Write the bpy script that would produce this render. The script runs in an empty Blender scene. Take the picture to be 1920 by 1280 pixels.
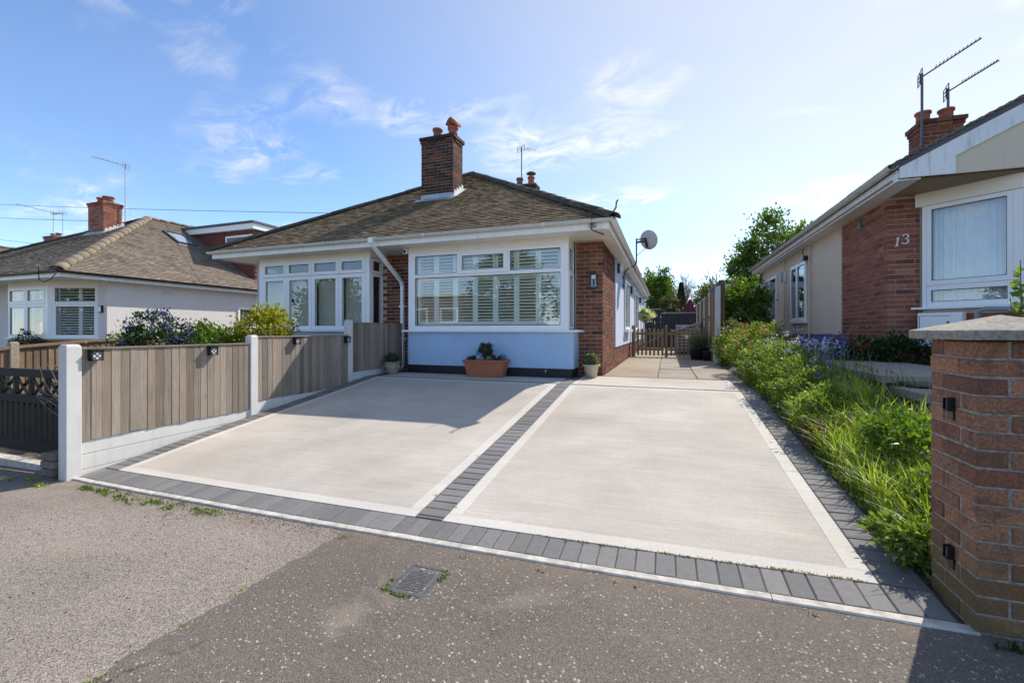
import bpy, math, random
import numpy as np
from mathutils import Vector, Matrix

R = math.radians
rnd = random.Random(11)
sc = bpy.context.scene
col = sc.collection

# ------------------------------------------------------------------ camera
CAM = (0.0, 0.0, 1.245)
cd = bpy.data.cameras.new('camera')
cam = bpy.data.objects.new('camera', cd)
col.objects.link(cam)
cam.location = CAM
cam.rotation_euler = (R(90), 0, math.atan(290 / 815.0))
cd.sensor_width = 36
cd.lens = 815 / 1920 * 36
cd.shift_y = -20 / 1920
cd.clip_start = 0.05
cd.clip_end = 900
sc.camera = cam

# ------------------------------------------------------------------ sun and sky
SUN_EL = R(45.5)
SUN_ROT = math.atan2(0.482, 0.876)
sun_dir = Vector((math.sin(SUN_ROT) * math.cos(SUN_EL), math.cos(SUN_ROT) * math.cos(SUN_EL), math.sin(SUN_EL)))
ld = bpy.data.lights.new('sun', 'SUN')
ld.energy = 3.45
ld.angle = R(0.53)
ld.color = (1.0, 0.925, 0.815)
sun = bpy.data.objects.new('sun', ld)
col.objects.link(sun)
sun.rotation_euler = sun_dir.to_track_quat('Z', 'Y').to_euler()
sun.location = (10, 20, 30)

world = bpy.data.worlds.new('World')
sc.world = world
world.use_nodes = True
wn = world.node_tree
for n in list(wn.nodes):
    wn.nodes.remove(n)


def N(nt, kind, **kw):
    n = nt.nodes.new(kind)
    for k, v in kw.items():
        if k.startswith('i_'):
            key = k[2:]
            key = int(key) if key.isdigit() else key
            n.inputs[key].default_value = v
        else:
            setattr(n, k, v)
    return n


def math_node(nt, op, a, b=None, clamp=False):
    n = nt.nodes.new('ShaderNodeMath')
    n.operation = op
    n.use_clamp = clamp
    for i, x in enumerate((a, b)):
        if x is None:
            continue
        if isinstance(x, (int, float)):
            n.inputs[i].default_value = x
        else:
            nt.links.new(x, n.inputs[i])
    return n.outputs[0]


def ramp(nt, fac, stops, interp='LINEAR'):
    n = nt.nodes.new('ShaderNodeValToRGB')
    cr = n.color_ramp
    cr.interpolation = interp
    while len(cr.elements) < len(stops):
        cr.elements.new(0.5)
    for e, (p, c) in zip(cr.elements, stops):
        e.position = p
        c = tuple(c) if isinstance(c, (tuple, list)) else (c, c, c)
        e.color = c + (1,) if len(c) == 3 else c
    nt.links.new(fac, n.inputs[0])
    return n.outputs[0]


def mixc(nt, fac, a, b, blend='MIX'):
    n = nt.nodes.new('ShaderNodeMix')
    n.data_type = 'RGBA'
    n.blend_type = blend
    for sock, x in ((n.inputs[0], fac), (n.inputs[6], a), (n.inputs[7], b)):
        if isinstance(x, (int, float)):
            sock.default_value = x
        elif isinstance(x, (tuple, list)):
            sock.default_value = tuple(x) + (1,) if len(x) == 3 else x
        else:
            nt.links.new(x, sock)
    return n.outputs[2]


SKY_STRENGTH = 0.15
sky = N(wn, 'ShaderNodeTexSky', sky_type='NISHITA', sun_disc=False)
sky.sun_elevation = SUN_EL
sky.sun_rotation = SUN_ROT
sky.air_density = 0.85
sky.dust_density = 0.05
sky.ozone_density = 5.0
tc = N(wn, 'ShaderNodeTexCoord')
sep = N(wn, 'ShaderNodeSeparateXYZ')
wn.links.new(tc.outputs['Generated'], sep.inputs[0])
zz = math_node(wn, 'ADD', math_node(wn, 'MAXIMUM', sep.outputs[2], 0.0), 0.18)
px = math_node(wn, 'DIVIDE', sep.outputs[0], zz)
py = math_node(wn, 'DIVIDE', sep.outputs[1], zz)
comb = N(wn, 'ShaderNodeCombineXYZ')
wn.links.new(px, comb.inputs[0])
wn.links.new(py, comb.inputs[1])
mp = N(wn, 'ShaderNodeMapping')
mp.inputs['Rotation'].default_value = (0, 0, R(-28))
mp.inputs['Scale'].default_value = (1.0, 1.5, 1)
mp.inputs['Location'].default_value = (3.80, 4.93, 9.0)
wn.links.new(comb.outputs[0], mp.inputs[0])
big = N(wn, 'ShaderNodeTexNoise', i_Scale=1.5, i_Detail=3.0, i_Roughness=0.5, i_Distortion=0.6)
wn.links.new(mp.outputs[0], big.inputs['Vector'])
fine = N(wn, 'ShaderNodeTexNoise', i_Scale=5.5, i_Detail=10.0, i_Roughness=0.66, i_Distortion=0.9)
wn.links.new(mp.outputs[0], fine.inputs['Vector'])
veil = N(wn, 'ShaderNodeTexNoise', i_Scale=0.5, i_Detail=5.0, i_Roughness=0.6, i_Distortion=0.8)
wn.links.new(mp.outputs[0], veil.inputs['Vector'])
wisp = math_node(wn, 'MULTIPLY', ramp(wn, big.outputs[0], [(0.515, 0), (0.68, 1)]),
                 ramp(wn, fine.outputs[0], [(0.42, 0), (0.66, 1)]))
thin = math_node(wn, 'MULTIPLY', ramp(wn, veil.outputs[0], [(0.40, 0.0), (0.78, 1)]), 0.10)
cloud = thin
# thin high cirrus scatters the sun forward: its veil is bright round the sun and fades away from it
dt = N(wn, 'ShaderNodeVectorMath', operation='DOT_PRODUCT')
wn.links.new(tc.outputs['Generated'], dt.inputs[0])
dt.inputs[1].default_value = tuple(sun_dir)
aur = ramp(wn, dt.outputs['Value'], [(0.45, 0), (0.72, 0.34), (0.9, 0.74), (1.0, 0.85)])
vn = ramp(wn, veil.outputs[0], [(0.3, 0.72), (0.7, 1.12)])
cloud = math_node(wn, 'MAXIMUM', cloud, math_node(wn, 'MULTIPLY', aur, vn))
# haze whitens the sky towards the horizon
hz = ramp(wn, sep.outputs[2], [(0.0, 0.18), (0.25, 0.0)])
cloud = math_node(wn, 'MAXIMUM', cloud, hz)
# clouds are lit by the sun through the same sky: their white scales with the sky's own brightness
bw = N(wn, 'ShaderNodeRGBToBW')
wn.links.new(sky.outputs[0], bw.inputs[0])
lum = math_node(wn, 'ADD', math_node(wn, 'MULTIPLY', bw.outputs[0], 0.6), 2.1)
cc = N(wn, 'ShaderNodeCombineColor')
wn.links.new(math_node(wn, 'MULTIPLY', lum, 0.97), cc.inputs[0])
wn.links.new(math_node(wn, 'MULTIPLY', lum, 0.99), cc.inputs[1])
wn.links.new(math_node(wn, 'MULTIPLY', lum, 1.04), cc.inputs[2])
skyc = mixc(wn, cloud, sky.outputs[0], cc.outputs[0])
skyc = mixc(wn, math_node(wn, 'MULTIPLY', wisp, 0.9), skyc, mixc(wn, 1.0, cc.outputs[0], (1.28, 1.26, 1.24), 'MULTIPLY'))
bg = N(wn, 'ShaderNodeBackground')
bg.inputs[1].default_value = SKY_STRENGTH
wn.links.new(skyc, bg.inputs[0])
wo = N(wn, 'ShaderNodeOutputWorld')
wn.links.new(bg.outputs[0], wo.inputs[0])

sc.view_settings.view_transform = 'Standard'
sc.view_settings.look = 'None'
sc.view_settings.gamma = 1
sc.view_settings.use_curve_mapping = False
sc.view_settings.exposure = 0.74
sc.render.engine = 'CYCLES'
sc.cycles.max_bounces = 10
sc.cycles.diffuse_bounces = 6
sc.cycles.transparent_max_bounces = 16
sc.cycles.use_denoising = True

# ------------------------------------------------------------------ materials
_mats = {}


def newmat(name):
    m = bpy.data.materials.new(name)
    m.use_nodes = True
    nt = m.node_tree
    b = nt.nodes['Principled BSDF']
    return m, nt, b


def wpos(nt, scale=(1, 1, 1), rot=(0, 0, 0)):
    g = N(nt, 'ShaderNodeNewGeometry')
    m = N(nt, 'ShaderNodeMapping')
    m.inputs['Scale'].default_value = scale
    m.inputs['Rotation'].default_value = rot
    nt.links.new(g.outputs['Position'], m.inputs[0])
    return m.outputs[0]


def noise(nt, vec, scale, detail=4, rough=0.55, dist=0.0):
    n = N(nt, 'ShaderNodeTexNoise', i_Scale=scale, i_Detail=detail, i_Roughness=rough, i_Distortion=dist)
    nt.links.new(vec, n.inputs['Vector'])
    return n.outputs[0]


def voro(nt, vec, scale, feature='F1', out='Distance', rand=1.0):
    n = N(nt, 'ShaderNodeTexVoronoi', feature=feature, i_Scale=scale, i_Randomness=rand)
    nt.links.new(vec, n.inputs['Vector'])
    return n.outputs[out]


def bump(nt, b, height, strength=0.3, dist=0.01):
    n = N(nt, 'ShaderNodeBump')
    n.inputs['Strength'].default_value = strength
    n.inputs['Distance'].default_value = dist
    nt.links.new(height, n.inputs['Height'])
    nt.links.new(n.outputs[0], b.inputs['Normal'])


def piece_random(nt):
    oi = N(nt, 'ShaderNodeObjectInfo')
    g = N(nt, 'ShaderNodeNewGeometry')
    s = math_node(nt, 'ADD', oi.outputs['Random'], g.outputs['Random Per Island'])
    return math_node(nt, 'FRACT', math_node(nt, 'MULTIPLY', s, 7.31))


def plain(name, c, rough=0.5, var=0.12, nscale=6, bumps=0.0, bscale=60, metal=0.0, spec=0.5, dirt=0.0, dirtc=(0.16, 0.14, 0.11)):
    if name in _mats:
        return _mats[name]
    m, nt, b = newmat(name)
    p = wpos(nt)
    f = noise(nt, p, nscale, 6, 0.6)
    lo = tuple(x * (1 - var) for x in c)
    hi = tuple(min(1, x * (1 + var)) for x in c)
    cc = ramp(nt, f, [(0.3, lo), (0.7, hi)])
    if dirt:
        p2 = wpos(nt, (7, 7, 0.9))
        d = ramp(nt, noise(nt, p2, 2.2, 6, 0.65), [(0.52, 0), (0.78, dirt)])
        cc = mixc(nt, d, cc, dirtc)
    nt.links.new(cc, b.inputs['Base Color'])
    b.inputs['Roughness'].default_value = rough
    b.inputs['Metallic'].default_value = metal
    b.inputs['Specular IOR Level'].default_value = spec
    if bumps:
        bump(nt, b, noise(nt, p, bscale, 5, 0.6), bumps, 0.004)
    _mats[name] = m
    return m


def palette_mat(name, stops, rough=0.85, moss=False, mottle=0.35, nscale=25, bumps=0.5, bscale=90, stain=None, stain_scale=1.3, stain_rng=(0.5, 0.75), grainvec=(1, 1, 1)):
    """one colour per piece picked from a palette, mottled, with optional stains of their own shape"""
    if name in _mats:
        return _mats[name]
    m, nt, b = newmat(name)
    r = piece_random(nt)
    c = ramp(nt, r, stops)
    p = wpos(nt, grainvec)
    f = noise(nt, p, nscale, 6, 0.65)
    mo = ramp(nt, f, [(0.25, 1 - mottle), (0.75, 1 + mottle * 0.7)])
    c = mixc(nt, 1.0, c, mo, 'MULTIPLY')
    if stain:
        s = ramp(nt, noise(nt, wpos(nt), stain_scale, 7, 0.65, 0.4), [(stain_rng[0], 0), (stain_rng[1], 0.8)])
        c = mixc(nt, s, c, stain)
    hgt = noise(nt, wpos(nt), bscale, 5, 0.65)
    if moss:
        sp = ramp(nt, voro(nt, wpos(nt), 240, out='Color'), [(0.15, 0.7), (0.5, 1.0), (0.95, 1.3)])
        c = mixc(nt, 0.8, c, sp, 'MULTIPLY')
        dk = ramp(nt, noise(nt, wpos(nt), 9, 6, 0.7, 0.6), [(0.52, 0), (0.66, 0.75)])
        c = mixc(nt, dk, c, (0.10, 0.062, 0.048))
        sz = N(nt, 'ShaderNodeSeparateXYZ')
        nt.links.new(wpos(nt), sz.inputs[0])
        lowm = ramp(nt, sz.outputs[2], [(0.0, 1.0), (0.20, 0.85), (0.42, 0.0)])
        mm = math_node(nt, 'MULTIPLY', lowm, ramp(nt, noise(nt, wpos(nt), 5.5, 6, 0.65, 0.5), [(0.36, 0.1), (0.60, 0.85)]))
        c = mixc(nt, mm, c, (0.135, 0.115, 0.045))
    nt.links.new(c, b.inputs['Base Color'])
    b.inputs['Roughness'].default_value = rough
    b.inputs['Specular IOR Level'].default_value = 0.3
    bump(nt, b, hgt, bumps, 0.004)
    _mats[name] = m
    return m


def leaf_mat(name, stops, trans=0.55, rough=0.55):
    if name in _mats:
        return _mats[name]
    m = bpy.data.materials.new(name)
    m.use_nodes = True
    nt = m.node_tree
    nt.nodes.clear()
    c = ramp(nt, piece_random(nt), stops)
    d = N(nt, 'ShaderNodeBsdfDiffuse')
    t = N(nt, 'ShaderNodeBsdfTranslucent')
    g = N(nt, 'ShaderNodeBsdfGlossy')
    g.inputs['Roughness'].default_value = rough
    nt.links.new(c, d.inputs[0])
    tcol = mixc(nt, 1.0, c, (1.25, 1.35, 0.55), 'MULTIPLY')
    nt.links.new(tcol, t.inputs[0])
    mx = N(nt, 'ShaderNodeMixShader')
    mx.inputs[0].default_value = trans
    nt.links.new(d.outputs[0], mx.inputs[1])
    nt.links.new(t.outputs[0], mx.inputs[2])
    lw = N(nt, 'ShaderNodeLayerWeight')
    lw.inputs[0].default_value = 0.25
    mx2 = N(nt, 'ShaderNodeMixShader')
    nt.links.new(math_node(nt, 'MULTIPLY', lw.outputs['Fresnel'], 0.16), mx2.inputs[0])
    nt.links.new(mx.outputs[0], mx2.inputs[1])
    nt.links.new(g.outputs[0], mx2.inputs[2])
    o = N(nt, 'ShaderNodeOutputMaterial')
    nt.links.new(mx2.outputs[0], o.inputs[0])
    _mats[name] = m
    return m


def glass_mat(name, tint=(0.86, 0.93, 0.92), refl=1.0):
    m = bpy.data.materials.new(name)
    m.use_nodes = True
    nt = m.node_tree
    nt.nodes.clear()
    t = N(nt, 'ShaderNodeBsdfTransparent')
    t.inputs[0].default_value = tint + (1,)
    g = N(nt, 'ShaderNodeBsdfGlossy')
    g.inputs['Roughness'].default_value = 0.0
    lw = N(nt, 'ShaderNodeLayerWeight')
    lw.inputs[0].default_value = 0.5
    fres = math_node(nt, 'ADD', math_node(nt, 'MULTIPLY', math_node(nt, 'POWER', lw.outputs['Facing'], 5.0), 0.90), 0.095)
    nz = noise(nt, wpos(nt), 0.9, 2, 0.4)
    bp = N(nt, 'ShaderNodeBump')
    bp.inputs['Strength'].default_value = 0.03
    bp.inputs['Distance'].default_value = 0.05
    nt.links.new(nz, bp.inputs['Height'])
    nt.links.new(bp.outputs[0], g.inputs['Normal'])
    mx = N(nt, 'ShaderNodeMixShader')
    nt.links.new(math_node(nt, 'MULTIPLY', fres, refl, True), mx.inputs[0])
    nt.links.new(t.outputs[0], mx.inputs[1])
    nt.links.new(g.outputs[0], mx.inputs[2])
    o = N(nt, 'ShaderNodeOutputMaterial')
    nt.links.new(mx.outputs[0], o.inputs[0])
    return m


def concrete_mat(name, c, streak=0.14, blotch=0.10):
    m, nt, b = newmat(name)
    p = wpos(nt)
    big_ = ramp(nt, noise(nt, p, 0.9, 5, 0.6, 0.3), [(0.3, 1 - blotch * 1.4), (0.7, 1 + blotch)])
    st = ramp(nt, noise(nt, wpos(nt, (1.2, 34, 34)), 1.6, 5, 0.62, 0.5), [(0.3, 1 - streak), (0.7, 1 + streak * 0.6)])
    wide = ramp(nt, noise(nt, wpos(nt, (0.55, 4.5, 1)), 1.4, 4, 0.6, 0.8), [(0.42, 0.0), (0.75, 0.30)])
    gr = ramp(nt, noise(nt, p, 70, 5, 0.75), [(0.3, 0.86), (0.7, 1.10)])
    cc = mixc(nt, 1.0, c, big_, 'MULTIPLY')
    cc = mixc(nt, 1.0, cc, st, 'MULTIPLY')
    cc = mixc(nt, 1.0, cc, gr, 'MULTIPLY')
    cc = mixc(nt, wide, cc, (c[0] * 0.74, c[1] * 0.73, c[2] * 0.72))
    warm = ramp(nt, noise(nt, p, 0.55, 4, 0.55, 0.6), [(0.46, 0), (0.72, 0.38)])
    cc = mixc(nt, warm, cc, (c[0] * 0.95, c[1] * 0.88, c[2] * 0.79))
    rs = voro(nt, p, 0.85)          # a few faint tide marks of dried puddles
    ringm = ramp(nt, rs, [(0.20, 0.0), (0.235, 0.22), (0.27, 0.0)])
    ringk = ramp(nt, noise(nt, p, 1.6, 4, 0.6, 0.5), [(0.5, 0), (0.66, 1)])
    cc = mixc(nt, math_node(nt, 'MULTIPLY', ringm, ringk), cc, (c[0] * 0.6, c[1] * 0.56, c[2] * 0.5))
    pit = math_node(nt, 'LESS_THAN', voro(nt, p, 16), 0.055)
    pit2 = ramp(nt, noise(nt, p, 1.1, 3), [(0.55, 0), (0.62, 1)])
    cc = mixc(nt, math_node(nt, 'MULTIPLY', math_node(nt, 'MULTIPLY', pit, pit2), 0.6), cc, (0.10, 0.085, 0.07))
    nt.links.new(cc, b.inputs['Base Color'])
    b.inputs['Roughness'].default_value = 0.88
    b.inputs['Specular IOR Level'].default_value = 0.25
    bump(nt, b, noise(nt, wpos(nt, (6, 130, 60)), 1.5, 4, 0.6), 0.25, 0.004)
    _mats[name] = m
    return m


def asphalt_mat(name, base, chipc, chip_scale, chip_amt, grain=0.25):
    m, nt, b = newmat(name)
    p = wpos(nt)
    f = ramp(nt, noise(nt, p, 0.8, 6, 0.6, 0.2), [(0.3, 0.84), (0.7, 1.14)])
    g = ramp(nt, voro(nt, p, 190, out='Color'), [(0.1, 1 - grain), (0.9, 1 + grain)])
    c = mixc(nt, 1.0, base, f, 'MULTIPLY')
    c = mixc(nt, 1.0, c, g, 'MULTIPLY')
    pd = noise(nt, p, 30, 3, 0.6)
    pv = N(nt, 'ShaderNodeVectorMath', operation='ADD')
    nt.links.new(p, pv.inputs[0])
    sc_ = N(nt, 'ShaderNodeVectorMath', operation='SCALE')
    sc_.inputs['Scale'].default_value = 0.03
    cx = N(nt, 'ShaderNodeCombineXYZ')
    nt.links.new(pd, cx.inputs[0])
    nt.links.new(math_node(nt, 'MULTIPLY', pd, -0.7), cx.inputs[1])
    nt.links.new(cx.outputs[0], sc_.inputs[0])
    nt.links.new(sc_.outputs[0], pv.inputs[1])
    vd = N(nt, 'ShaderNodeTexVoronoi', i_Scale=chip_scale)
    nt.links.new(pv.outputs[0], vd.inputs['Vector'])
    sz = N(nt, 'ShaderNodeSeparateColor')
    nt.links.new(vd.outputs['Color'], sz.inputs[0])
    thr = math_node(nt, 'MULTIPLY', ramp(nt, sz.outputs[0], [(1 - chip_amt, 0.0), (1.0, 1.0)]), 0.42)
    patch = ramp(nt, noise(nt, p, 1.7, 4, 0.6), [(0.3, 0.55), (0.65, 1.1)])
    thr = math_node(nt, 'MULTIPLY', thr, patch)
    chip = math_node(nt, 'LESS_THAN', vd.outputs['Distance'], thr)
    cr = mixc(nt, sz.outputs[1], chipc, tuple(x * 0.62 for x in chipc))
    c = mixc(nt, math_node(nt, 'MULTIPLY', chip, 0.9), c, cr)
    dust = ramp(nt, noise(nt, wpos(nt, (1.0, 1.6, 1)), 1.25, 7, 0.62, 0.5), [(0.57, 0), (0.72, 0.55)])
    c = mixc(nt, dust, c, (0.33, 0.28, 0.22))
    dv = N(nt, 'ShaderNodeVectorMath', operation='ADD')
    nt.links.new(p, dv.inputs[0])
    dn = N(nt, 'ShaderNodeTexNoise', i_Scale=2.5, i_Detail=6.0, i_Roughness=0.7)
    nt.links.new(p, dn.inputs['Vector'])
    ds_ = N(nt, 'ShaderNodeVectorMath', operation='SCALE')
    ds_.inputs['Scale'].default_value = 0.5
    nt.links.new(dn.outputs['Color'], ds_.inputs[0])
    nt.links.new(ds_.outputs[0], dv.inputs[1])
    ce = voro(nt, dv.outputs[0], 0.62, 'DISTANCE_TO_EDGE')
    cm = ramp(nt, noise(nt, p, 0.7, 3), [(0.48, 0), (0.6, 1)])
    sy = N(nt, 'ShaderNodeSeparateXYZ')
    nt.links.new(p, sy.inputs[0])
    kd_ = math_node(nt, 'MULTIPLY', ramp(nt, math_node(nt, 'DIVIDE', sy.outputs[1], 3.0), [(0.70, 0), (0.775, 0.75)]), ramp(nt, noise(nt, p, 6.0, 6, 0.7, 0.4), [(0.38, 0), (0.62, 1)]))
    c = mixc(nt, kd_, c, (0.20, 0.155, 0.115))
    crack = math_node(nt, 'MULTIPLY', ramp(nt, ce, [(0.002, 0.75), (0.006, 0.0)]), cm)
    c = mixc(nt, crack, c, (0.03, 0.026, 0.022))
    oil = ramp(nt, noise(nt, p, 1.05, 5, 0.6, 0.3), [(0.66, 0), (0.76, 0.45)])
    c = mixc(nt, oil, c, tuple(x * 0.55 for x in base))
    nt.links.new(c, b.inputs['Base Color'])
    b.inputs['Roughness'].default_value = 0.92
    b.inputs['Specular IOR Level'].default_value = 0.25
    h = math_node(nt, 'ADD', math_node(nt, 'MULTIPLY', voro(nt, p, 150), 1.0), math_node(nt, 'MULTIPLY', chip, 0.5))
    bump(nt, b, h, 0.55, 0.006)
    _mats[name] = m
    return m


def wood_mat(name, stops, mottle=0.28):
    if name in _mats:
        return _mats[name]
    m, nt, b = newmat(name)
    r = piece_random(nt)
    c = ramp(nt, r, stops)
    off = N(nt, 'ShaderNodeCombineXYZ')
    nt.links.new(math_node(nt, 'MULTIPLY', r, 9.0), off.inputs[2])
    g = N(nt, 'ShaderNodeNewGeometry')
    ad = N(nt, 'ShaderNodeVectorMath', operation='ADD')
    nt.links.new(g.outputs['Position'], ad.inputs[0])
    nt.links.new(off.outputs[0], ad.inputs[1])
    mp_ = N(nt, 'ShaderNodeMapping')
    mp_.inputs['Scale'].default_value = (34, 34, 1.6)
    nt.links.new(ad.outputs[0], mp_.inputs[0])
    gr = noise(nt, mp_.outputs[0], 1.6, 6, 0.65, 1.2)
    c = mixc(nt, 1.0, c, ramp(nt, gr, [(0.25, 1 - mottle), (0.75, 1 + mottle * 0.8)]), 'MULTIPLY')
    mp2 = N(nt, 'ShaderNodeMapping')
    mp2.inputs['Scale'].default_value = (150, 150, 1.1)
    nt.links.new(ad.outputs[0], mp2.inputs[0])
    fg = noise(nt, mp2.outputs[0], 1.0, 4, 0.7, 0.6)
    c = mixc(nt, 1.0, c, ramp(nt, fg, [(0.28, 0.74), (0.72, 1.22)]), 'MULTIPLY')
    wz = ramp(nt, noise(nt, wpos(nt, (1.4, 1.4, 0.6)), 2.0, 5, 0.6), [(0.35, 0.86), (0.7, 1.12)])
    c = mixc(nt, 1.0, c, wz, 'MULTIPLY')
    mk = N(nt, 'ShaderNodeMapping')
    mk.inputs['Scale'].default_value = (11, 11, 3.0)
    nt.links.new(ad.outputs[0], mk.inputs[0])
    kd = voro(nt, mk.outputs[0], 1.0)
    kn = ramp(nt, kd, [(0.03, 0.7), (0.11, 0.0)])
    c = mixc(nt, kn, c, (0.06, 0.04, 0.028))
    nt.links.new(c, b.inputs['Base Color'])
    b.inputs['Roughness'].default_value = 0.85
    b.inputs['Specular IOR Level'].default_value = 0.2
    bump(nt, b, gr, 0.3, 0.004)
    _mats[name] = m
    return m


M = {}
M['brick_house'] = palette_mat('house_brick', [(0.0, (0.065, 0.028, 0.022)), (0.25, (0.15, 0.054, 0.034)), (0.5, (0.22, 0.076, 0.044)), (0.75, (0.18, 0.072, 0.046)), (1.0, (0.29, 0.11, 0.062))], mottle=0.3)
M['brick_chimney'] = palette_mat('chimney_brick', [(0.0, (0.035, 0.02, 0.017)), (0.3, (0.075, 0.032, 0.023)), (0.5, (0.045, 0.026, 0.022)), (0.75, (0.19, 0.07, 0.035)), (1.0, (0.13, 0.05, 0.03))], mottle=0.4, stain=(0.028, 0.024, 0.02), stain_scale=2.0, stain_rng=(0.5, 0.7))
M['brick_red'] = palette_mat('red_brick', [(0.0, (0.16, 0.056, 0.042)), (0.3, (0.279, 0.092, 0.056)), (0.6, (0.351, 0.124, 0.074)), (0.8, (0.239, 0.088, 0.064)), (1.0, (0.415, 0.167, 0.096))], mottle=0.25)
M['brick_pillar'] = palette_mat('pillar_brick', [(0.0, (0.169, 0.077, 0.049)), (0.2, (0.325, 0.157, 0.094)), (0.4, (0.227, 0.096, 0.058)), (0.6, (0.403, 0.206, 0.12)), (0.8, (0.28, 0.14, 0.088)), (1.0, (0.442, 0.219, 0.117))], mottle=0.6, nscale=75, bumps=1.0, bscale=110, moss=True, stain=(0.13, 0.11, 0.045), stain_scale=3.0, stain_rng=(0.56, 0.8))
M['brick_tan'] = palette_mat('street_brick', [(0.0, (0.16, 0.10, 0.065)), (0.5, (0.21, 0.135, 0.085)), (1.0, (0.19, 0.115, 0.075))], mottle=0.2)
M['mortar'] = plain('mortar', (0.50, 0.44, 0.365), 0.95, 0.2, 40, 0.6, 120)
M['mortar_grey'] = plain('mortar_grey', (0.30, 0.275, 0.235), 0.95, 0.45, 38, 1.0, 90, dirt=0.7, dirtc=(0.13, 0.115, 0.08))
M['mortar_dark'] = plain('mortar_dark', (0.13, 0.11, 0.09), 0.95, 0.25, 30, 0.6, 110)
M['tile'] = palette_mat('roof_tile', [(0.0, (0.141, 0.104, 0.064)), (0.3, (0.214, 0.154, 0.093)), (0.55, (0.273, 0.199, 0.12)), (0.8, (0.181, 0.135, 0.084)), (1.0, (0.34, 0.251, 0.153))], mottle=0.5, nscale=16, stain=(0.095, 0.087, 0.047), stain_scale=1.5, stain_rng=(0.52, 0.72))
M['tile_warm'] = palette_mat('roof_tile_warm', [(0.0, (0.173, 0.14, 0.109)), (0.3, (0.226, 0.184, 0.142)), (0.6, (0.28, 0.229, 0.178)), (0.85, (0.212, 0.174, 0.14)), (1.0, (0.333, 0.275, 0.216))], mottle=0.4, nscale=14, stain=(0.085, 0.072, 0.050), stain_scale=1.1, stain_rng=(0.52, 0.72))
M['hip'] = palette_mat('hip_tile', [(0.0, (0.07, 0.06, 0.045)), (1.0, (0.12, 0.10, 0.075))], mottle=0.4, stain=(0.05, 0.045, 0.035), stain_scale=3)
M['hip_warm'] = palette_mat('hip_tile_warm', [(0.0, (0.25, 0.20, 0.14)), (1.0, (0.31, 0.25, 0.175))], mottle=0.3, stain=(0.13, 0.11, 0.08), stain_scale=3)
M['white'] = plain('white_frame', (0.90, 0.90, 0.89), 0.35, 0.03, 3)
M['fascia'] = plain('white_fascia', (0.90, 0.875, 0.81), 0.45, 0.05, 4, dirt=0.35, dirtc=(0.42, 0.37, 0.28))
M['gutter'] = plain('white_gutter', (0.80, 0.78, 0.72), 0.4, 0.06, 5, dirt=0.45, dirtc=(0.36, 0.31, 0.23))
M['header'] = plain('cream_header', (0.90, 0.86, 0.75), 0.5, 0.04, 3)
M['blue'] = plain('blue_render', (0.40, 0.56, 0.76), 0.8, 0.07, 1.6, 0.25, 70)
M['pale_blue'] = plain('pale_blue_render', (0.58, 0.69, 0.88), 0.8, 0.04, 1.6, 0.25, 70)
M['grey_render'] = plain('grey_render', (0.56, 0.57, 0.58), 0.85, 0.05, 2, 0.3, 70)
M['black_paint'] = plain('black_plinth', (0.012, 0.013, 0.018), 0.5, 0.3, 8, 0.3, 40)
M['white_render'] = plain('white_render', (0.70, 0.66, 0.63), 0.85, 0.04, 1.5, 0.35, 60)
M['beige_render'] = plain('beige_render', (0.69, 0.585, 0.44), 0.85, 0.06, 1.3, 0.35, 60, dirt=0.25, dirtc=(0.42, 0.36, 0.28))
M['brown_soffit'] = plain('brown_soffit', (0.30, 0.235, 0.15), 0.7, 0.06, 2)
M['purple_base'] = plain('purple_plinth', (0.13, 0.08, 0.085), 0.8, 0.15, 5, 0.4, 50)
M['terracotta'] = plain('terracotta', (0.40, 0.135, 0.068), 0.55, 0.1, 4)
M['pot_red'] = plain('chimney_pot_clay', (0.34, 0.105, 0.055), 0.75, 0.2, 12, 0.3, 60)
M['pot_brown'] = plain('chimney_pot_brown', (0.22, 0.095, 0.06), 0.8, 0.2, 12, 0.3, 60)
M['cement'] = plain('cement', (0.17, 0.155, 0.13), 0.95, 0.35, 9, 0.7, 50)
M['lead'] = plain('lead_flashing', (0.36, 0.38, 0.41), 0.45, 0.2, 9, metal=0.3)
M['lead_white'] = plain('lead_flashing_pale', (0.62, 0.62, 0.60), 0.5, 0.2, 9)
M['concrete_post'] = plain('concrete_post', (0.64, 0.635, 0.61), 0.85, 0.06, 5, 0.35, 90, dirt=0.35, dirtc=(0.44, 0.40, 0.33))
M['old_post'] = plain('old_concrete_post', (0.36, 0.30, 0.225), 0.95, 0.35, 45, 0.9, 90)
M['kerb'] = plain('kerb_concrete', (0.50, 0.465, 0.41), 0.9, 0.3, 14, 0.7, 90, dirt=0.6, dirtc=(0.22, 0.19, 0.15))
M['coping'] = plain('coping_stone', (0.31, 0.275, 0.235), 0.95, 0.4, 55, 1.0, 130, dirt=0.5, dirtc=(0.10, 0.09, 0.075))
M['block'] = palette_mat('charcoal_block', [(0.0, (0.155, 0.151, 0.150)), (0.5, (0.185, 0.18, 0.178)), (1.0, (0.22, 0.213, 0.208))], mottle=0.14, nscale=30, bumps=0.5, bscale=200, stain=(0.17, 0.155, 0.135), stain_scale=1.2, stain_rng=(0.58, 0.9))
M['joint'] = plain('sand_joint', (0.10, 0.085, 0.055), 0.95, 0.3, 20, 0.6, 80)
M['slab'] = concrete_mat('driveway_concrete', (0.495, 0.452, 0.400), 0.11, 0.16)
M['band'] = concrete_mat('smooth_concrete_band', (0.585, 0.555, 0.505), 0.05, 0.09)
M['path'] = concrete_mat('path_concrete', (0.34, 0.285, 0.225), 0.05, 0.14)
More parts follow.
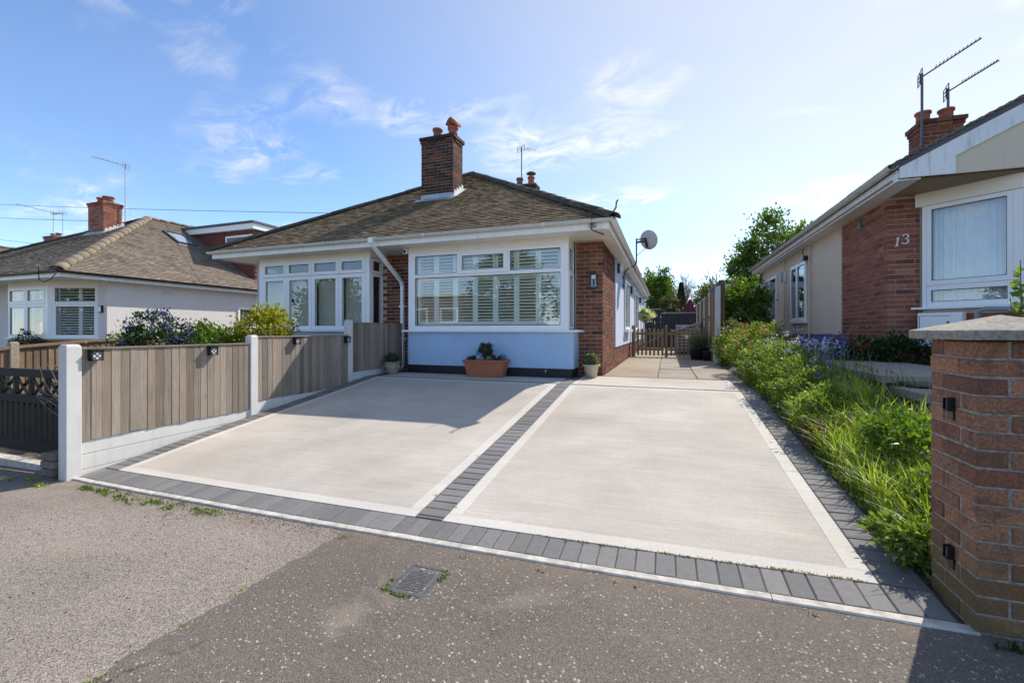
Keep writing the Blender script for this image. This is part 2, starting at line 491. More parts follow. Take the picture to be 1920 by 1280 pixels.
M['flag'] = palette_mat('flagstone', [(0, (0.27, 0.245, 0.21)), (1, (0.34, 0.29, 0.24))], mottle=0.2, nscale=6, stain=(0.20, 0.17, 0.14), stain_scale=2)
M['asphalt_left'] = asphalt_mat('tan_asphalt', (0.25, 0.215, 0.185), (0.42, 0.37, 0.325), 95, 0.4, 0.6)
M['asphalt_right'] = asphalt_mat('dark_asphalt', (0.148, 0.128, 0.110), (0.52, 0.46, 0.40), 62, 0.62, 0.34)
M['road'] = asphalt_mat('road_asphalt', (0.09, 0.085, 0.08), (0.3, 0.28, 0.26), 60, 0.3, 0.3)
M['soil'] = plain('soil', (0.075, 0.055, 0.036), 0.95, 0.4, 8, 0.9, 30)
M['earth'] = plain('garden_earth', (0.09, 0.08, 0.052), 0.95, 0.4, 2, 0.6, 20)
M['fence_wood'] = wood_mat('weathered_fence_wood', [(0, (0.20, 0.16, 0.125)), (0.35, (0.275, 0.232, 0.19)), (0.6, (0.34, 0.29, 0.24)), (0.8, (0.29, 0.215, 0.15)), (1, (0.40, 0.35, 0.30))])
M['brown_wood'] = wood_mat('brown_fence_wood', [(0, (0.17, 0.115, 0.075)), (0.5, (0.24, 0.165, 0.11)), (1, (0.30, 0.20, 0.125))])
M['new_wood'] = wood_mat('orange_fence_wood', [(0, (0.29, 0.20, 0.115)), (1, (0.38, 0.28, 0.17))], 0.2)
M['picket_wood'] = wood_mat('picket_wood', [(0, (0.25, 0.165, 0.095)), (1, (0.33, 0.225, 0.14))], 0.2)
M['black_gate'] = plain('black_gate_paint', (0.010, 0.010, 0.012), 0.6, 0.3, 7, 0.2, 60, spec=0.2, dirt=0.15, dirtc=(0.05, 0.045, 0.04))
M['navy_fence'] = plain('navy_fence_paint', (0.014, 0.016, 0.026), 0.6, 0.25, 6)
M['grey_slat'] = plain('grey_slat_paint', (0.42, 0.44, 0.46), 0.6, 0.1, 6)
M['black'] = plain('black_plastic', (0.012, 0.012, 0.014), 0.4, 0.2, 6)
M['metal_dark'] = plain('dark_metal', (0.10, 0.105, 0.115), 0.45, 0.15, 9, metal=0.6)
M['metal_grey'] = plain('galvanised_metal', (0.42, 0.43, 0.45), 0.4, 0.12, 9, metal=0.6)
M['dish'] = plain('dish_grey', (0.55, 0.57, 0.60), 0.5, 0.05, 4)
M['rail'] = plain('painted_rail', (0.22, 0.26, 0.27), 0.45, 0.12, 8)
M['brown_gutter'] = plain('brown_gutter', (0.045, 0.030, 0.028), 0.4, 0.2, 6)
M['old_gutter'] = plain('weathered_gutter', (0.52, 0.485, 0.41), 0.6, 0.12, 6, dirt=0.6, dirtc=(0.20, 0.18, 0.13))
M['barge'] = plain('flaking_white_paint', (0.80, 0.80, 0.79), 0.55, 0.04, 4, dirt=0.8, dirtc=(0.33, 0.335, 0.34))
M['shutter'] = plain('shutter_white', (0.86, 0.88, 0.82), 0.4, 0.03, 4)
M['blind'] = plain('roller_blind', (0.62, 0.54, 0.46), 0.8, 0.06, 3)
M['net'] = plain('net_curtain', (0.80, 0.82, 0.86), 0.8, 0.05, 3)
M['room'] = plain('dim_room', (0.16, 0.14, 0.12), 0.9, 0.1, 2)
M['felt'] = plain('grey_felt', (0.10, 0.105, 0.115), 0.8, 0.1, 4)
M['tilehung'] = palette_mat('red_wall_tile', [(0, (0.16, 0.05, 0.035)), (1, (0.24, 0.08, 0.05))], mottle=0.25)
M['bark'] = plain('bark', (0.13, 0.10, 0.075), 0.95, 0.3, 20, 0.8, 40)
M['twig'] = plain('grey_twig', (0.24, 0.21, 0.18), 0.95, 0.2, 20)
M['plaque'] = plain('navy_plaque', (0.014, 0.026, 0.055), 0.3, 0.05, 5)
M['white_print'] = plain('white_print', (0.78, 0.78, 0.76), 0.5, 0.03, 5)
M['cream_pot'] = plain('cream_pot', (0.55, 0.47, 0.35), 0.6, 0.08, 7, 0.2, 40)
M['stone_pot'] = plain('stone_pot', (0.33, 0.29, 0.225), 0.85, 0.35, 22, 0.8, 40)
M['iron'] = plain('cast_iron', (0.115, 0.125, 0.14), 0.55, 0.25, 30, 0.4, 60, metal=0.4)
M['maroon'] = plain('maroon_canvas', (0.19, 0.022, 0.04), 0.8, 0.12, 6)
M['green_vent'] = plain('green_vent', (0.03, 0.11, 0.06), 0.5, 0.15, 9)
M['cable'] = plain('cable_black', (0.02, 0.02, 0.022), 0.6, 0.1, 4)
M['glass'] = glass_mat('window_glass', (0.95, 0.972, 0.962), 1.0)
M['glass_dark'] = glass_mat('side_window_glass', (0.8, 0.86, 0.88), 1.0)
M['lamp_glass'] = plain('lamp_panel', (0.72, 0.74, 0.76), 0.3, 0.03, 5)

G = {}
G['grass'] = leaf_mat('grass_blade', [(0, (0.153, 0.249, 0.031)), (0.4, (0.249, 0.358, 0.043)), (0.75, (0.347, 0.434, 0.06)), (0.93, (0.456, 0.456, 0.109)), (1, (0.564, 0.456, 0.195))], 0.6)
G['grass_dark'] = leaf_mat('dark_grass_blade', [(0, (0.041, 0.098, 0.022)), (1, (0.098, 0.179, 0.036))], 0.45)
G['bush'] = leaf_mat('bush_leaf', [(0, (0.059, 0.117, 0.02)), (0.6, (0.125, 0.208, 0.03)), (1, (0.2, 0.275, 0.041))], 0.5)
G['weed'] = leaf_mat('weed_leaf', [(0, (0.09, 0.154, 0.029)), (0.6, (0.181, 0.254, 0.044)), (1, (0.281, 0.326, 0.09))], 0.5)
G['dark'] = leaf_mat('dark_leaf', [(0, (0.017, 0.042, 0.016)), (1, (0.052, 0.098, 0.026))], 0.35)
G['tree'] = leaf_mat('tree_leaf', [(0, (0.046, 0.093, 0.019)), (0.6, (0.101, 0.171, 0.028)), (1, (0.171, 0.232, 0.046))], 0.5)
G['gold'] = leaf_mat('golden_leaf', [(0, (0.184, 0.196, 0.014)), (0.5, (0.299, 0.287, 0.021)), (1, (0.414, 0.345, 0.034))], 0.55)
G['conifer'] = leaf_mat('conifer_leaf', [(0, (0.029, 0.044, 0.018)), (0.7, (0.065, 0.078, 0.026)), (1, (0.143, 0.111, 0.039))], 0.3)
G['weep'] = leaf_mat('weeping_leaf', [(0, (0.10, 0.115, 0.03)), (1, (0.18, 0.19, 0.06))], 0.5)
G['grey'] = leaf_mat('grey_green_leaf', [(0, (0.10, 0.13, 0.07)), (1, (0.20, 0.23, 0.13))], 0.4)
G['blue_flower'] = leaf_mat('blue_petal', [(0, (0.06, 0.07, 0.32)), (1, (0.13, 0.14, 0.5))], 0.4)
G['lilac_flower'] = leaf_mat('lilac_petal', [(0, (0.36, 0.35, 0.62)), (1, (0.58, 0.56, 0.82))], 0.4)
G['pink_flower'] = leaf_mat('pink_petal', [(0, (0.34, 0.09, 0.10)), (1, (0.52, 0.19, 0.19))], 0.4)
G['red_flower'] = leaf_mat('red_petal', [(0, (0.30, 0.012, 0.012)), (1, (0.42, 0.03, 0.02))], 0.4)
G['white_flower'] = leaf_mat('white_petal', [(0, (0.62, 0.62, 0.56)), (1, (0.8, 0.8, 0.76))], 0.4)
G['rust'] = leaf_mat('rusty_leaf', [(0, (0.10, 0.05, 0.03)), (1, (0.22, 0.11, 0.06))], 0.4)
G['straw'] = leaf_mat('straw_blade', [(0, (0.22, 0.17, 0.10)), (1, (0.34, 0.28, 0.18))], 0.4)

# ------------------------------------------------------------------ building helpers
WL = {}


class MB:
    def __init__(s):
        s.v = []
        s.f = []

    def hexa(s, p):
        b = len(s.v)
        s.v += [tuple(q) for q in p]
        s.f += [(b, b + 3, b + 2, b + 1), (b + 4, b + 5, b + 6, b + 7), (b, b + 1, b + 5, b + 4), (b + 1, b + 2, b + 6, b + 5), (b + 2, b + 3, b + 7, b + 6), (b + 3, b, b + 4, b + 7)]

    def box(s, x0, x1, y0, y1, z0, z1):
        s.hexa([(x0, y0, z0), (x1, y0, z0), (x1, y1, z0), (x0, y1, z0), (x0, y0, z1), (x1, y0, z1), (x1, y1, z1), (x0, y1, z1)])

    def quad(s, *p):
        b = len(s.v)
        s.v += [tuple(q) for q in p]
        s.f.append(tuple(range(b, b + len(p))))

    def prism(s, pts, vec):
        b = len(s.v)
        n = len(pts)
        s.v += [tuple(q) for q in pts] + [(q[0] + vec[0], q[1] + vec[1], q[2] + vec[2]) for q in pts]
        s.f.append(tuple(range(b, b + n))[::-1])
        s.f.append(tuple(range(b + n, b + 2 * n)))
        for i in range(n):
            j = (i + 1) % n
            s.f.append((b + i, b + j, b + n + j, b + n + i))

    def bar(s, p0, p1, w, h, up=(0, 0, 1)):
        p0 = Vector(p0); p1 = Vector(p1)
        d = (p1 - p0).normalized()
        u = Vector(up)
        r = d.cross(u)
        if r.length < 1e-4:
            r = d.cross(Vector((1, 0, 0)))
        r.normalize()
        u = r.cross(d)
        r *= w / 2; u *= h / 2
        s.hexa([p0 - r - u, p0 + r - u, p1 + r - u, p1 - r - u, p0 - r + u, p0 + r + u, p1 + r + u, p1 - r + u])

    def tube(s, pts, r, n=6, cap=True):
        pts = [Vector(p) for p in pts]
        rr = r if isinstance(r, (list, tuple)) else [r] * len(pts)
        b = len(s.v)
        ref = None
        for i, p in enumerate(pts):
            if i == 0:
                d = pts[1] - pts[0]
            elif i == len(pts) - 1:
                d = pts[-1] - pts[-2]
            else:
                d = pts[i + 1] - pts[i - 1]
            d.normalize()
            if ref is None:
                ref = Vector((0, 0, 1)) if abs(d.z) < 0.9 else Vector((1, 0, 0))
            a = d.cross(ref).normalized()
            c = a.cross(d).normalized()
            ref = c
            for k in range(n):
                t = 2 * math.pi * k / n
                s.v.append(tuple(p + (a * math.cos(t) + c * math.sin(t)) * rr[i]))
        for i in range(len(pts) - 1):
            for k in range(n):
                k2 = (k + 1) % n
                s.f.append((b + i * n + k, b + i * n + k2, b + (i + 1) * n + k2, b + (i + 1) * n + k))
        if cap:
            s.f.append(tuple(b + k for k in range(n))[::-1])
            s.f.append(tuple(b + (len(pts) - 1) * n + k for k in range(n)))

    def lathe(s, c, prof, n=20, cap=True, sx=1.0, sy=1.0):
        b = len(s.v)
        for (r, z) in prof:
            for k in range(n):
                t = 2 * math.pi * k / n
                s.v.append((c[0] + r * sx * math.cos(t), c[1] + r * sy * math.sin(t), c[2] + z))
        for i in range(len(prof) - 1):
            for k in range(n):
                k2 = (k + 1) % n
                s.f.append((b + i * n + k, b + i * n + k2, b + (i + 1) * n + k2, b + (i + 1) * n + k))
        if cap:
            s.f.append(tuple(b + k for k in range(n))[::-1])
            s.f.append(tuple(b + (len(prof) - 1) * n + k for k in range(n)))

    def build(s, name, mat, parent=None, smooth=False, origin=None, bevel=0.0, **props):
        o0 = WL[parent.name] if parent else Vector(origin or (0, 0, 0))
        me = bpy.data.meshes.new(name)
        me.from_pydata([(x - o0[0], y - o0[1], z - o0[2]) for x, y, z in s.v], [], s.f)
        me.update()
        if smooth:
            me.polygons.foreach_set('use_smooth', [True] * len(me.polygons))
        me.materials.append(mat)
        o = bpy.data.objects.new(name, me)
        col.objects.link(o)
        if parent:
            o.parent = parent
        else:
            o.location = o0
        WL[o.name] = Vector(o0)
        if bevel:
            bv = o.modifiers.new('bevel', 'BEVEL')
            bv.width = bevel
            bv.segments = 2
            bv.limit_method = 'ANGLE'
        for k, v in props.items():
            o[k] = v
        return o


def thing(name, label, cat, loc, group=None):
    o = bpy.data.objects.new(name, None)
    o.empty_display_size = 0.1
    col.objects.link(o)
    o.location = loc
    WL[o.name] = Vector(loc)
    o['label'] = label
    o['category'] = cat
    if group:
        o['group'] = group
    return o


def tag(o, label, cat, group=None):
    o['label'] = label
    o['category'] = cat
    if group:
        o['group'] = group
    return o


def place(name, me, parent, pos, rot=None):
    o = bpy.data.objects.new(name, me)
    col.objects.link(o)
    o.parent = parent
    o.location = Vector(pos) - WL[parent.name]
    WL[o.name] = Vector(pos)
    if rot is not None:
        o.rotation_euler = rot
    return o


_cache = {}


def chamfer_mesh(dx, dy, dz, c, mat):
    key = (round(dx, 3), round(dy, 3), round(dz, 3), c, mat.name)
    if key in _cache:
        return _cache[key]
    me = bpy.data.meshes.new('brick')
    x, y, z = dx / 2, dy / 2, dz / 2
    if c <= 0:
        v = [(-x, -y, -z), (x, -y, -z), (x, y, -z), (-x, y, -z), (-x, -y, z), (x, -y, z), (x, y, z), (-x, y, z)]
        f = [(0, 3, 2, 1), (4, 5, 6, 7), (0, 1, 5, 4), (1, 2, 6, 5), (2, 3, 7, 6), (3, 0, 4, 7)]
    else:
        v = []
        idx = {}
        for sx in (-1, 1):
            for sy in (-1, 1):
                for sz in (-1, 1):
                    for ax in range(3):
                        p = [sx * (x - c), sy * (y - c), sz * (z - c)]
                        p[ax] = (sx * x, sy * y, sz * z)[ax]
                        idx[(sx, sy, sz, ax)] = len(v)
                        v.append(tuple(p))
        f = []
        S = (-1, 1)
        for ax in range(3):
            o1, o2 = [a for a in range(3) if a != ax]
            for sgn in S:
                q = []
                for a, b_ in ((-1, -1), (1, -1), (1, 1), (-1, 1)):
                    k = [0, 0, 0]
                    k[ax] = sgn; k[o1] = a; k[o2] = b_
                    q.append(idx[tuple(k) + (ax,)])
                f.append(tuple(q))
        for ax in range(3):
            o1, o2 = [a for a in range(3) if a != ax]
            for a in S:
                for b_ in S:
                    k0 = [0, 0, 0]; k1 = [0, 0, 0]
                    k0[ax] = -1; k1[ax] = 1
                    k0[o1] = k1[o1] = a
                    k0[o2] = k1[o2] = b_
                    f.append((idx[tuple(k0) + (o1,)], idx[tuple(k1) + (o1,)], idx[tuple(k1) + (o2,)], idx[tuple(k0) + (o2,)]))
        for sx in S:
            for sy in S:
                for sz in S:
                    f.append((idx[(sx, sy, sz, 0)], idx[(sx, sy, sz, 1)], idx[(sx, sy, sz, 2)]))
    me.from_pydata(v, [], f)
    me.update()
    if c > 0:
        import bmesh
        bm = bmesh.new(); bm.from_mesh(me)
        bmesh.ops.recalc_face_normals(bm, faces=bm.faces)
        bm.to_mesh(me); bm.free()
    me.materials.append(mat)
    _cache[key] = me
    return me


def dist_cam(p):
    return (p[0] - CAM[0]) ** 2 + (p[1] - CAM[1]) ** 2 + (p[2] - CAM[2]) ** 2


def realize(boxes, name, parent, mat, limit=300, c=0.0, jit=0.0015, key=None):
    """axis aligned pieces (x0,x1,y0,y1,z0,z1): the nearest become objects, the rest one stuff part"""
    def k(b):
        return dist_cam(((b[0] + b[1]) / 2, (b[2] + b[3]) / 2, (b[4] + b[5]) / 2))
    boxes = sorted(boxes, key=key or k)
    for b in boxes[:limit]:
        me = chamfer_mesh(b[1] - b[0], b[3] - b[2], b[5] - b[4], c, mat)
        place(name, me, parent, ((b[0] + b[1]) / 2 + rnd.uniform(-jit, jit), (b[2] + b[3]) / 2 + rnd.uniform(-jit, jit), (b[4] + b[5]) / 2 + rnd.uniform(-jit, jit) * 0.5))
    if len(boxes) > limit:
        mb = MB()
        for b in boxes[limit:]:
            j = rnd.uniform(-jit, jit)
            mb.box(b[0] + j, b[1] + j, b[2] + j, b[3] + j, b[4], b[5])
        mb.build(name, mat, parent, kind='stuff')


BL, BW, BH, JT = 0.215, 0.1025, 0.065, 0.010


def runx(x0, x1, y0, y1, z, start=0.0, rev=False):
    out = []
    L = x1 - x0
    a = start
    while a < L - 0.02:
        b = min(a + BL, L)
        if b - a > 0.025:
            if rev:
                out.append((x1 - b, x1 - a, y0, y1, z, z + BH))
            else:
                out.append((x0 + a, x0 + b, y0, y1, z, z + BH))
        a += BL + JT
    return out


def runy(x0, x1, y0, y1, z, start=0.0):
    out = []
    L = y1 - y0
    a = start
    while a < L - 0.02:
        b = min(a + BL, L)
        if b - a > 0.025:
            out.append((x0, x1, y0 + a, y0 + b, z, z + BH))
        a += BL + JT
    return out


def ring(x0, x1, y0, y1, z0, n):
    out = []
    for i in range(n):
        z = z0 + i * (BH + JT)
        h = BW + JT
        if i % 2 == 0:
            out += runx(x0, x1, y0, y0 + BW, z) + runx(x0, x1, y1 - BW, y1, z)
            out += runy(x0, x0 + BW, y0 + h, y1 - h, z) + runy(x1 - BW, x1, y0 + h, y1 - h, z)
        else:
            out += runy(x0, x0 + BW, y0, y1, z) + runy(x1 - BW, x1, y0, y1, z)
            out += runx(x0 + h, x1 - h, y0, y0 + BW, z) + runx(x0 + h, x1 - h, y1 - BW, y1, z)
    return out


# ------------------------------------------------------------------ terrain
def clamp(x, a, b):
    return max(a, min(b, x))


def lerp(a, b, t):
    return a + (b - a) * t


def zfront(X):
    return 0.0238 * (clamp(X, -14, 8) - 1.2)


def gz(X, Y):
    zf = zfront(X)
    zb = 0.42
    if X < -9.7:
        zb = lerp(0.42, 0.18, clamp((-9.7 - X) / 4.0, 0, 1))
    if Y <= 2.4:
        return zf
    if Y <= 6.8:
        return lerp(zf, zb - 0.025, (Y - 2.4) / 4.4)
    if Y <= 8.1:
        return lerp(zb - 0.025, zb, (Y - 6.8) / 1.3)
    return zb


def street_off(X):
    """the street edge of the drive bends slightly away from the road towards the left"""
    return 0.0037 * (1.0 - clamp(X, -5.6, 1.0)) ** 2


def wy(X, Y):
    return Y + street_off(X) * clamp((3.6 - Y) / 1.0, 0, 1)


def z13(Y):
    return lerp(0.02, 0.76, clamp((Y - 2.7) / 2.6, 0, 1))


def tz(X, Y):
    if X <= 1.19:
        return gz(X, Y)
    t = clamp((X - 1.19) / 0.9, 0, 1)
    return lerp(gz(1.19, Y), z13(Y) if Y > 2.7 else zfront(X), t)


def sheet(mb, x0, x1, y0, y1, nx, ny, dz=0.0, thick=0.03, fn=gz):
    b = len(mb.v)
    for j in range(ny + 1):
        for i in range(nx + 1):
            x = lerp(x0, x1, i / nx); y = lerp(y0, y1, j / ny)
            mb.v.append((x, wy(x, y) if fn is gz else y, fn(x, y) + dz))
    w = nx + 1
    for j in range(ny):
        for i in range(nx):
            a = b + j * w + i
            mb.f.append((a, a + 1, a + 1 + w, a + w))
    if thick:
        edge = [b + i for i in range(w)] + [b + j * w + nx for j in range(1, ny + 1)] + [b + ny * w + i for i in range(nx - 1, -1, -1)] + [b + j * w for j in range(ny - 1, 0, -1)]
        c = len(mb.v)
        for e in edge:
            x, y, z = mb.v[e]
            mb.v.append((x, y, z - thick))
        n = len(edge)
        for i in range(n):
            j = (i + 1) % n
            mb.f.append((edge[j], edge[i], c + i, c + j))


# ground
mb = MB()
xs = [-140, -80, -50, -30, -20, -16, -14, -11, -9.7, -7, -5, -3, -1, 0.5, 1.19, 1.5, 1.8, 2.09, 3, 5, 8, 14, 25, 50, 90, 140]
ys = [-70, -40, -25, -16, -10, -6, -3, 0, 2.4, 2.7, 3.4, 4.2, 5.3, 6.8, 8.1, 12, 18, 25, 40, 70, 120, 250]
for y in ys:
    for x in xs:
        mb.v.append((x, y, tz(x, y) - 0.13 - (0.1 if y < 1 else 0)))
w = len(xs)
for j in range(len(ys) - 1):
    for i in range(w - 1):
        a = j * w + i
        mb.f.append((a, a + 1, a + 1 + w, a + w))
mb.build('ground', M['earth'], kind='structure')

# pavement of the street: old tan asphalt on the left, dark chipped asphalt on the right
pv = lambda X, Y: zfront(X) - 0.013
def bend(mb):
    mb.v = [(x, y + (street_off(x) if y > 1.9 else 0), z) for x, y, z in mb.v]
mb = MB(); sheet(mb, -40, -2.0, -2.3, 2.335, 114, 4, 0, 0.12, pv); bend(mb)
mb.build('pavement', M['asphalt_left'], kind='structure')
mb = MB(); sheet(mb, -40, -5.445, 2.336, 2.70, 40, 1, 0, 0.12, pv); bend(mb)
mb.build('pavement', M['asphalt_left'], kind='structure')
mb = MB(); sheet(mb, -2.05, 14, -2.3, 2.335, 40, 160, 0.004, 0.12, pv); bend(mb)
for j in range(161):
    k_ = j * 41
    xx, yy, zz_ = mb.v[k_]
    mb.v[k_] = (xx + 0.012 * math.sin(yy * 9.1) + 0.022 * math.sin(yy * 3.3 + 1) + rnd.uniform(-0.014, 0.014), yy, pv(xx, yy) + 0.0035)
mb.build('pavement', M['asphalt_right'], kind='structure')
mb = MB(); sheet(mb, -40, 14, -2.44, -2.31, 54, 1, 0.0, 0.25, pv)
mb.build('kerb', M['kerb'], kind='structure')
mb = MB(); sheet(mb, -60, 40, -9.5, -2.45, 40, 4, -0.12, 0.1, pv)
mb.build('road', M['road'], kind='structure')
mb = MB(); sheet(mb, -60, 40, -12.5, -9.51, 40, 1, 0.0, 0.2, pv)
mb.build('pavement', M['road'], kind='structure')

# ------------------------------------------------------------------ driveway
mb = MB(); sheet(mb, -5.34, 1.19, 2.385, 8.2, 24, 40, -0.007, 0.03)
drive = mb.build('driveway', M['joint'], kind='structure')


def slab(x0, x1, y0, y1, bw=0.10, bands='fblr'):
    g = 0.0
    fx0 = x0 + (bw if 'l' in bands else 0); fx1 = x1 - (bw if 'r' in bands else 0)
    fy0 = y0 + (bw if 'f' in bands else 0); fy1 = y1 - (bw if 'b' in bands else 0)
    m_ = MB(); sheet(m_, fx0, fx1, fy0, fy1, 12, 24, -0.001, 0.04)
    m_.build('concrete_slab', M['slab'], drive)
    e = 0.0015
    if 'f' in bands:
        m_ = MB(); sheet(m_, x0, x1, y0, fy0 - e, 12, 1, 0, 0.04); m_.build('concrete_band', M['band'], drive)
    if 'b' in bands:
        m_ = MB(); sheet(m_, x0, x1, fy1 + e, y1, 12, 1, 0, 0.04); m_.build('concrete_band', M['band'], drive)
    if 'l' in bands:
        m_ = MB(); sheet(m_, x0, fx0 - e, fy0, fy1, 1, 24, 0, 0.04); m_.build('concrete_band', M['band'], drive)
    if 'r' in bands:
        m_ = MB(); sheet(m_, fx1 + e, x1, fy0, fy1, 1, 24, 0, 0.04); m_.build('concrete_band', M['band'], drive)


slab(-5.09, -1.655, 2.60, 6.80)
slab(-1.435, 0.975, 2.60, 6.78)
slab(-5.09, -1.655, 6.91, 7.53, 0.08, '')
slab(-1.435, 0.975, 6.89, 8.0, 0.07, 'flr')


def paver(x0, x1, y0, y1):
    m_ = MB()
    g, ch = 0.0025, 0.005
    x0 += g; x1 -= g; y0 += g; y1 -= g
    j = rnd.uniform(-0.0015, 0.0015); tx = rnd.uniform(-0.0012, 0.0012)
    def ringv(i, dz):
        return [(x, wy(x, y), gz(x, y) + dz + j + (tx if x > (x0 + x1) / 2 else -tx)) for x, y in ((x0 + i, y0 + i), (x1 - i, y0 + i), (x1 - i, y1 - i), (x0 + i, y1 - i))]
    m_.v = ringv(0, -0.05) + ringv(0, -ch) + ringv(ch, 0.0)
    for k in range(4):
        l = (k + 1) % 4
        m_.f += [(k, l, 4 + l, 4 + k), (4 + k, 4 + l, 8 + l, 8 + k)]
    m_.f.append((8, 9, 10, 11))
    m_.build('block_paver', M['block'], drive)


n = 63
for i in range(n):                      # soldier course along the pavement
    a = lerp(-5.33, 1.18, i / n); b = lerp(-5.33, 1.18, (i + 1) / n)
    paver(a, b, 2.39, 2.595)
for (xa, xb, ya, yb) in ((-5.33, -5.095, 2.60, 7.0), (-1.65, -1.44, 2.635, 7.55), (0.98, 1.185, 2.60, 8.1)):
    n = round((yb - ya) / 0.104)
    for i in range(n):
        paver(xa, xb, lerp(ya, yb, i / n), lerp(ya, yb, (i + 1) / n))
paver(-1.65, -1.44, 2.598, 2.633)
for (xa, xb, ya, yb) in ((-5.09, -1.655, 6.805, 6.905), (-1.435, 0.975, 6.785, 6.885), (-1.435, 0.975, 8.005, 8.095)):
    n = round((xb - xa) / 0.21)
    for i in range(n):
        paver(lerp(xa, xb, i / n), lerp(xa, xb, (i + 1) / n), ya, yb)
# pin kerb edging
xe = [-5.33, -5.15, -4.98, -4.08, -3.17, -2.26, -1.35, -0.44, 0.47, 1.22]
for a, b in zip(xe[:-1], xe[1:]):
    m_ = MB()
    x0, x1 = a + 0.002, b - 0.002
    z0, z1 = zfront(x0), zfront(x1)
    o0_, o1_ = street_off(x0), street_off(x1)
    m_.prism([(x0, 2.332, z0 - 0.12), (x0, 2.384, z0 - 0.12), (x0, 2.384, z0 + 0.002), (x0, 2.338, z0 + 0.001), (x0, 2.332, z0 - 0.005)], (x1 - x0, rnd.uniform(-0.004, 0.004) + o1_ - o0_, z1 - z0))
    m_.v = [(a_, b_ + o0_, c_) for a_, b_, c_ in m_.v]
    m_.build('edging_kerb', M['kerb'], drive)

# side path between the houses
mb = MB(); sheet(mb, -1.11, 1.19, 8.2, 24, 2, 4, -0.012, 0.05)
path = mb.build('side_path', M['joint'], kind='structure')
mb = MB(); sheet(mb, -1.09, -0.16, 8.11, 15.5, 4, 20, 0, 0.04)
mb.build('concrete_strip', M['path'], path)
mb = MB(); sheet(mb, -1.09, 1.18, 15.53, 23, 4, 20, 0, 0.04)
mb.build('concrete_strip', M['path'], path)
fy = [8.11, 9.0, 9.9, 10.8, 11.7, 12.6, 13.5, 14.4, 15.5]
for i in range(len(fy) - 1):
    for x0, x1 in ((-0.14, 0.49), (0.51, 1.18)):
        m_ = MB(); d = rnd.uniform(-0.004, 0.004)
        sheet(m_, x0, x1, fy[i] + 0.012, fy[i + 1] - 0.012, 1, 1, d, 0.04)
        m_.build('flagstone', M['flag'], path)

# raised garden bed of the house on the right
mb = MB(); sheet(mb, 1.195, 9.0, 2.68, 14, 30, 40, -0.01, 0.1, tz)
mb.build('garden_bed', M['soil'], kind='structure')
mb = MB(); sheet(mb, 2.16, 3.1, 5.0, 8.0, 2, 8, -0.004, 0.02, lambda x, y: 0.755)
gp = mb.build('garden_path', M['joint'], kind='structure')
for (y0, y1, z) in ((4.55, 5.1, 0.715), (5.3, 6.7, 0.80), (6.75, 7.9, 0.80)):
    m_ = MB(); m_.box(2.02, 3.15, y0, y1, z - 0.07, z)
    m_.build('path_slab', M['flag'], gp)

# ------------------------------------------------------------------ house helpers
class Pl:
    """a vertical face: origin, direction along it, outward normal"""
    def __init__(s, o, u, n):
        s.o = o; s.u = u; s.n = n

    def P(s, u, n, z):
        return (s.o[0] + s.u[0] * u + s.n[0] * n, s.o[1] + s.u[1] * u + s.n[1] * n, z)

    def box(s, mb, u0, u1, n0, n1, z0, z1):
        P = s.P
        mb.hexa([P(u0, n1, z0), P(u1, n1, z0), P(u1, n0, z0), P(u0, n0, z0), P(u0, n1, z1), P(u1, n1, z1), P(u1, n0, z1), P(u0, n0, z1)])


def frame(pl, parent, u0, u1, z0, z1, w, n0, n1, name='window_frame', mat=None, pane=True, glass=None, wb=None, wt=None):
    mat = mat or M['white']
    wb = wb if wb is not None else w
    wt = wt if wt is not None else w
    m_ = MB()
    pl.box(m_, u0, u0 + w, n0, n1, z0, z1)
    pl.box(m_, u1 - w, u1, n0, n1, z0, z1)
    pl.box(m_, u0 + w, u1 - w, n0, n1 - 0.001, z0, z0 + wb)
    pl.box(m_, u0 + w, u1 - w, n0, n1 - 0.001, z1 - wt, z1)
    # glazing bead, dark gasket line
    f = m_.build(name, mat, parent, bevel=0.004)
    m_ = MB()
    g = 0.008
    a, b_, c_, d_ = u0 + w, u1 - w, z0 + wb, z1 - wt
    nn = (n1 - 0.016, n1 - 0.012)
    pl.box(m_, a, a + g, *nn, c_, d_); pl.box(m_, b_ - g, b_, *nn, c_, d_)
    pl.box(m_, a + g, b_ - g, *nn, c_, c_ + g); pl.box(m_, a + g, b_ - g, *nn, d_ - g, d_)
    m_.build('gasket', M['black'], f)
    if pane:
        m_ = MB()
        pl.box(m_, u0 + w, u1 - w, (n0 + n1) / 2 - 0.003, (n0 + n1) / 2 + 0.003, z0 + wb, z1 - wt)
        m_.build('pane', glass or M['glass'], f)
    return f


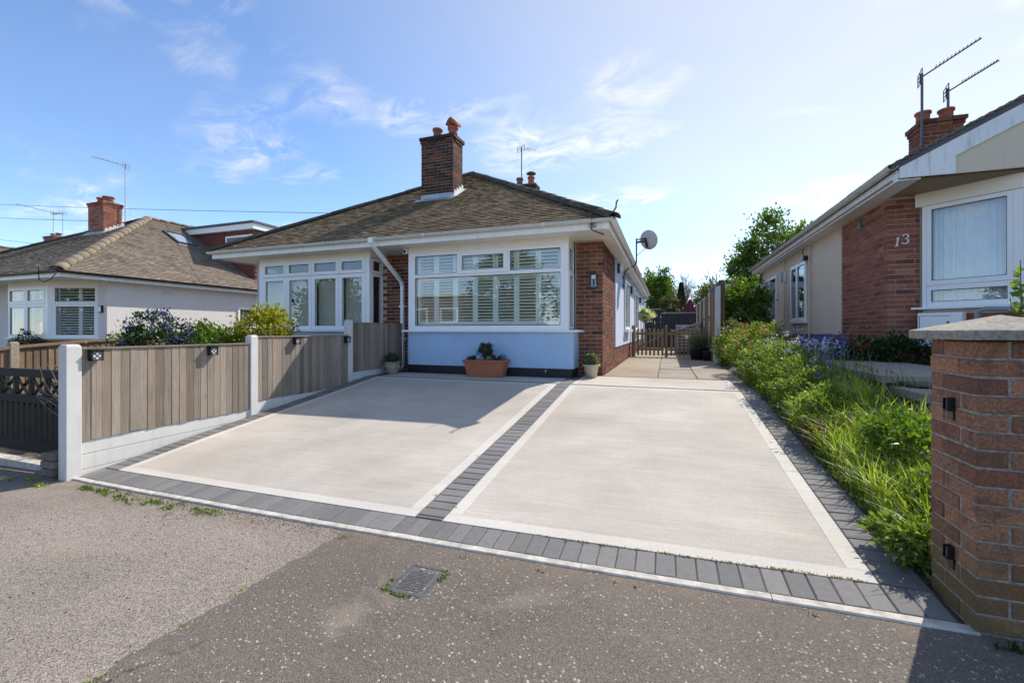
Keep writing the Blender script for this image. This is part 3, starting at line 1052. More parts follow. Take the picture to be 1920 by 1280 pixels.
def tile_face(parent, o, u, s, nrm, poly, mat, limit, gauge=0.105, wid=0.166, name='roof_tile'):
    """plain tiles laid on the polygon (u,v) of a roof slope; nearest are objects"""
    o = Vector(o); u = Vector(u).normalized(); s = Vector(s).normalized(); nrm = Vector(nrm).normalized()
    vmax = max(p[1] for p in poly)
    out = []
    rows = int(vmax / gauge)
    for r in range(rows + 1):
        v = r * gauge - 0.03
        vc = min(max(v + gauge * 0.5, 0.001), vmax - 0.001)
        xs_ = []
        for (a, b) in zip(poly, poly[1:] + poly[:1]):
            if (a[1] - vc) * (b[1] - vc) < 0:
                xs_.append(lerp(a[0], b[0], (vc - a[1]) / (b[1] - a[1])))
        if len(xs_) < 2:
            continue
        lo, hi = min(xs_), max(xs_)
        k = math.floor(lo / wid) - 1
        off = wid / 2 if r % 2 else 0
        while True:
            a = k * wid + off
            b = a + wid - 0.004
            k += 1
            if b < lo + 0.02:
                continue
            if a > hi - 0.02:
                break
            a2, b2 = max(a, lo - 0.02), min(b, hi + 0.02)
            if b2 - a2 < 0.03:
                continue
            out.append((a2, b2, v))
    def pos(t):
        return o + u * ((t[0] + t[1]) / 2) + s * (t[2] + 0.06)
    def verts(w_, lift, tw):
        h = w_ / 2
        e = gauge + 0.035
        return [(-h, -0.06, 0.009 + lift), (h, -0.06, 0.009 + lift + tw), (h, -0.06 + e, -0.008), (-h, -0.06 + e, -0.008),
                (-h, -0.06, 0.023 + lift), (h, -0.06, 0.023 + lift + tw), (h, -0.06 + e, 0.004), (-h, -0.06 + e, 0.004)]
    out.sort(key=lambda t: dist_cam(pos(t)))
    rot = Matrix((u, s, nrm)).transposed().to_euler()
    for t in out[:limit]:
        key = ('tile', round(t[1] - t[0], 2), rnd.randint(0, 3), mat.name)
        if key not in _cache:
            q = MB(); q.hexa(verts(round(t[1] - t[0], 2), rnd.uniform(0, 0.007), rnd.uniform(-0.004, 0.004)))
            me = bpy.data.meshes.new('roof_tile'); me.from_pydata(q.v, [], q.f); me.update(); me.materials.append(mat)
            _cache[key] = me
        place(name, _cache[key], parent, pos(t), rot)
    if len(out) > limit:
        q = MB()
        for t in out[limit:]:
            c = pos(t)
            q.hexa([c + u * a + s * b + nrm * d for a, b, d in verts(t[1] - t[0], rnd.uniform(0, 0.007), rnd.uniform(-0.004, 0.004))])
        q.build(name, mat, parent, kind='stuff')


def hip_line(parent, p0, p1, r, mat, step=0.40, name='hip_tile', upright=False):
    p0 = Vector(p0); p1 = Vector(p1)
    d = p1 - p0
    L = d.length
    d.normalize()
    side = d.cross(Vector((0, 0, 1))).normalized()
    up = side.cross(d)
    n = max(1, int(L / step))
    ln = L / n
    key = ('hip', round(ln, 2), r, mat.name)
    if key not in _cache:
        q = MB()
        K = 8
        for (y, rr) in ((-0.02, r), (ln + 0.015, r * 0.93)):
            for k in range(K + 1):
                t = math.pi * k / K
                q.v.append((math.cos(t) * rr, y, math.sin(t) * rr * 0.72 - 0.02))
            for k in range(K + 1):
                t = math.pi * k / K
                q.v.append((math.cos(t) * (rr - 0.018), y, math.sin(t) * (rr - 0.018) * 0.72 - 0.02))
        w = K + 1
        for k in range(K):
            q.f.append((k, k + 1, 2 * w + k + 1, 2 * w + k))
            q.f.append((w + k, 3 * w + k, 3 * w + k + 1, w + k + 1))
            q.f.append((k, w + k, w + k + 1, k + 1))
        me = bpy.data.meshes.new(name); me.from_pydata(q.v, [], q.f); me.update(); me.materials.append(mat)
        me.polygons.foreach_set('use_smooth', [i % 3 != 2 for i in range(len(me.polygons))])
        _cache[key] = me
    rot = Matrix((side, d, up)).transposed()
    for i in range(n):
        jit_ = Matrix.Rotation(rnd.uniform(-0.025, 0.025), 3, 'Z') @ Matrix.Rotation(rnd.uniform(-0.015, 0.015), 3, 'X')
        place(name, _cache[key], parent, p0 + d * (i * ln) + up * (0.012 + rnd.uniform(-0.004, 0.006)), (rot @ jit_).to_euler())


def hip_roof(parent, x0, x1, y0, y1, z0, m, thick=0.05):
    """hipped roof deck: ridge runs along Y"""
    h = (x1 - x0) / 2
    xc = (x0 + x1) / 2
    zt = z0 + m * h
    a, b, c, d = (x0, y0, z0), (x1, y0, z0), (x1, y1, z0), (x0, y1, z0)
    e, f = (xc, y0 + h, zt), (xc, y1 - h, zt)
    q = MB()
    q.v = [a, b, c, d, e, f]
    q.f = [(0, 1, 4), (1, 2, 5, 4), (2, 3, 5), (3, 0, 4, 5), (0, 3, 2, 1)]
    return q.build('roof', M['mortar_dark'], parent), e, f


def gutter(parent, pts, r, mat, clips=0.9, name='gutter'):
    """half round gutter along a level polyline, with joint collars"""
    q = MB()
    for a, b in zip(pts[:-1], pts[1:]):
        a = Vector(a); b = Vector(b)
        d = (b - a).normalized()
        side = d.cross(Vector((0, 0, 1)))
        K = 8
        base = len(q.v)
        for p in (a, b):
            for rr in (r, r - 0.006):
                for k in range(K + 1):
                    t = math.pi + math.pi * k / K
                    q.v.append(tuple(p + side * (math.cos(t) * rr) + Vector((0, 0, math.sin(t) * rr * 0.9))))
        w = K + 1
        for k in range(K):
            q.f.append((base + k, base + k + 1, base + 2 * w + k + 1, base + 2 * w + k))
            q.f.append((base + w + k, base + 3 * w + k, base + 3 * w + k + 1, base + w + k + 1))
        for p0 in (base, base + 2 * w):
            for k in range(K):
                q.f.append((p0 + k, p0 + w + k, p0 + w + k + 1, p0 + k + 1))
    g = q.build(name, mat, parent, smooth=True)
    for a, b in zip(pts[:-1], pts[1:]):
        a = Vector(a); b = Vector(b)
        L = (b - a).length
        d = (b - a).normalized()
        n = max(1, int(L / (clips * 2)))
        for i in range(n):
            p = a + d * (L * (i + 0.5) / n)
            q = MB()
            side = d.cross(Vector((0, 0, 1)))
            K = 8
            for pp in (p - d * 0.03, p + d * 0.03):
                for k in range(K + 1):
                    t = math.pi + math.pi * k / K
                    q.v.append(tuple(pp + side * (math.cos(t) * (r + 0.006)) + Vector((0, 0, math.sin(t) * (r + 0.006) * 0.9 + 0.003))))
            for k in range(K):
                q.f.append((k, k + 1, K + 2 + k, K + 1 + k))
            q.build('gutter_clip', mat, g)
    return g


def chimney(parent, x0, x1, y0, y1, zb, zt, bricks, limit, pots, mort=None, capmat=None):
    n = int(round((zt - zb) / 0.075))
    zb = zt - n * 0.075
    q = MB(); q.box(x0 + 0.008, x1 - 0.008, y0 + 0.008, y1 - 0.008, zb - 0.3, zt)
    ch = q.build('chimney', mort or M['mortar'], parent)
    realize(ring(x0, x1, y0, y1, zb, n), 'brick', ch, bricks, limit, 0.0, 0.002)
    e = 0.02
    realize(ring(x0 - e, x1 + e, y0 - e, y1 + e, zt + 0.002, 1) + ring(x0 - 0.042, x1 + 0.042, y0 - 0.042, y1 + 0.042, zt + 0.077, 1), 'brick', ch, bricks, 60, 0.0, 0.003)
    q = MB()
    k = 0.034
    za = zt + 0.142
    q.hexa([(x0 - k, y0 - k, zt + 0.078), (x1 + k, y0 - k, zt + 0.078), (x1 + k, y1 + k, zt + 0.078), (x0 - k, y1 + k, zt + 0.078),
            (x0 - k, y0 - k, za), (x1 + k, y0 - k, za), (x1 + k, y1 + k, za), (x0 - k, y1 + k, za)])
    q.hexa([(x0 - 0.05, y0 - 0.05, za + 0.001), (x1 + 0.05, y0 - 0.05, za + 0.001), (x1 + 0.05, y1 + 0.05, za + 0.001), (x0 - 0.05, y1 + 0.05, za + 0.001),
            (x0 + 0.09, y0 + 0.09, za + 0.06), (x1 - 0.09, y0 + 0.09, za + 0.06), (x1 - 0.09, y1 - 0.09, za + 0.06), (x0 + 0.09, y1 - 0.09, za + 0.06)])
    q.build('chimney_cap', capmat or M['cement'], ch)
    for (px_, py_, h, r, mat, kind) in pots:
        q = MB()
        za2 = za + 0.03
        q.lathe((px_, py_, za2), [(r * 0.95, 0), (r * 0.9, h * 0.55), (r * 0.95, h * 0.8), (r * 1.12, h * 0.82), (r * 1.12, h), (r * 0.85, h), (r * 0.8, h * 0.5)], 18, True)
        p = q.build('chimney_pot', mat, ch, smooth=True)
        if kind == 'hood':
            q = MB()
            pts = [(px_ - 0.02, py_ - 0.13, za2 + h + 0.12), (px_ + 0.02, py_ + 0.14, za2 + h + 0.02)]
            K = 10
            a = Vector((px_ - 0.06, py_ - 0.14, za2 + h + 0.10)); b = Vector((px_ + 0.10, py_ + 0.10, za2 + h + 0.01))
            d = (b - a).normalized(); sd = d.cross(Vector((0, 0, 1))).normalized(); up = sd.cross(d)
            for pp in (a, b):
                for rr in (r * 1.05, r * 0.85):
                    for j in range(K + 1):
                        t = -0.3 + (math.pi + 0.6) * j / K
                        q.v.append(tuple(pp + sd * math.cos(t) * rr + up * math.sin(t) * rr))
            w = K + 1
            for j in range(K):
                q.f += [(j, j + 1, 2 * w + j + 1, 2 * w + j), (w + j, 3 * w + j, 3 * w + j + 1, w + j + 1), (j, w + j, w + j + 1, j + 1), (2 * w + j, 2 * w + j + 1, 3 * w + j + 1, 3 * w + j)]
            q.build('pot_cowl', mat, ch, smooth=True)
        if kind == 'cap':
            q = MB()
            for t in range(3):
                q.tube([(px_ + r * 0.8 * math.cos(t * 2.1), py_ + r * 0.8 * math.sin(t * 2.1), za2 + h - 0.02), (px_ + r * 0.8 * math.cos(t * 2.1), py_ + r * 0.8 * math.sin(t * 2.1), za2 + h + 0.12)], 0.008, 4)
            q.lathe((px_, py_, za2 + h + 0.11), [(r * 1.5, 0), (r * 1.5, 0.02), (r * 0.9, 0.07), (0.02, 0.09)], 16)
            q.build('pot_cowl', M['metal_dark'], ch)
    return ch


# ------------------------------------------------------------------ the pair of bungalows with the blue bay
XR, XL, YF, YB = -1.11, -9.65, 8.1, 22.5
house = thing('semi_detached_bungalow', 'pair of semi-detached bungalows under one mossy hipped roof, blue rendered bay on its right half', 'house', (-5.38, 8.1, 0.42))
q = MB()
q.box(-9.4, -1.36, 8.35, 22.3, 0.30, 0.46)
q.build('house_floor', M['room'], house)
q = MB()
q.box(-9.9, -0.9, 7.186, 22.88, 2.925, 2.965)
q.build('soffit', M['fascia'], house)
# brick walls (mortar behind, bricks in front)
q = MB()
q.box(-1.62, -1.118, 8.108, 8.35, 0.25, 2.92)
q.box(-1.36, -1.118, 8.35, 22.4, 0.25, 2.92)
bw_ = q.build('brick_wall', M['mortar'], house)
br = []
z = 0.275
i = 0
while z + BH < 2.92:
    h = BW + JT
    ye = 10.10 if z > 0.83 else 22.4
    if i % 2 == 0:
        br += runx(-1.60, XR, YF, YF + BW, z, rev=True)
        br += runy(XR - BW, XR, YF + h, ye, z)
    else:
        br += runx(-1.60, XR - h, YF, YF + BW, z, rev=True)
        br += runy(XR - BW, XR, YF, ye, z)
    z += 0.075
    i += 1
realize(br, 'brick', bw_, M['brick_house'], 300, 0.0, 0.0015)
q = MB()
q.box(-5.96, -4.94, 8.108, 8.35, 0.25, 2.92)
cw = q.build('brick_wall', M['mortar'], house)
br = []
for i in range(35):
    br += runx(-5.92, -4.96, YF, YF + BW, 0.275 + i * 0.075, 0.0 if i % 2 else 0.1125)
realize([b for b in br], 'brick', cw, M['brick_house'], 160)
# render
q = MB()
q.box(-1.117, -1.094, 10.115, 22.4, 0.872, 2.92)
sr = q.build('side_render', M['pale_blue'], house)
q = MB()
q.box(XL, XL + 0.25, 8.12, 22.4, 0.2, 2.92)
q.box(XL, -8.95, 8.11, 8.36, 0.2, 2.92)
q.box(XL, XR, 22.4, 22.6, 0.2, 2.92)
q.box(-5.45, -5.35, 8.36, 22.3, 0.3, 2.92)
q.build('house_wall', M['grey_render'], house)

# roof
deck, ap, ap2 = hip_roof(house, -9.96, -0.82, 7.11, 22.95, 3.045, 0.61)
pit = math.hypot(1, 0.61)
su = Vector((0, 1, 0.61)).normalized(); nf = Vector((0, -0.61, 1)).normalized()
W_ = 9.14
hs = W_ / 2 * pit
tile_face(deck, (-9.96, 7.11, 3.06), (1, 0, 0), su, nf, [(0, 0), (W_, 0), (W_ / 2, hs)], M['tile'], 300)
sx = Vector((-1, 0, 0.61)).normalized(); nx = Vector((0.61, 0, 1)).normalized()
Ls = 22.95 - 7.11
tile_face(deck, (-0.82, 7.11, 3.06), (0, 1, 0), sx, nx, [(0, 0), (Ls, 0), (Ls - W_ / 2, hs), (W_ / 2, hs)], M['tile'], 0)
hip_line(deck, (-0.80, 7.09, 3.06), (ap[0], ap[1], ap[2] + 0.02), 0.135, M['hip'])
hip_line(deck, (-9.98, 7.09, 3.06), (ap[0], ap[1], ap[2] + 0.02), 0.125, M['hip'])
hip_line(deck, (ap[0], ap[1], ap[2] + 0.02), (ap2[0], ap2[1], ap2[2] + 0.02), 0.125, M['hip'], name='ridge_tile')
# hip iron and its upturned hook
q = MB(); q.tube([(-0.86, 7.16, 3.14), (-0.80, 7.10, 3.16), (-0.76, 7.06, 3.20), (-0.75, 7.05, 3.29), (-0.72, 7.02, 3.31)], 0.013, 6)
q.build('hip_iron', M['brown_gutter'], deck)
# fascias, gutters
q = MB()
q.box(-9.93, -0.88, 7.165, 7.184, 2.905, 3.045)
q.box(-0.899, -0.88, 7.185, 22.9, 2.905, 3.045)
q.box(-9.93, -9.911, 7.185, 22.9, 2.905, 3.045)
q.build('fascia', M['fascia'], house, bevel=0.003)
gutter(house, [(-9.98, 7.108, 3.055), (-5.47, 7.108, 3.050)], 0.056, M['gutter'])
gutter(house, [(-5.43, 7.108, 3.050), (-0.80, 7.108, 3.055), (-0.825, 7.108, 3.055)][:2], 0.056, M['gutter'])
gutter(house, [(-0.822, 7.06, 3.055), (-0.822, 22.9, 3.05)], 0.056, M['gutter'])
# downpipe between the bays
q = MB()
dp = [(-5.45, 7.11, 3.02), (-5.45, 7.13, 2.93), (-5.36, 7.98, 2.30), (-5.355, 8.02, 2.22), (-5.355, 8.02, 0.45)]
for a, b in zip(dp[:-1], dp[1:]):
    q.bar(a, b, 0.07, 0.07, (0, 1, 0) if abs(a[2] - b[2]) > 0.5 else (0, 0, 1))
dpo = q.build('downpipe', M['white'], house, bevel=0.006)
for zc in (1.75, 1.05):
    q = MB(); q.box(-5.42, -5.29, 7.975, 8.10, zc, zc + 0.04); q.build('pipe_clip', M['white'], dpo)
q = MB(); q.box(-5.50, -5.40, 7.05, 7.165, 2.955, 3.06); q.build('gutter_outlet', M['white'], dpo)

# --- right bay
front = Pl((0, 7.6), (1, 0), (0, -1))
side = Pl((-1.64, 0), (0, 1), (1, 0))
q = MB()
# rounded corner base
cr = 0.08
pts = [(-5.0, 8.1), (-5.0, 7.62 + cr)]
pts += [(-5.0 + cr - cr * math.cos(t), 7.62 + cr - cr * math.sin(t)) for t in (0.4, 0.8, 1.2)]
pts += [(-5.0 + cr, 7.62), (-1.56 - cr, 7.62)]
pts += [(-1.56 - cr + cr * math.sin(t), 7.62 + cr - cr * math.cos(t)) for t in (0.25, 0.5, 0.8, 1.1, 1.35)]
pts += [(-1.56, 7.62 + cr), (-1.56, 8.1)]
q.prism([(a, b, 0.565) for a, b in pts], (0, 0, 0.655))
q.build('bay_wall', M['blue'], house)
q = MB()
q.prism([(lerp(-3.28, a, 0.994), lerp(8.1, b, 0.97), 0.28) for a, b in pts], (0, 0, 0.286))
q.build('plinth', M['black_paint'], house)
q = MB(); q.tube([(-2.06, 7.66, 0.52), (-2.06, 7.60, 0.52), (-2.06, 7.585, 0.49)], 0.012, 6); q.tube([(-2.085, 7.61, 0.535), (-2.035, 7.61, 0.535)], 0.006, 5)
q.build('outside_tap', M['metal_grey'], house)
q = MB()
q.box(-5.06, -1.44, 7.535, 8.095, 1.221, 1.247)
q.box(-5.04, -1.46, 7.555, 8.095, 1.247, 1.262)
q.build('window_sill', M['white'], house, bevel=0.006)
q = MB()
for k in range(2):
    front.box(q, -4.94, -1.64, -0.30, -0.004 - 0.006 * (k == 1), 2.805 + k * 0.06, 2.863 + k * 0.061)
side.box(q, 7.625, 8.105, -0.10, -0.002, 2.804, 2.924)
q.build('bay_header', M['header'], house)
# main fixed frame of the bay
q = MB()
n0, n1 = -0.07, 0.0
front.box(q, -4.935, -4.78, n0, n1, 1.262, 2.803)
front.box(q, -1.79, -1.64, n0, n1, 1.262, 2.803)
front.box(q, -4.78, -1.79, n0, n1 - 0.001, 1.262, 1.345)
front.box(q, -4.78, -1.79, n0, n1 - 0.001, 2.30, 2.368)
front.box(q, -4.78, -1.79, n0, n1 - 0.001, 2.735, 2.803)
front.box(q, -3.85, -3.80, n0, n1 - 0.002, 2.368, 2.735)
front.box(q, -2.80, -2.745, n0, n1 - 0.002, 2.368, 2.735)
wf = q.build('window_frame', M['white'], house, bevel=0.004)
for (a, b, c, d) in ((-4.78, -1.79, 1.345, 2.30), (-4.78, -3.85, 2.368, 2.735), (-2.745, -1.79, 2.368, 2.735)):
    q = MB(); front.box(q, a, b, -0.036, -0.030, c, d); q.build('pane', M['glass'], wf)
    q = MB(); g = 0.009
    front.box(q, a, a + g, -0.02, -0.012, c, d); front.box(q, b - g, b, -0.02, -0.012, c, d)
    front.box(q, a + g, b - g, -0.02, -0.012, c, c + g); front.box(q, a + g, b - g, -0.02, -0.012, d - g, d)
    q.build('gasket', M['black'], wf)
frame(front, house, -3.80, -2.80, 2.345, 2.762, 0.072, -0.05, 0.022, 'opening_light')
# side window of the bay
frame(side, house, 7.66, 8.09, 2.30, 2.79, 0.05, -0.06, 0.0, wb=0.04)
frame(side, house, 7.66, 8.09, 1.275, 2.295, 0.05, -0.06, 0.004)
q = MB(); side.box(q, 7.601, 7.655, -0.07, -0.001, 1.262, 2.803); q.build('corner_post', M['white'], house)
left = Pl((-4.935, 0), (0, -1), (-1, 0))
frame(left, house, -8.09, -7.61, 1.265, 2.80, 0.06, -0.06, 0.0)
# shutters
xs7 = [-4.77 + i * (2.97 / 7) for i in range(8)]
for (za, zb_) in ((1.36, 2.325), (2.345, 2.80)):
    for a, b in zip(xs7[:-1], xs7[1:]):
        q = MB()
        ys = (7.70, 7.727)
        st = 0.052
        q.box(a + 0.002, a + st, *ys, za, zb_); q.box(b - st, b - 0.002, *ys, za, zb_)
        q.box(a + st, b - st, *ys, za, za + 0.07); q.box(a + st, b - st, *ys, zb_ - 0.07, zb_)
        sp = q.build('shutter_panel', M['shutter'], house)
        n = int((zb_ - za - 0.15) / 0.055)
        for k in range(n):
            zc = za + 0.10 + k * (zb_ - za - 0.20) / max(1, n - 1)
            key = ('slat', round(b - a, 3))
            if key not in _cache:
                s_ = MB()
                ca, sa = math.cos(R(36)), math.sin(R(36))
                W2 = (b - a) / 2 - st - 0.001
                prof = [(-0.031, 0), (-0.012, 0.0045), (0.012, 0.0045), (0.031, 0), (0.012, -0.0045), (-0.012, -0.0045)]
                s_.prism([(-W2, p * ca - r * sa, -(p * sa + r * ca)) for p, r in prof], (2 * W2, 0, 0))
                me = bpy.data.meshes.new('shutter_slat'); me.from_pydata(s_.v, [], s_.f); me.update(); me.materials.append(M['shutter'])
                _cache[key] = me
            place('shutter_slat', _cache[key], sp, ((a + b) / 2, 7.713, zc), (rnd.uniform(-0.03, 0.03), 0, 0))
q = MB(); q.box(-4.9, -1.66, 7.69, 8.36, 1.20, 1.26); q.build('window_board', M['white'], house)
q = MB(); q.box(-9.3, -1.4, 11.0, 11.1, 0.45, 2.92); q.build('room_wall', M['room'], house)

# --- left bay
q = MB()
q.box(-9.02, -5.86, 7.625, 8.1, 0.2, 1.225)
q.build('bay_wall', M['grey_render'], house)
q = MB(); q.box(-9.06, -5.80, 7.545, 8.095, 1.225, 1.268); q.build('window_sill', M['white'], house, bevel=0.006)
q = MB()
front.box(q, -9.0, -5.87, -0.30, -0.004, 2.805, 2.925)
q.box(-5.99, -5.872, 7.62, 8.105, 2.806, 2.924)
q.build('bay_header', M['header'], house)
us = [-8.86, -7.98 - 0.14, -7.375, -6.64, -5.99]
us = [-8.87, -8.155, -7.425, -6.68, -5.99]
q = MB()
front.box(q, -8.985, us[0], -0.07, 0.0, 1.268, 2.803); q.build('corner_post', M['white'], house, bevel=0.004); q = MB(); front.box(q, us[-1], -5.885, -0.07, 0.0, 1.268, 2.803)
q.build('corner_post', M['white'], house, bevel=0.004)
for a, b in zip(us[:-1], us[1:]):
    frame(front, house, a + 0.004, b - 0.004, 2.475, 2.803, 0.075, -0.06, 0.008, 'opening_light')
    frame(front, house, a + 0.004, b - 0.004, 1.272, 2.467, 0.085, -0.06, 0.004, 'window_frame')
side2 = Pl((-5.90, 0), (0, 1), (1, 0))
frame(side2, house, 7.69, 8.09, 2.475, 2.79, 0.06, -0.06, 0.008, 'opening_light')
frame(side2, house, 7.69, 8.09, 1.275, 2.467, 0.06, -0.06, 0.004)
q = MB(); side2.box(q, 7.601, 7.685, -0.07, -0.001, 1.268, 2.803); q.build('corner_post', M['white'], house)
left2 = Pl((-8.985, 0), (0, -1), (-1, 0))
frame(left2, house, -8.09, -7.61, 1.275, 2.80, 0.07, -0.06, 0.0)
for a, b in zip(us[:-1], us[1:]):
    q = MB()
    for k in range(9):                     # roller blind with soft ripples
        x0 = lerp(a + 0.06, b - 0.06, k / 9); x1 = lerp(a + 0.06, b - 0.06, (k + 1) / 9)
        y0 = 7.75 + 0.006 * math.sin(k * 1.7); y1 = 7.75 + 0.006 * math.sin((k + 1) * 1.7)
        q.quad((x0, y0, 1.29), (x1, y1, 1.29), (x1, y1, 2.47), (x0, y0, 2.47))
        q.quad((x0, y0 + 0.004, 1.29), (x0, y0 + 0.004, 2.47), (x1, y1 + 0.004, 2.47), (x1, y1 + 0.004, 1.29))
    q.build('roller_blind', M['blind'], house)
# side windows and their sills
sw = Pl((-1.094, 0), (0, 1), (1, 0))
for (y0, y1) in ((12.2, 13.6), (16.2, 17.9)):
    q = MB(); sw.box(q, y0 + 0.03, y1 - 0.03, 0.001, 0.006, 1.32, 2.62); q.build('dark_room_sheet', M['room'], house)  # sheet on the solid wall, the room's darkness put into its colour
    frame(sw, house, y0, (y0 + y1) / 2 - 0.002, 1.29, 2.65, 0.07, 0.007, 0.05, glass=M['glass_dark'])
    frame(sw, house, (y0 + y1) / 2 + 0.002, y1, 1.29, 2.65, 0.07, 0.007, 0.05, glass=M['glass_dark'])
    q = MB(); sw.box(q, y0 - 0.06, y1 + 0.06, 0.001, 0.13, 1.21, 1.285); q.build('window_sill', M['white'], house, bevel=0.005)
q = MB(); sw.box(q, 20.1, 21.0, 0.001, 0.03, 0.45, 2.4); q.build('side_door', M['white'], house)
q = MB(); q.tube([(-1.05, 22.3, 0.45), (-1.05, 22.3, 2.75), (-0.84, 22.3, 2.95), (-0.83, 22.3, 3.03)], 0.035, 8); q.build('downpipe', M['white'], house)
q = MB(); q.box(-0.93, -0.87, 7.19, 22.0, 2.885, 2.903); q.build('soffit_trim', M['gutter'], house)
# chimneys
chimney(house, -5.735, -4.86, 9.41, 9.93, 4.10, 5.86, M['brick_chimney'], 300, [(-5.42, 9.66, 0.26, 0.115, M['pot_brown'], ''), (-4.99, 9.66, 0.24, 0.12, M['pot_red'], 'hood')])
q = MB()   # lead apron, soakers and stepped flashing
def zr(y):
    return 3.06 + 0.61 * (y - 7.11)
ya = 9.41
q.hexa([(-5.86, ya - 0.16, zr(ya - 0.16) + 0.03), (-4.78, ya - 0.16, zr(ya - 0.16) + 0.03), (-4.78, ya - 0.004, zr(ya) + 0.03), (-5.86, ya - 0.004, zr(ya) + 0.03),
        (-5.86, ya - 0.16, zr(ya - 0.16) + 0.036), (-4.78, ya - 0.16, zr(ya - 0.16) + 0.036), (-4.78, ya - 0.004, zr(ya) + 0.036), (-5.86, ya - 0.004, zr(ya) + 0.036)])
q.box(-5.745, -4.85, ya - 0.010, ya - 0.004, zr(ya) + 0.0, zr(ya) + 0.13)
q.build('lead_apron', M['lead'], house)
q = MB()
for k in range(4):
    y0 = ya + k * 0.13; y1 = y0 + 0.15
    q.prism([(-4.853, y0, zr(y0)), (-4.853, y1, zr(y1)), (-4.853, y1, zr(y1) + 0.12), (-4.853, y0 + 0.05, zr(y1) + 0.12)], (0.006, 0, 0))
q.hexa([(-4.855, ya, zr(ya) + 0.026), (-4.76, ya, zr(ya) + 0.026), (-4.76, ya + 0.55, zr(ya + 0.55) + 0.026), (-4.855, ya + 0.55, zr(ya + 0.55) + 0.026),
        (-4.855, ya, zr(ya) + 0.034), (-4.76, ya, zr(ya) + 0.034), (-4.76, ya + 0.55, zr(ya + 0.55) + 0.034), (-4.855, ya + 0.55, zr(ya + 0.55) + 0.034)])
q.build('stepped_flashing', M['lead_white'], house)
chimney(house, -5.33, -4.47, 15.0, 15.5, 5.2, 6.40, M['brick_chimney'], 40, [(-5.12, 15.25, 0.30, 0.12, M['pot_brown'], ''), (-4.68, 15.25, 0.30, 0.12, M['pot_red'], 'cap')])

# ------------------------------------------------------------------ the bungalow on the right (number 13)
h13 = thing('gabled_bungalow', 'beige rendered bungalow with a red brick corner and white bargeboards, numbered 13', 'house', (3.14, 8.1, 0.76))
BZ = 0.50
q = MB()
q.box(3.148, 3.60, 8.098, 8.40, BZ, 3.25)
q.box(3.148, 3.38, 8.40, 9.90, BZ, 3.25)
w13 = q.build('brick_wall', M['mortar'], h13)
br = []
for i in range(36):
    z = BZ + 0.02 + i * 0.075
    h = BW + JT
    if i % 2 == 0:
        br += runx(3.14, 3.53, 8.09, 8.09 + BW, z)
        br += runy(3.14, 3.14 + BW, 8.09 + h, 9.905, z)
    else:
        br += runx(3.14 + h, 3.53, 8.09, 8.09 + BW, z)
        br += runy(3.14, 3.14 + BW, 8.09, 9.905, z)
realize(br, 'brick', w13, M['brick_red'], 300, 0.0, 0.0015, key=lambda b: -b[5] + 0.3 * b[2])
q = MB(); q.box(3.142, 3.40, 9.91, 17.2, 1.17, 3.25); q.build('side_render', M['beige_render'], h13)
q = MB(); q.box(3.15, 3.40, 9.912, 17.2, 0.3, 1.168); q.build('base_course', M['purple_base'], h13)
q = MB(); q.box(3.40, 11.2, 17.0, 17.25, 0.3, 3.25); q.box(11.0, 11.2, 8.0, 17.0, 0.3, 3.25); q.build('house_wall', M['beige_render'], h13)
q = MB(); q.box(3.4, 11, 8.4, 17, 0.5, 0.8); q.build('house_floor', M['room'], h13)
q = MB(); q.box(2.86, 11.5, 7.26, 17.6, 3.252, 3.275); q.build('soffit', M['brown_soffit'], h13)
# canted bay: left facet and front facet
A = Vector((3.535, 8.03)); B = Vector((4.235, 7.38))
uu = (B - A).normalized()
fl = (B - A).length
fac = Pl((A.x, A.y), (uu.x, uu.y), (uu.y, -uu.x))
fr2 = Pl((4.235, 7.38), (1, 0), (0, -1))
q = MB()
fac.box(q, 0, fl - 0.1, -0.25, -0.02, BZ, 1.555)
fr2.box(q, 0.0, 2.4, -0.25, -0.02, BZ, 1.555)
bb = q.build('bay_wall', M['mortar'], h13)
def run_facet(pl, L, z0, nrow, parent, mat):
    for i in range(nrow):
        a = 0.0 if i % 2 else 0.1125
        if i % 2 == 0:
            seg = [(0.0, 0.1025)]
        else:
            seg = []
        while a < L - 0.02:
            seg.append((a, min(a + BL, L))); a += BL + JT
        for (a, b) in seg:
            m_ = MB(); pl.box(m_, a, b, -0.08, 0.0, z0 + i * 0.075, z0 + i * 0.075 + BH)
            m_.build('brick', mat, parent)
run_facet(fac, fl, BZ + 0.02, 13, bb, M['brick_red'])
run_facet(fr2, 0.7, BZ + 0.02, 13, bb, M['brick_red'])
q = MB()
fac.box(q, -0.10, fl + 0.03, -0.05, 0.085, 1.557, 1.585)
fr2.box(q, -0.03, 2.4, -0.05, 0.085, 1.558, 1.586)
q.build('window_sill', M['white'], h13)
q = MB()
fac.box(q, -0.07, fl + 0.02, -0.10, 0.035, 3.06, 3.25)
fr2.box(q, 0.0, 2.4, -0.10, 0.034, 3.061, 3.249)
q.build('bay_header', M['header'], h13)
q = MB()
fac.box(q, 0.0, 0.045, -0.08, 0.0, 1.586, 3.059)
q.build('corner_post', M['white'], h13)
q = MB()
fac.box(q, fl - 0.055, fl + 0.03, -0.08, 0.0, 1.586, 3.059)
q.build('corner_post', M['white'], h13)
frame(fac, h13, 0.047, fl - 0.057, 1.90, 3.057, 0.055, -0.06, 0.006, wb=0.07, wt=0.06)
frame(fac, h13, 0.047, fl - 0.057, 1.588, 1.898, 0.05, -0.06, 0.0, wb=0.075, wt=0.07)
frame(fr2, h13, 0.05, 1.3, 1.90, 3.057, 0.055, -0.06, 0.006, wb=0.07)
frame(fr2, h13, 0.05, 1.3, 1.588, 1.898, 0.05, -0.06, 0.0, wb=0.075, wt=0.07)
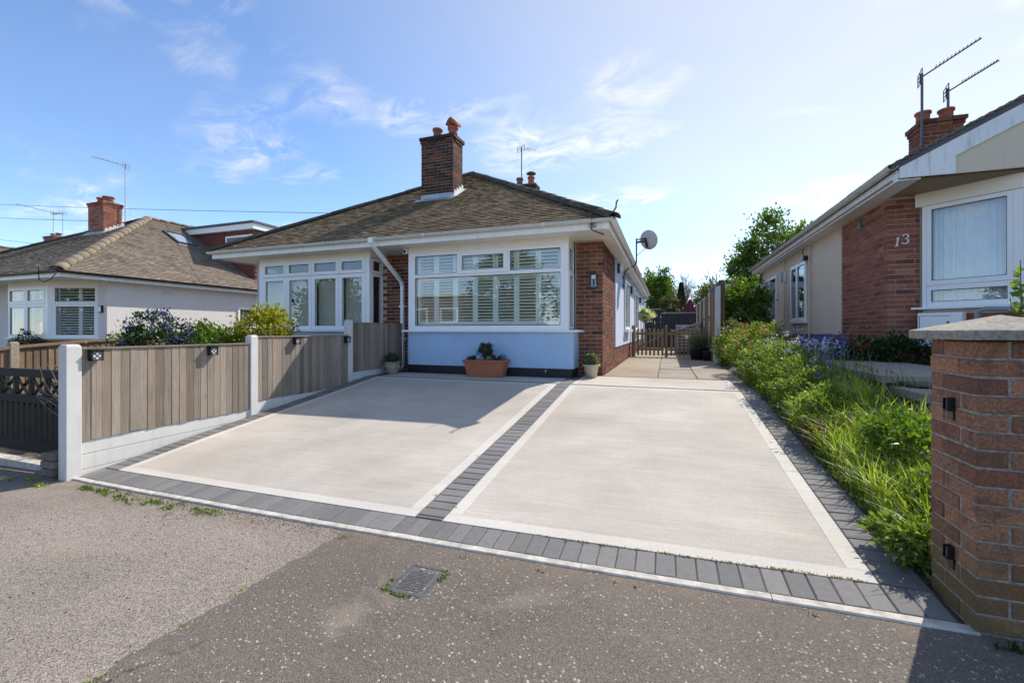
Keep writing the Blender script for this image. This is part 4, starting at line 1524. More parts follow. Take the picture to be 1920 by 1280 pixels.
q = MB()
for pl_, L in ((fac, fl - 0.06), (fr2, 1.3)):      # pleated net curtain
    K = 60
    for k in range(K):
        a = lerp(0.04, L, k / K); b = lerp(0.04, L, (k + 1) / K)
        na = -0.16 + 0.018 * math.sin(k * 1.9) + 0.008 * math.sin(k * 0.7); nb = -0.16 + 0.018 * math.sin((k + 1) * 1.9) + 0.008 * math.sin((k + 1) * 0.7)
        q.quad(pl_.P(a, na, 1.60), pl_.P(b, nb, 1.60), pl_.P(b, nb, 3.05), pl_.P(a, na, 3.05))
        q.quad(pl_.P(a, na - 0.004, 1.60), pl_.P(a, na - 0.004, 3.05), pl_.P(b, nb - 0.004, 3.05), pl_.P(b, nb - 0.004, 1.60))
q.build('net_curtain', M['net'], h13, smooth=True)
# meter box
q = MB(); fac.box(q, 0.0, 0.47, 0.005, 0.16, 1.02, 1.50); mbx = q.build('meter_box', M['white'], h13, bevel=0.008)
q = MB(); fac.box(q, 0.03, 0.35, 0.161, 0.172, 1.06, 1.45); mdo = q.build('meter_door', M['white'], mbx, bevel=0.004)
q = MB(); fac.box(q, 0.325, 0.345, 0.173, 0.185, 1.33, 1.38); fac.box(q, 0.022, 0.028, 0.161, 0.165, 1.05, 1.46); fac.box(q, 0.022, 0.36, 0.161, 0.165, 1.453, 1.459)
q.build('door_catch', M['metal_dark'], mbx)
# roof
m13 = 0.52
def z13r(x):
    return 3.44 + m13 * (x - 2.86)
q = MB()
pr = [(2.84, z13r(2.84) - 0.05), (7.2, z13r(7.2) - 0.05), (11.56, z13r(2.84) - 0.05), (11.56, z13r(2.84)), (7.2, z13r(7.2)), (2.84, z13r(2.84))]
q.prism([(a, 7.16, b) for a, b in pr][::-1], (0, 10.4, 0))
d13 = q.build('roof', M['felt'], h13)
s13 = Vector((1, 0, m13)).normalized(); n13 = Vector((-m13, 0, 1)).normalized()
hs13 = (7.2 - 2.8) * math.hypot(1, m13)
tile_face(d13, (2.80, 17.6, z13r(2.80) + 0.015), (0, -1, 0), s13, n13, [(0, 0), (10.5, 0), (10.5, hs13), (0, hs13)], M['tile_warm'], 60)
q = MB(); q.prism([(a, 7.115, b) for a, b in ((2.80, z13r(2.80) - 0.055), (2.80, z13r(2.80) + 0.012), (7.2, z13r(7.2) + 0.012), (7.2, z13r(7.2) - 0.055))], (0, 0.09, 0))
q.build('verge', M['felt'], d13)
q = MB()
yb = 7.125
bt = lambda x: z13r(x) - 0.06
bz = lambda x: 3.475 + 0.435 * (x - 3.475)
q.prism([(a, yb, b) for a, b in ((2.90, 3.262), (3.475, 3.255), (3.475, 3.478), (6.9, bz(6.9) + 0.3), (7.2, bt(7.2)), (2.90, bt(2.90)))], (0, 0.03, 0))
q.build('bargeboard', M['barge'], h13)
q = MB()
q.prism([(a, 7.158, b) for a, b in ((3.40, 3.262), (11.0, 3.262), (11.0, 3.55), (7.2, bt(7.2)), (3.40, bt(3.40)))], (0, 0.03, 0))
q.build('gable_panel', M['beige_render'], h13)
q = MB(); q.box(2.88, 2.90, 7.16, 17.5, 3.225, 3.375); q.box(2.901, 3.135, 7.16, 17.5, 3.235, 3.25); q.build('fascia', M['barge'], h13)
gutter(h13, [(2.815, 7.10, 3.42), (2.815, 17.55, 3.40)], 0.058, M['old_gutter'])
# side windows
s13w = Pl((3.142, 0), (0, -1), (-1, 0))
for (y0, y1) in ((12.05, 13.35), (14.95, 16.6)):
    q = MB(); s13w.box(q, -y1 + 0.03, -y0 - 0.03, 0.001, 0.005, 1.52, 2.88); q.build('dark_room_sheet', M['room'], h13)  # dark sheet in place of a room, interior shade painted as its colour
    mid = -lerp(y0, y1, 0.55)
    frame(s13w, h13, -y1, mid, 1.50, 2.91, 0.07, 0.006, 0.05, glass=M['glass_dark'])
    frame(s13w, h13, mid, -y0, 1.50, 2.91, 0.07, 0.006, 0.055, glass=M['glass_dark'])
    q = MB(); s13w.box(q, -y1 - 0.05, -y0 + 0.05, 0.001, 0.10, 1.43, 1.495); q.build('window_sill', M['white'], h13)
for y in (11.75, 14.0):
    q = MB(); q.tube([(3.10, y, 0.5), (3.10, y, 3.2)], 0.018, 6); q.build('waste_pipe', M['beige_render'], h13)
q = MB(); q.box(3.125, 3.139, 9.0, 9.16, 3.0, 3.15); q.build('air_vent', M['green_vent'], h13)
# flat roofed rear extension
q = MB(); q.box(2.0, 3.6, 17.3, 21, 0.4, 2.72); q.build('extension_wall', M['white_render'], h13)
q = MB(); q.box(1.85, 3.7, 17.26, 21.2, 2.725, 2.93); q.build('extension_fascia', M['white'], h13)
q = MB(); q.box(1.78, 3.72, 17.2, 21.25, 2.935, 3.06); q.build('extension_roof', M['navy_fence'], h13)
chimney(h13, 4.41, 4.99, 10.0, 10.5, 3.95, 4.94, M['brick_house'], 120, [(4.53, 10.27, 0.22, 0.11, M['pot_red'], ''), (4.87, 10.27, 0.22, 0.11, M['pot_red'], '')], capmat=M['mortar_dark'])

# ------------------------------------------------------------------ the pair of bungalows on the left (number 7)
h7 = thing('hipped_bungalow', 'cream rendered bungalow with a tan hipped roof, skylight and red tile hung dormer', 'house', (-15.6, 8.1, 0.18))
q = MB(); q.box(-15.85, -15.6, 8.1, 22, -0.2, 2.75); q.box(-16.02, -15.85, 8.1, 8.35, -0.2, 2.75); q.box(-25.2, -15.85, 21.75, 22.0, -0.2, 2.75); q.box(-25.2, -19.62, 8.1, 8.35, -0.2, 2.75)
q.build('house_wall', M['white_render'], h7)
q = MB(); q.box(-25.2, -15.85, 8.35, 21.7, 0.1, 0.2); q.build('house_floor', M['room'], h7)
q = MB(); q.box(-25.2, -16.0, 11.2, 11.3, 0.2, 2.75); q.build('room_wall', M['room'], h7)
q = MB(); q.box(-25.5, -15.33, 6.93, 22.6, 2.752, 2.775); q.build('soffit', M['fascia'], h7)
d7, a7, a72 = hip_roof(h7, -25.62, -15.23, 6.82, 22.8, 2.85, 0.59)
su7 = Vector((0, 1, 0.59)).normalized(); nf7 = Vector((0, -0.59, 1)).normalized()
sx7 = Vector((-1, 0, 0.59)).normalized(); nx7 = Vector((0.59, 0, 1)).normalized()
W7 = 10.39; hs7 = W7 / 2 * math.hypot(1, 0.59); L7 = 22.8 - 6.82
tile_face(d7, (-15.23, 6.82, 2.865), (0, 1, 0), sx7, nx7, [(0, 0), (L7, 0), (L7 - W7 / 2, hs7), (W7 / 2, hs7)], M['tile_warm'], 220)
tile_face(d7, (-25.62, 6.82, 2.865), (1, 0, 0), su7, nf7, [(0, 0), (W7, 0), (W7 / 2, hs7)], M['tile_warm'], 80)
hip_line(d7, (-15.2, 6.79, 2.87), (a7[0], a7[1], a7[2] + 0.02), 0.17, M['hip_warm'])
hip_line(d7, (-25.65, 6.79, 2.87), (a7[0], a7[1], a7[2] + 0.02), 0.13, M['hip'])
hip_line(d7, (a7[0], a7[1], a7[2] + 0.02), (a72[0], a72[1], a72[2] + 0.02), 0.13, M['hip_warm'], name='ridge_tile')
q = MB(); q.box(-25.55, -15.30, 6.90, 6.92, 2.70, 2.83); q.box(-15.32, -15.30, 6.921, 22.6, 2.70, 2.83); q.build('fascia', M['fascia'], h7)
gutter(h7, [(-25.6, 6.84, 2.85), (-15.2, 6.84, 2.85)], 0.055, M['brown_gutter'])
gutter(h7, [(-15.24, 6.80, 2.85), (-15.24, 22.6, 2.84)], 0.055, M['brown_gutter'])
# bay of number 7
f7 = Pl((0, 7.6), (1, 0), (0, -1))
A7 = Vector((-17.45, 7.6)); B7 = Vector((-16.02, 8.12)); u7 = (B7 - A7).normalized(); l7 = (B7 - A7).length
c7 = Pl((A7.x, A7.y), (u7.x, u7.y), (u7.y, -u7.x))
q = MB(); f7.box(q, -19.62, -17.45, -0.25, -0.02, -0.2, 1.0); c7.box(q, 0.0, l7, -0.25, -0.02, -0.2, 1.0)
b7 = q.build('bay_wall', M['mortar'], h7)
run_facet(Pl((-19.62, 7.6), (1, 0), (0, -1)), 2.17, -0.02, 13, b7, M['brick_house'])
run_facet(c7, l7, -0.02, 13, b7, M['brick_house'])
q = MB(); f7.box(q, -19.7, -17.43, -0.05, 0.06, 1.0, 1.03); c7.box(q, -0.02, l7 + 0.05, -0.05, 0.06, 1.001, 1.031); q.build('window_sill', M['white'], h7)
q = MB(); f7.box(q, -19.62, -17.45, -0.3, -0.005, 2.585, 2.75); c7.box(q, 0, l7, -0.3, -0.005, 2.586, 2.749); q.build('bay_header', M['header'], h7)
for pl_, a, b in ((c7, 0, 0.14), (c7, l7 - 0.05, l7), (f7, -17.62, -17.46)):
    q = MB(); pl_.box(q, a, b, -0.10, 0.0, 1.032, 2.584); q.build('corner_post', M['white'], h7)
for (a, b) in ((-19.6, -18.63), (-18.62, -17.63)):
    frame(f7, h7, a, b, 2.06, 2.584, 0.10, -0.06, 0.006, 'opening_light')
    frame(f7, h7, a, b, 1.032, 2.058, 0.09, -0.06, 0.0)
frame(c7, h7, 0.145, l7 - 0.055, 2.06, 2.584, 0.06, -0.06, 0.006, 'opening_light')
frame(c7, h7, 0.145, l7 - 0.055, 1.032, 2.058, 0.09, -0.06, 0.0)
for pl_, a0, a1 in ((c7, 0.2, l7 - 0.1), (f7, -19.55, -17.65)):
    for (za, zb_) in ((1.08, 2.02), (2.1, 2.55)):
        mid = lerp(a0, a1, 0.55)
        for a, b in ((a0, mid), (mid, a1)):
            q = MB()
            pl_.box(q, a, a + 0.05, -0.13, -0.10, za, zb_); pl_.box(q, b - 0.05, b - 0.002, -0.13, -0.10, za, zb_)
            sp = q.build('shutter_panel', M['white'], h7)
            n = int((zb_ - za) / 0.075)
            for k in range(n):
                zc = za + (k + 0.5) * (zb_ - za) / n
                m_ = MB(); P = pl_.P
                m_.hexa([P(a + 0.05, -0.09, zc - 0.018), P(b - 0.05, -0.09, zc - 0.018), P(b - 0.05, -0.14, zc + 0.012), P(a + 0.05, -0.14, zc + 0.012),
                         P(a + 0.05, -0.09, zc - 0.010), P(b - 0.05, -0.09, zc - 0.010), P(b - 0.05, -0.14, zc + 0.020), P(a + 0.05, -0.14, zc + 0.020)])
                m_.build('shutter_slat', M['white'], sp)
q = MB(); q.box(-15.93, -15.77, 8.05, 8.099, 1.78, 2.0); wb7 = q.build('wall_box', M['black'], h7)
q = MB(); q.box(-15.90, -15.80, 8.038, 8.049, 1.81, 1.97); q.build('box_front', M['white'], wb7)
s7 = Pl((-15.6, 0), (0, 1), (1, 0))
frame(s7, h7, 12.25, 12.95, 1.35, 2.15, 0.08, 0.002, 0.04, glass=M['glass_dark'])
q = MB(); s7.box(q, 12.3, 12.9, 0.0005, 0.0015, 1.4, 2.1); q.build('dark_room_sheet', M['room'], h7)  # no room behind: its darkness is only this sheet's colour
q = MB(); s7.box(q, 9.6, 9.9, 0.001, 0.012, 2.45, 2.55); q.build('air_vent', M['grey_render'], h7)
# skylight on the right slope
def sl(y, v, up=0.0):
    return Vector((-15.23, 0, 2.865)) + sx7 * v + Vector((0, y, 0)) + nx7 * up
q = MB()
v0, v1, y0, y1 = 3.62, 4.72, 11.85, 12.62
for (ya_, yb_, va, vb) in ((y0, y1, v0, v0 + 0.08), (y0, y1, v1 - 0.08, v1), (y0, y0 + 0.07, v0 + 0.08, v1 - 0.08), (y1 - 0.07, y1, v0 + 0.08, v1 - 0.08)):
    q.hexa([sl(ya_, va, 0.0), sl(yb_, va, 0.0), sl(yb_, vb, 0.0), sl(ya_, vb, 0.0), sl(ya_, va, 0.09), sl(yb_, va, 0.09), sl(yb_, vb, 0.09), sl(ya_, vb, 0.09)])
sk = q.build('skylight', M['metal_dark'], h7)
q = MB(); q.hexa([sl(y0 + 0.07, v0 + 0.08, 0.03), sl(y1 - 0.07, v0 + 0.08, 0.03), sl(y1 - 0.07, v1 - 0.08, 0.03), sl(y0 + 0.07, v1 - 0.08, 0.03),
                  sl(y0 + 0.07, v0 + 0.08, 0.055), sl(y1 - 0.07, v0 + 0.08, 0.055), sl(y1 - 0.07, v1 - 0.08, 0.055), sl(y0 + 0.07, v1 - 0.08, 0.055)])
q.build('pane', plain('skylight_pane', (0.30, 0.36, 0.42), 0.03, 0.02, 3, spec=1.0), sk)
q = MB(); q.hexa([sl(y0 - 0.08, v0 - 0.2, 0.03), sl(y1 + 0.08, v0 - 0.2, 0.03), sl(y1 + 0.08, v0 - 0.001, 0.03), sl(y0 - 0.08, v0 - 0.001, 0.03),
                  sl(y0 - 0.08, v0 - 0.2, 0.036), sl(y1 + 0.08, v0 - 0.2, 0.036), sl(y1 + 0.08, v0 - 0.001, 0.036), sl(y0 - 0.08, v0 - 0.001, 0.036)])
q.build('flashing', M['cement'], sk)
# dormer
q = MB(); q.box(-20.4, -16.0, 13.3, 18.0, 2.9, 5.40); dm = q.build('dormer', M['mortar_dark'], h7)
rows = []
for k in range(26):
    z0 = 3.0 + k * 0.095
    if z0 > 5.32:
        break
    n = 27
    off = 0.08 if k % 2 else 0
    for i in range(n):
        xa = -20.3 + i * 0.16 + off
        if xa + 0.155 > -15.99:
            continue
        if -17.62 < xa + 0.08 < -15.95 and 4.72 < z0 < 5.22:
            continue
        if z0 < 2.865 + 0.59 * (-15.23 - xa) - 0.25:
            continue
        rows.append((xa, min(xa + 0.155, -15.985), 13.262 + 0.004 * (i % 2), 13.298, z0, z0 + 0.13))
rows = [r for r in rows]
realize(rows, 'wall_tile', dm, M['tilehung'], 180, 0, 0.004)
rows = []
for k in range(24):
    z0 = 3.1 + k * 0.095
    for i in range(28):
        ya_ = 13.31 + i * 0.16 + (0.08 if k % 2 else 0)
        rows.append((-15.998, -15.965, ya_, ya_ + 0.155, z0, z0 + 0.13))
realize(rows, 'wall_tile', dm, M['tilehung'], 60, 0, 0.004)
q = MB(); q.box(-20.4, -15.82, 13.10, 18.1, 5.405, 5.63); q.build('dormer_fascia', M['white'], dm)
q = MB(); q.box(-20.45, -15.76, 13.04, 18.15, 5.635, 5.72); q.build('dormer_roof', M['felt'], dm)
dw = Pl((0, 13.262), (1, 0), (0, -1))
frame(dw, h7, -17.57, -16.05, 4.72, 5.22, 0.09, -0.03, 0.02, pane=False)
q = MB(); dw.box(q, -17.5, -16.1, -0.025, -0.015, 4.78, 5.16); q.build('dormer_pane', plain('dormer_pane', (0.20, 0.21, 0.22), 0.04, 0.05, 3, spec=1.0), h7)
chimney(h7, -21.1, -20.15, 10.35, 10.95, 4.2, 6.02, M['brick_red'], 200, [(-20.85, 10.65, 0.24, 0.14, M['pot_red'], ''), (-20.42, 10.65, 0.24, 0.17, M['pot_red'], '')])
q = MB()
def zr7(y):
    return 2.865 + 0.59 * (y - 6.82)
q.hexa([(-21.2, 10.2, zr7(10.2) + 0.03), (-20.05, 10.2, zr7(10.2) + 0.03), (-20.05, 10.345, zr7(10.345) + 0.03), (-21.2, 10.345, zr7(10.345) + 0.03),
        (-21.2, 10.2, zr7(10.2) + 0.04), (-20.05, 10.2, zr7(10.2) + 0.04), (-20.05, 10.345, zr7(10.345) + 0.10), (-21.2, 10.345, zr7(10.345) + 0.10)])
q.build('lead_apron', M['lead'], h7)
q = MB()
for k in range(5):
    y0 = 10.35 + k * 0.13; y1 = y0 + 0.15
    q.prism([(-20.143, y0, zr7(y0)), (-20.143, y1, zr7(y1)), (-20.143, y1, zr7(y1) + 0.13), (-20.143, y0 + 0.05, zr7(y1) + 0.13)], (0.006, 0, 0))
q.build('stepped_flashing', M['lead_white'], h7)

# ------------------------------------------------------------------ farther pair, at the left edge
h5 = thing('far_bungalow', 'far bungalow at the left edge, its chimney peeping over the tan roof', 'house', (-34.9, 8.1, 0))
q = MB(); q.box(-39.6, -30.2, 8.1, 22, -0.3, 2.75); q.build('house_wall', M['white_render'], h5)
d5, a5, a52 = hip_roof(h5, -40.1, -29.7, 6.8, 22.8, 2.80, 0.59)
tile_face(d5, (-29.7, 6.8, 2.815), (0, 1, 0), sx7, nx7, [(0, 0), (16, 0), (16 - 5.2, 6.04), (5.2, 6.04)], M['tile_warm'], 40, 0.12, 0.2)
hip_line(d5, (a5[0], a5[1], a5[2] + 0.02), (a52[0], a52[1], a52[2] + 0.02), 0.13, M['hip_warm'], name='ridge_tile')
hip_line(d5, (-29.67, 6.77, 2.82), (a5[0], a5[1], a5[2] + 0.02), 0.13, M['hip_warm'])
chimney(h5, -35.1, -34.1, 15.1, 15.8, 5.3, 6.72, M['brick_red'], 80, [(-34.9, 15.45, 0.2, 0.13, M['cement'], ''), (-34.35, 15.45, 0.2, 0.13, M['cement'], '')])

# ------------------------------------------------------------------ driveway fence, concrete posts and lamps
fence = thing('driveway_fence', 'weathered close-board fence with white concrete posts beside the driveway', 'fence', (-5.35, 2.49, -0.14))
def conc_post(parent, x, y, z0, z1, w=0.105, mat=None, cap=0.02, d=None):
    q = MB(); h = w / 2; d2 = (d or w) / 2
    q.hexa([(x - h, y - d2, z0), (x + h, y - d2, z0), (x + h, y + d2, z0), (x - h, y + d2, z0), (x - h, y - d2, z1 - cap), (x + h, y - d2, z1 - cap), (x + h, y + d2, z1 - cap), (x - h, y + d2, z1 - cap)])
    c = 0.016
    q.hexa([(x - h, y - d2, z1 - cap), (x + h, y - d2, z1 - cap), (x + h, y + d2, z1 - cap), (x - h, y + d2, z1 - cap), (x - h + c, y - d2 + c, z1), (x + h - c, y - d2 + c, z1), (x + h - c, y + d2 - c, z1), (x - h + c, y + d2 - c, z1)])
    return q.build('post', mat or M['concrete_post'], parent, bevel=0.007)
PX = -5.375
conc_post(fence, PX, 2.50, -0.4, 1.115, 0.125, d=0.12)
conc_post(fence, PX, 4.43, -0.1, 1.185, 0.11)
conc_post(fence, PX, 6.36, 0.1, 1.44, 0.11)
bays = [(2.565, 4.37, 0.178, 1.065, (0.042, -0.105, -0.25)), (4.49, 6.30, 0.275, 1.155, (0.125, -0.025)), (6.42, 8.07, 0.505, 1.385, (0.355, 0.2))]
for (y0, y1, zb_, zt_, gbs) in bays:
    n = 22
    for i in range(n):
        a = lerp(y0, y1, i / n); b = lerp(y0, y1, (i + 1) / n)
        q = MB()
        xf = PX + 0.028
        dz = rnd.uniform(-0.007, 0.007)
        t0, t1 = 0.005, 0.0085
        rx = rnd.uniform(-0.0015, 0.0015)
        q.hexa([(xf - 0.012, a, zb_ + dz), (xf + t1 + rx, a, zb_ + dz), (xf + t0 + rx, b + 0.012, zb_ + dz + rnd.uniform(-0.004, 0.004)), (xf - 0.014, b + 0.012, zb_ + dz),
                (xf - 0.012, a, zt_), (xf + t1 + rx, a, zt_), (xf + t0 + rx, b + 0.012, zt_), (xf - 0.014, b + 0.012, zt_)])
        q.build('board', M['fence_wood'], fence)
    for zr_ in (zb_ + 0.12, zt_ - 0.15):
        q = MB(); q.box(PX - 0.03, PX + 0.012, y0, y1, zr_, zr_ + 0.05); q.build('rail', M['fence_wood'], fence)
    q = MB(); q.box(PX - 0.022, PX + 0.05, y0, y1, zt_ + 0.001, zt_ + 0.016); q.build('capping', M['fence_wood'], fence)
    zt2 = zb_ - 0.004
    for g_ in gbs:
        q = MB(); q.box(PX - 0.025, PX + 0.024, y0 - 0.01, y1 + 0.01, g_ + 0.002, zt2); q.build('gravel_board', M['concrete_post'], fence, bevel=0.004)
        zt2 = g_ - 0.002

lamps = [(2.66, 1.0, 'on the fence right beside the post nearest the pavement'), (3.83, 0.995, 'near the middle post on the first fence panel'), (5.13, 1.09, 'in the middle of the second fence panel'), (6.24, 1.085, 'beside the last concrete post before the house')]
for (y, z, ds) in lamps:
    t = thing('fence_lamp', 'black lattice lamp ' + ds, 'lamp', (PX + 0.045, y, z), 'lattice lamps along the driveway fence')
    q = MB(); x0 = PX + 0.046
    s_ = 0.048
    q.box(x0, x0 + 0.055, y - s_ + 0.006, y + s_ - 0.006, z - s_ + 0.006, z + s_ - 0.006); q.build('lamp_panel', M['lamp_glass'], t)
    q = MB()
    xf = x0 + 0.056
    for (a, b, c, d) in ((-s_, -s_ + 0.01, -s_, s_), (s_ - 0.01, s_, -s_, s_), (-s_, s_, -s_, -s_ + 0.01), (-s_, s_, s_ - 0.01, s_)):
        q.box(x0, xf + 0.006, y + a, y + b, z + c, z + d)
    q.box(x0 - 0.004, xf + 0.014, y - s_ - 0.004, y + s_ + 0.004, z + s_ + 0.0005, z + s_ + 0.012)
    q.build('lamp_frame', M['black'], t)
    q = MB()
    for k in (-1, 0, 1):
        for sg in (-1, 1):
            c = k * 0.044
            pts = []
            for tt in (-0.12, 0.12):
                pts.append((c + tt, sg * tt))
            # clip the diagonal to the square
            def clipd(p0, p1):
                e = s_ - 0.004
                t0_, t1_ = 0.0, 1.0
                dx, dy = p1[0] - p0[0], p1[1] - p0[1]
                for pp, qq in ((-dx, p0[0] + e), (dx, e - p0[0]), (-dy, p0[1] + e), (dy, e - p0[1])):
                    if abs(pp) < 1e-9:
                        continue
                    r_ = qq / pp
                    if pp < 0:
                        t0_ = max(t0_, r_)
                    else:
                        t1_ = min(t1_, r_)
                return None if t0_ >= t1_ else ((p0[0] + dx * t0_, p0[1] + dy * t0_), (p0[0] + dx * t1_, p0[1] + dy * t1_))
            cl = clipd(pts[0], pts[1])
            if cl:
                q.bar((xf + 0.001 * sg, y + cl[0][0], z + cl[0][1]), (xf + 0.001 * sg, y + cl[1][0], z + cl[1][1]), 0.006, 0.006, (1, 0, 0))
    q.build('lattice', M['black'], t)

# ------------------------------------------------------------------ black driveway gate on the left with brick stub
gt = thing('black_gate', 'black wooden gate with crossed braces above upright slats', 'gate', (-5.72, 2.62, -0.15))
q = MB(); q.bar((-5.70, 2.62, 0.03), (-7.9, 2.62, 0.03), 0.045, 0.11); q.build('rail', M['black_gate'], gt, bevel=0.004)
q = MB(); q.bar((-5.70, 2.62, 0.53), (-7.9, 2.62, 0.53), 0.045, 0.085); q.build('rail', M['black_gate'], gt, bevel=0.004)
q = MB(); q.bar((-5.70, 2.62, 0.80), (-7.9, 2.62, 0.80), 0.055, 0.085); q.build('rail', M['black_gate'], gt, bevel=0.004)
for i in range(21):
    x = -5.73 - i * 0.105
    q = MB(); q.box(x - 0.036, x + 0.036, 2.606, 2.634, 0.086, 0.486); q.build('slat', M['black_gate'], gt)
for i in range(8):
    x0 = -5.73 - i * 0.29; x1 = x0 - 0.29
    q = MB(); q.box(x0 - 0.022, x0 + 0.022, 2.604, 2.636, 0.574, 0.756); q.build('upright', M['black_gate'], gt)
    for k, (za, zb_) in enumerate(((0.574, 0.756), (0.756, 0.574))):
        q = MB(); q.bar((x0 - 0.03, 2.612 + 0.016 * k, za), (x1 + 0.03, 2.612 + 0.016 * k, zb_), 0.014, 0.03); q.build('brace', M['black_gate'], gt)
gp_ = thing('gate_post', 'old rough concrete post at the hinge end of the black gate', 'post', (-5.60, 2.62, -0.15))
conc_post(gp_, -5.61, 2.62, -0.4, 0.80, 0.105, M['old_post'])
st = thing('brick_stub', 'low stub of grey brown bricks at the foot of the first fence post', 'wall', (-5.6, 2.47, -0.17))
q = MB(); q.box(-5.645, -5.475, 2.425, 2.545, -0.3, 0.03); sw_ = q.build('stub_core', M['mortar_dark'], st)
mstub = palette_mat('stub_brick', [(0, (0.13, 0.115, 0.095)), (1, (0.22, 0.19, 0.16))], mottle=0.4)
realize(ring(-5.66, -5.46, 2.41, 2.56, -0.215, 3) + runx(-5.66, -5.46, 2.41, 2.56, 0.012), 'brick', sw_, mstub, 60, 0.006, 0.002)
q = MB(); q.box(-8.0, -5.72, 2.57, 2.67, -0.3, -0.125); o = q.build('gate_sill', M['kerb'], kind='structure')
# dead stems hanging over the gate
q = MB()
for k in range(7):
    p = Vector((-5.60 + rnd.uniform(-0.05, 0.03), 2.56, rnd.uniform(0.35, 0.72)))
    pts = [p]
    dx = rnd.uniform(-0.07, -0.03); dz = rnd.uniform(-0.02, 0.09)
    for j in range(5):
        p = p + Vector((dx, rnd.uniform(-0.025, 0.004), dz)); dz += 0.012 - (0.02 if k % 2 else 0); pts.append(p)
    q.tube(pts, [0.004 - 0.0005 * j for j in range(6)], 4)
tag(q.build('dead_stems', M['twig'], origin=(-5.6, 2.56, 0.3)), 'thin dry stems curling over the end of the black gate', 'stems')

# ------------------------------------------------------------------ brown boundary fence of the neighbour on the left
bf = thing('boundary_fence', 'brown feather-edge fence with an old pebbled concrete post behind the black gate', 'fence', (-12.5, 4.9, -0.2))
X0 = -12.5
def ftop(y):
    return lerp(0.90, 1.05, (y - 4.9) / 1.8)
for (y, zt_) in ((4.92, 1.02), (6.78, 1.13), (8.6, 1.25), (3.05, 0.85)):
    conc_post(bf, X0, y, -0.5, zt_, 0.13, M['old_post'] if y < 6 else M['brown_wood'])
for (ya, yb_) in ((3.12, 4.85), (4.99, 6.71), (6.85, 8.53)):
    n = 15
    for i in range(n):
        a = lerp(ya, yb_, i / n); b = lerp(ya, yb_, (i + 1) / n)
        q = MB(); q.hexa([(X0 - 0.01, a, -0.3), (X0 + 0.022, a, -0.3), (X0 + 0.006, b + 0.004, -0.3), (X0 - 0.01, b + 0.004, -0.3), (X0 - 0.01, a, ftop(a) - 0.03), (X0 + 0.022, a, ftop(a) - 0.03), (X0 + 0.006, b + 0.004, ftop(b) - 0.03), (X0 - 0.01, b + 0.004, ftop(b) - 0.03)])
        q.build('board', M['brown_wood'], bf)
    q = MB(); q.bar((X0 + 0.01, ya, ftop(ya) + 0.01), (X0 + 0.01, yb_, ftop(yb_) + 0.01), 0.10, 0.055); q.build('capping', M['brown_wood'], bf)

# ------------------------------------------------------------------ brick gate pillar at the right
pil = thing('gate_pillar', 'square red brick gate pillar with a pyramid stone coping and two black hinge brackets', 'pillar', (1.21, 2.335, 0))
P0 = (1.205, 2.335)
S = 0.327
q = MB(); q.box(P0[0] + 0.004, P0[0] + S - 0.004, P0[1] + 0.004, P0[1] + S - 0.004, -0.2, 1.20)
pc = q.build('pillar_core', M['mortar_grey'], pil)
pb = []
for i in range(17):
    z = -0.075 + i * 0.0752 + 0.005
    x, y = P0
    a, b_ = BL + 0.0, BW
    if i % 2 == 0:
        pb += [(x, x + BW, y, y + BL, z, z + BH), (x + BW + JT, x + S, y, y + BW, z, z + BH), (x + S - BW, x + S, y + BW + JT, y + S, z, z + BH), (x, x + BL, y + S - BW, y + S, z, z + BH)]
    else:
        pb += [(x, x + BL, y, y + BW, z, z + BH), (x + S - BW, x + S, y, y + BL, z, z + BH), (x + BW + JT, x + S, y + S - BW, y + S, z, z + BH), (x, x + BW, y + BW + JT, y + S, z, z + BH)]
pb = [(a - 0.0008, b + 0.0008, c - 0.0008, d + 0.0008, e_ - 0.001, f + 0.001) for a, b, c, d, e_, f in pb]
realize(pb, 'brick', pc, M['brick_pillar'], 300, 0.0045, 0.0026)
q = MB()
e = 0.062
x0, x1, y0, y1 = P0[0] - e, P0[0] + S + e, P0[1] - e, P0[1] + S + e
q.hexa([(x0, y0, 1.207), (x1, y0, 1.207), (x1, y1, 1.207), (x0, y1, 1.207), (x0, y0, 1.247), (x1, y0, 1.247), (x1, y1, 1.247), (x0, y1, 1.247)])
b = len(q.v)
q.f.pop(1)
q.v.append(((x0 + x1) / 2, (y0 + y1) / 2, 1.315))
q.f += [(4, 5, b), (5, 6, b), (6, 7, b), (7, 4, b)]
q.build('coping', M['coping'], pil, bevel=0.006)
for zc in (0.905, 0.245):
    q = MB()
    xx = P0[0]; yc = P0[1] + 0.16
    q.box(xx - 0.008, xx - 0.001, yc - 0.022, yc + 0.018, zc - 0.058, zc + 0.042)
    q.box(xx - 0.028, xx - 0.0085, yc - 0.022, yc - 0.017, zc - 0.016, zc + 0.038)
    q.box(xx - 0.028, xx - 0.0085, yc + 0.010, yc + 0.015, zc - 0.016, zc + 0.038)
    q.box(xx - 0.030, xx - 0.0085, yc - 0.0165, yc + 0.0095, zc - 0.018, zc - 0.012)
    q.tube([(xx - 0.019, yc - 0.003, zc - 0.0115), (xx - 0.019, yc - 0.003, zc + 0.034)], 0.006, 8)
    q.build('hinge_bracket', M['black'], pil)

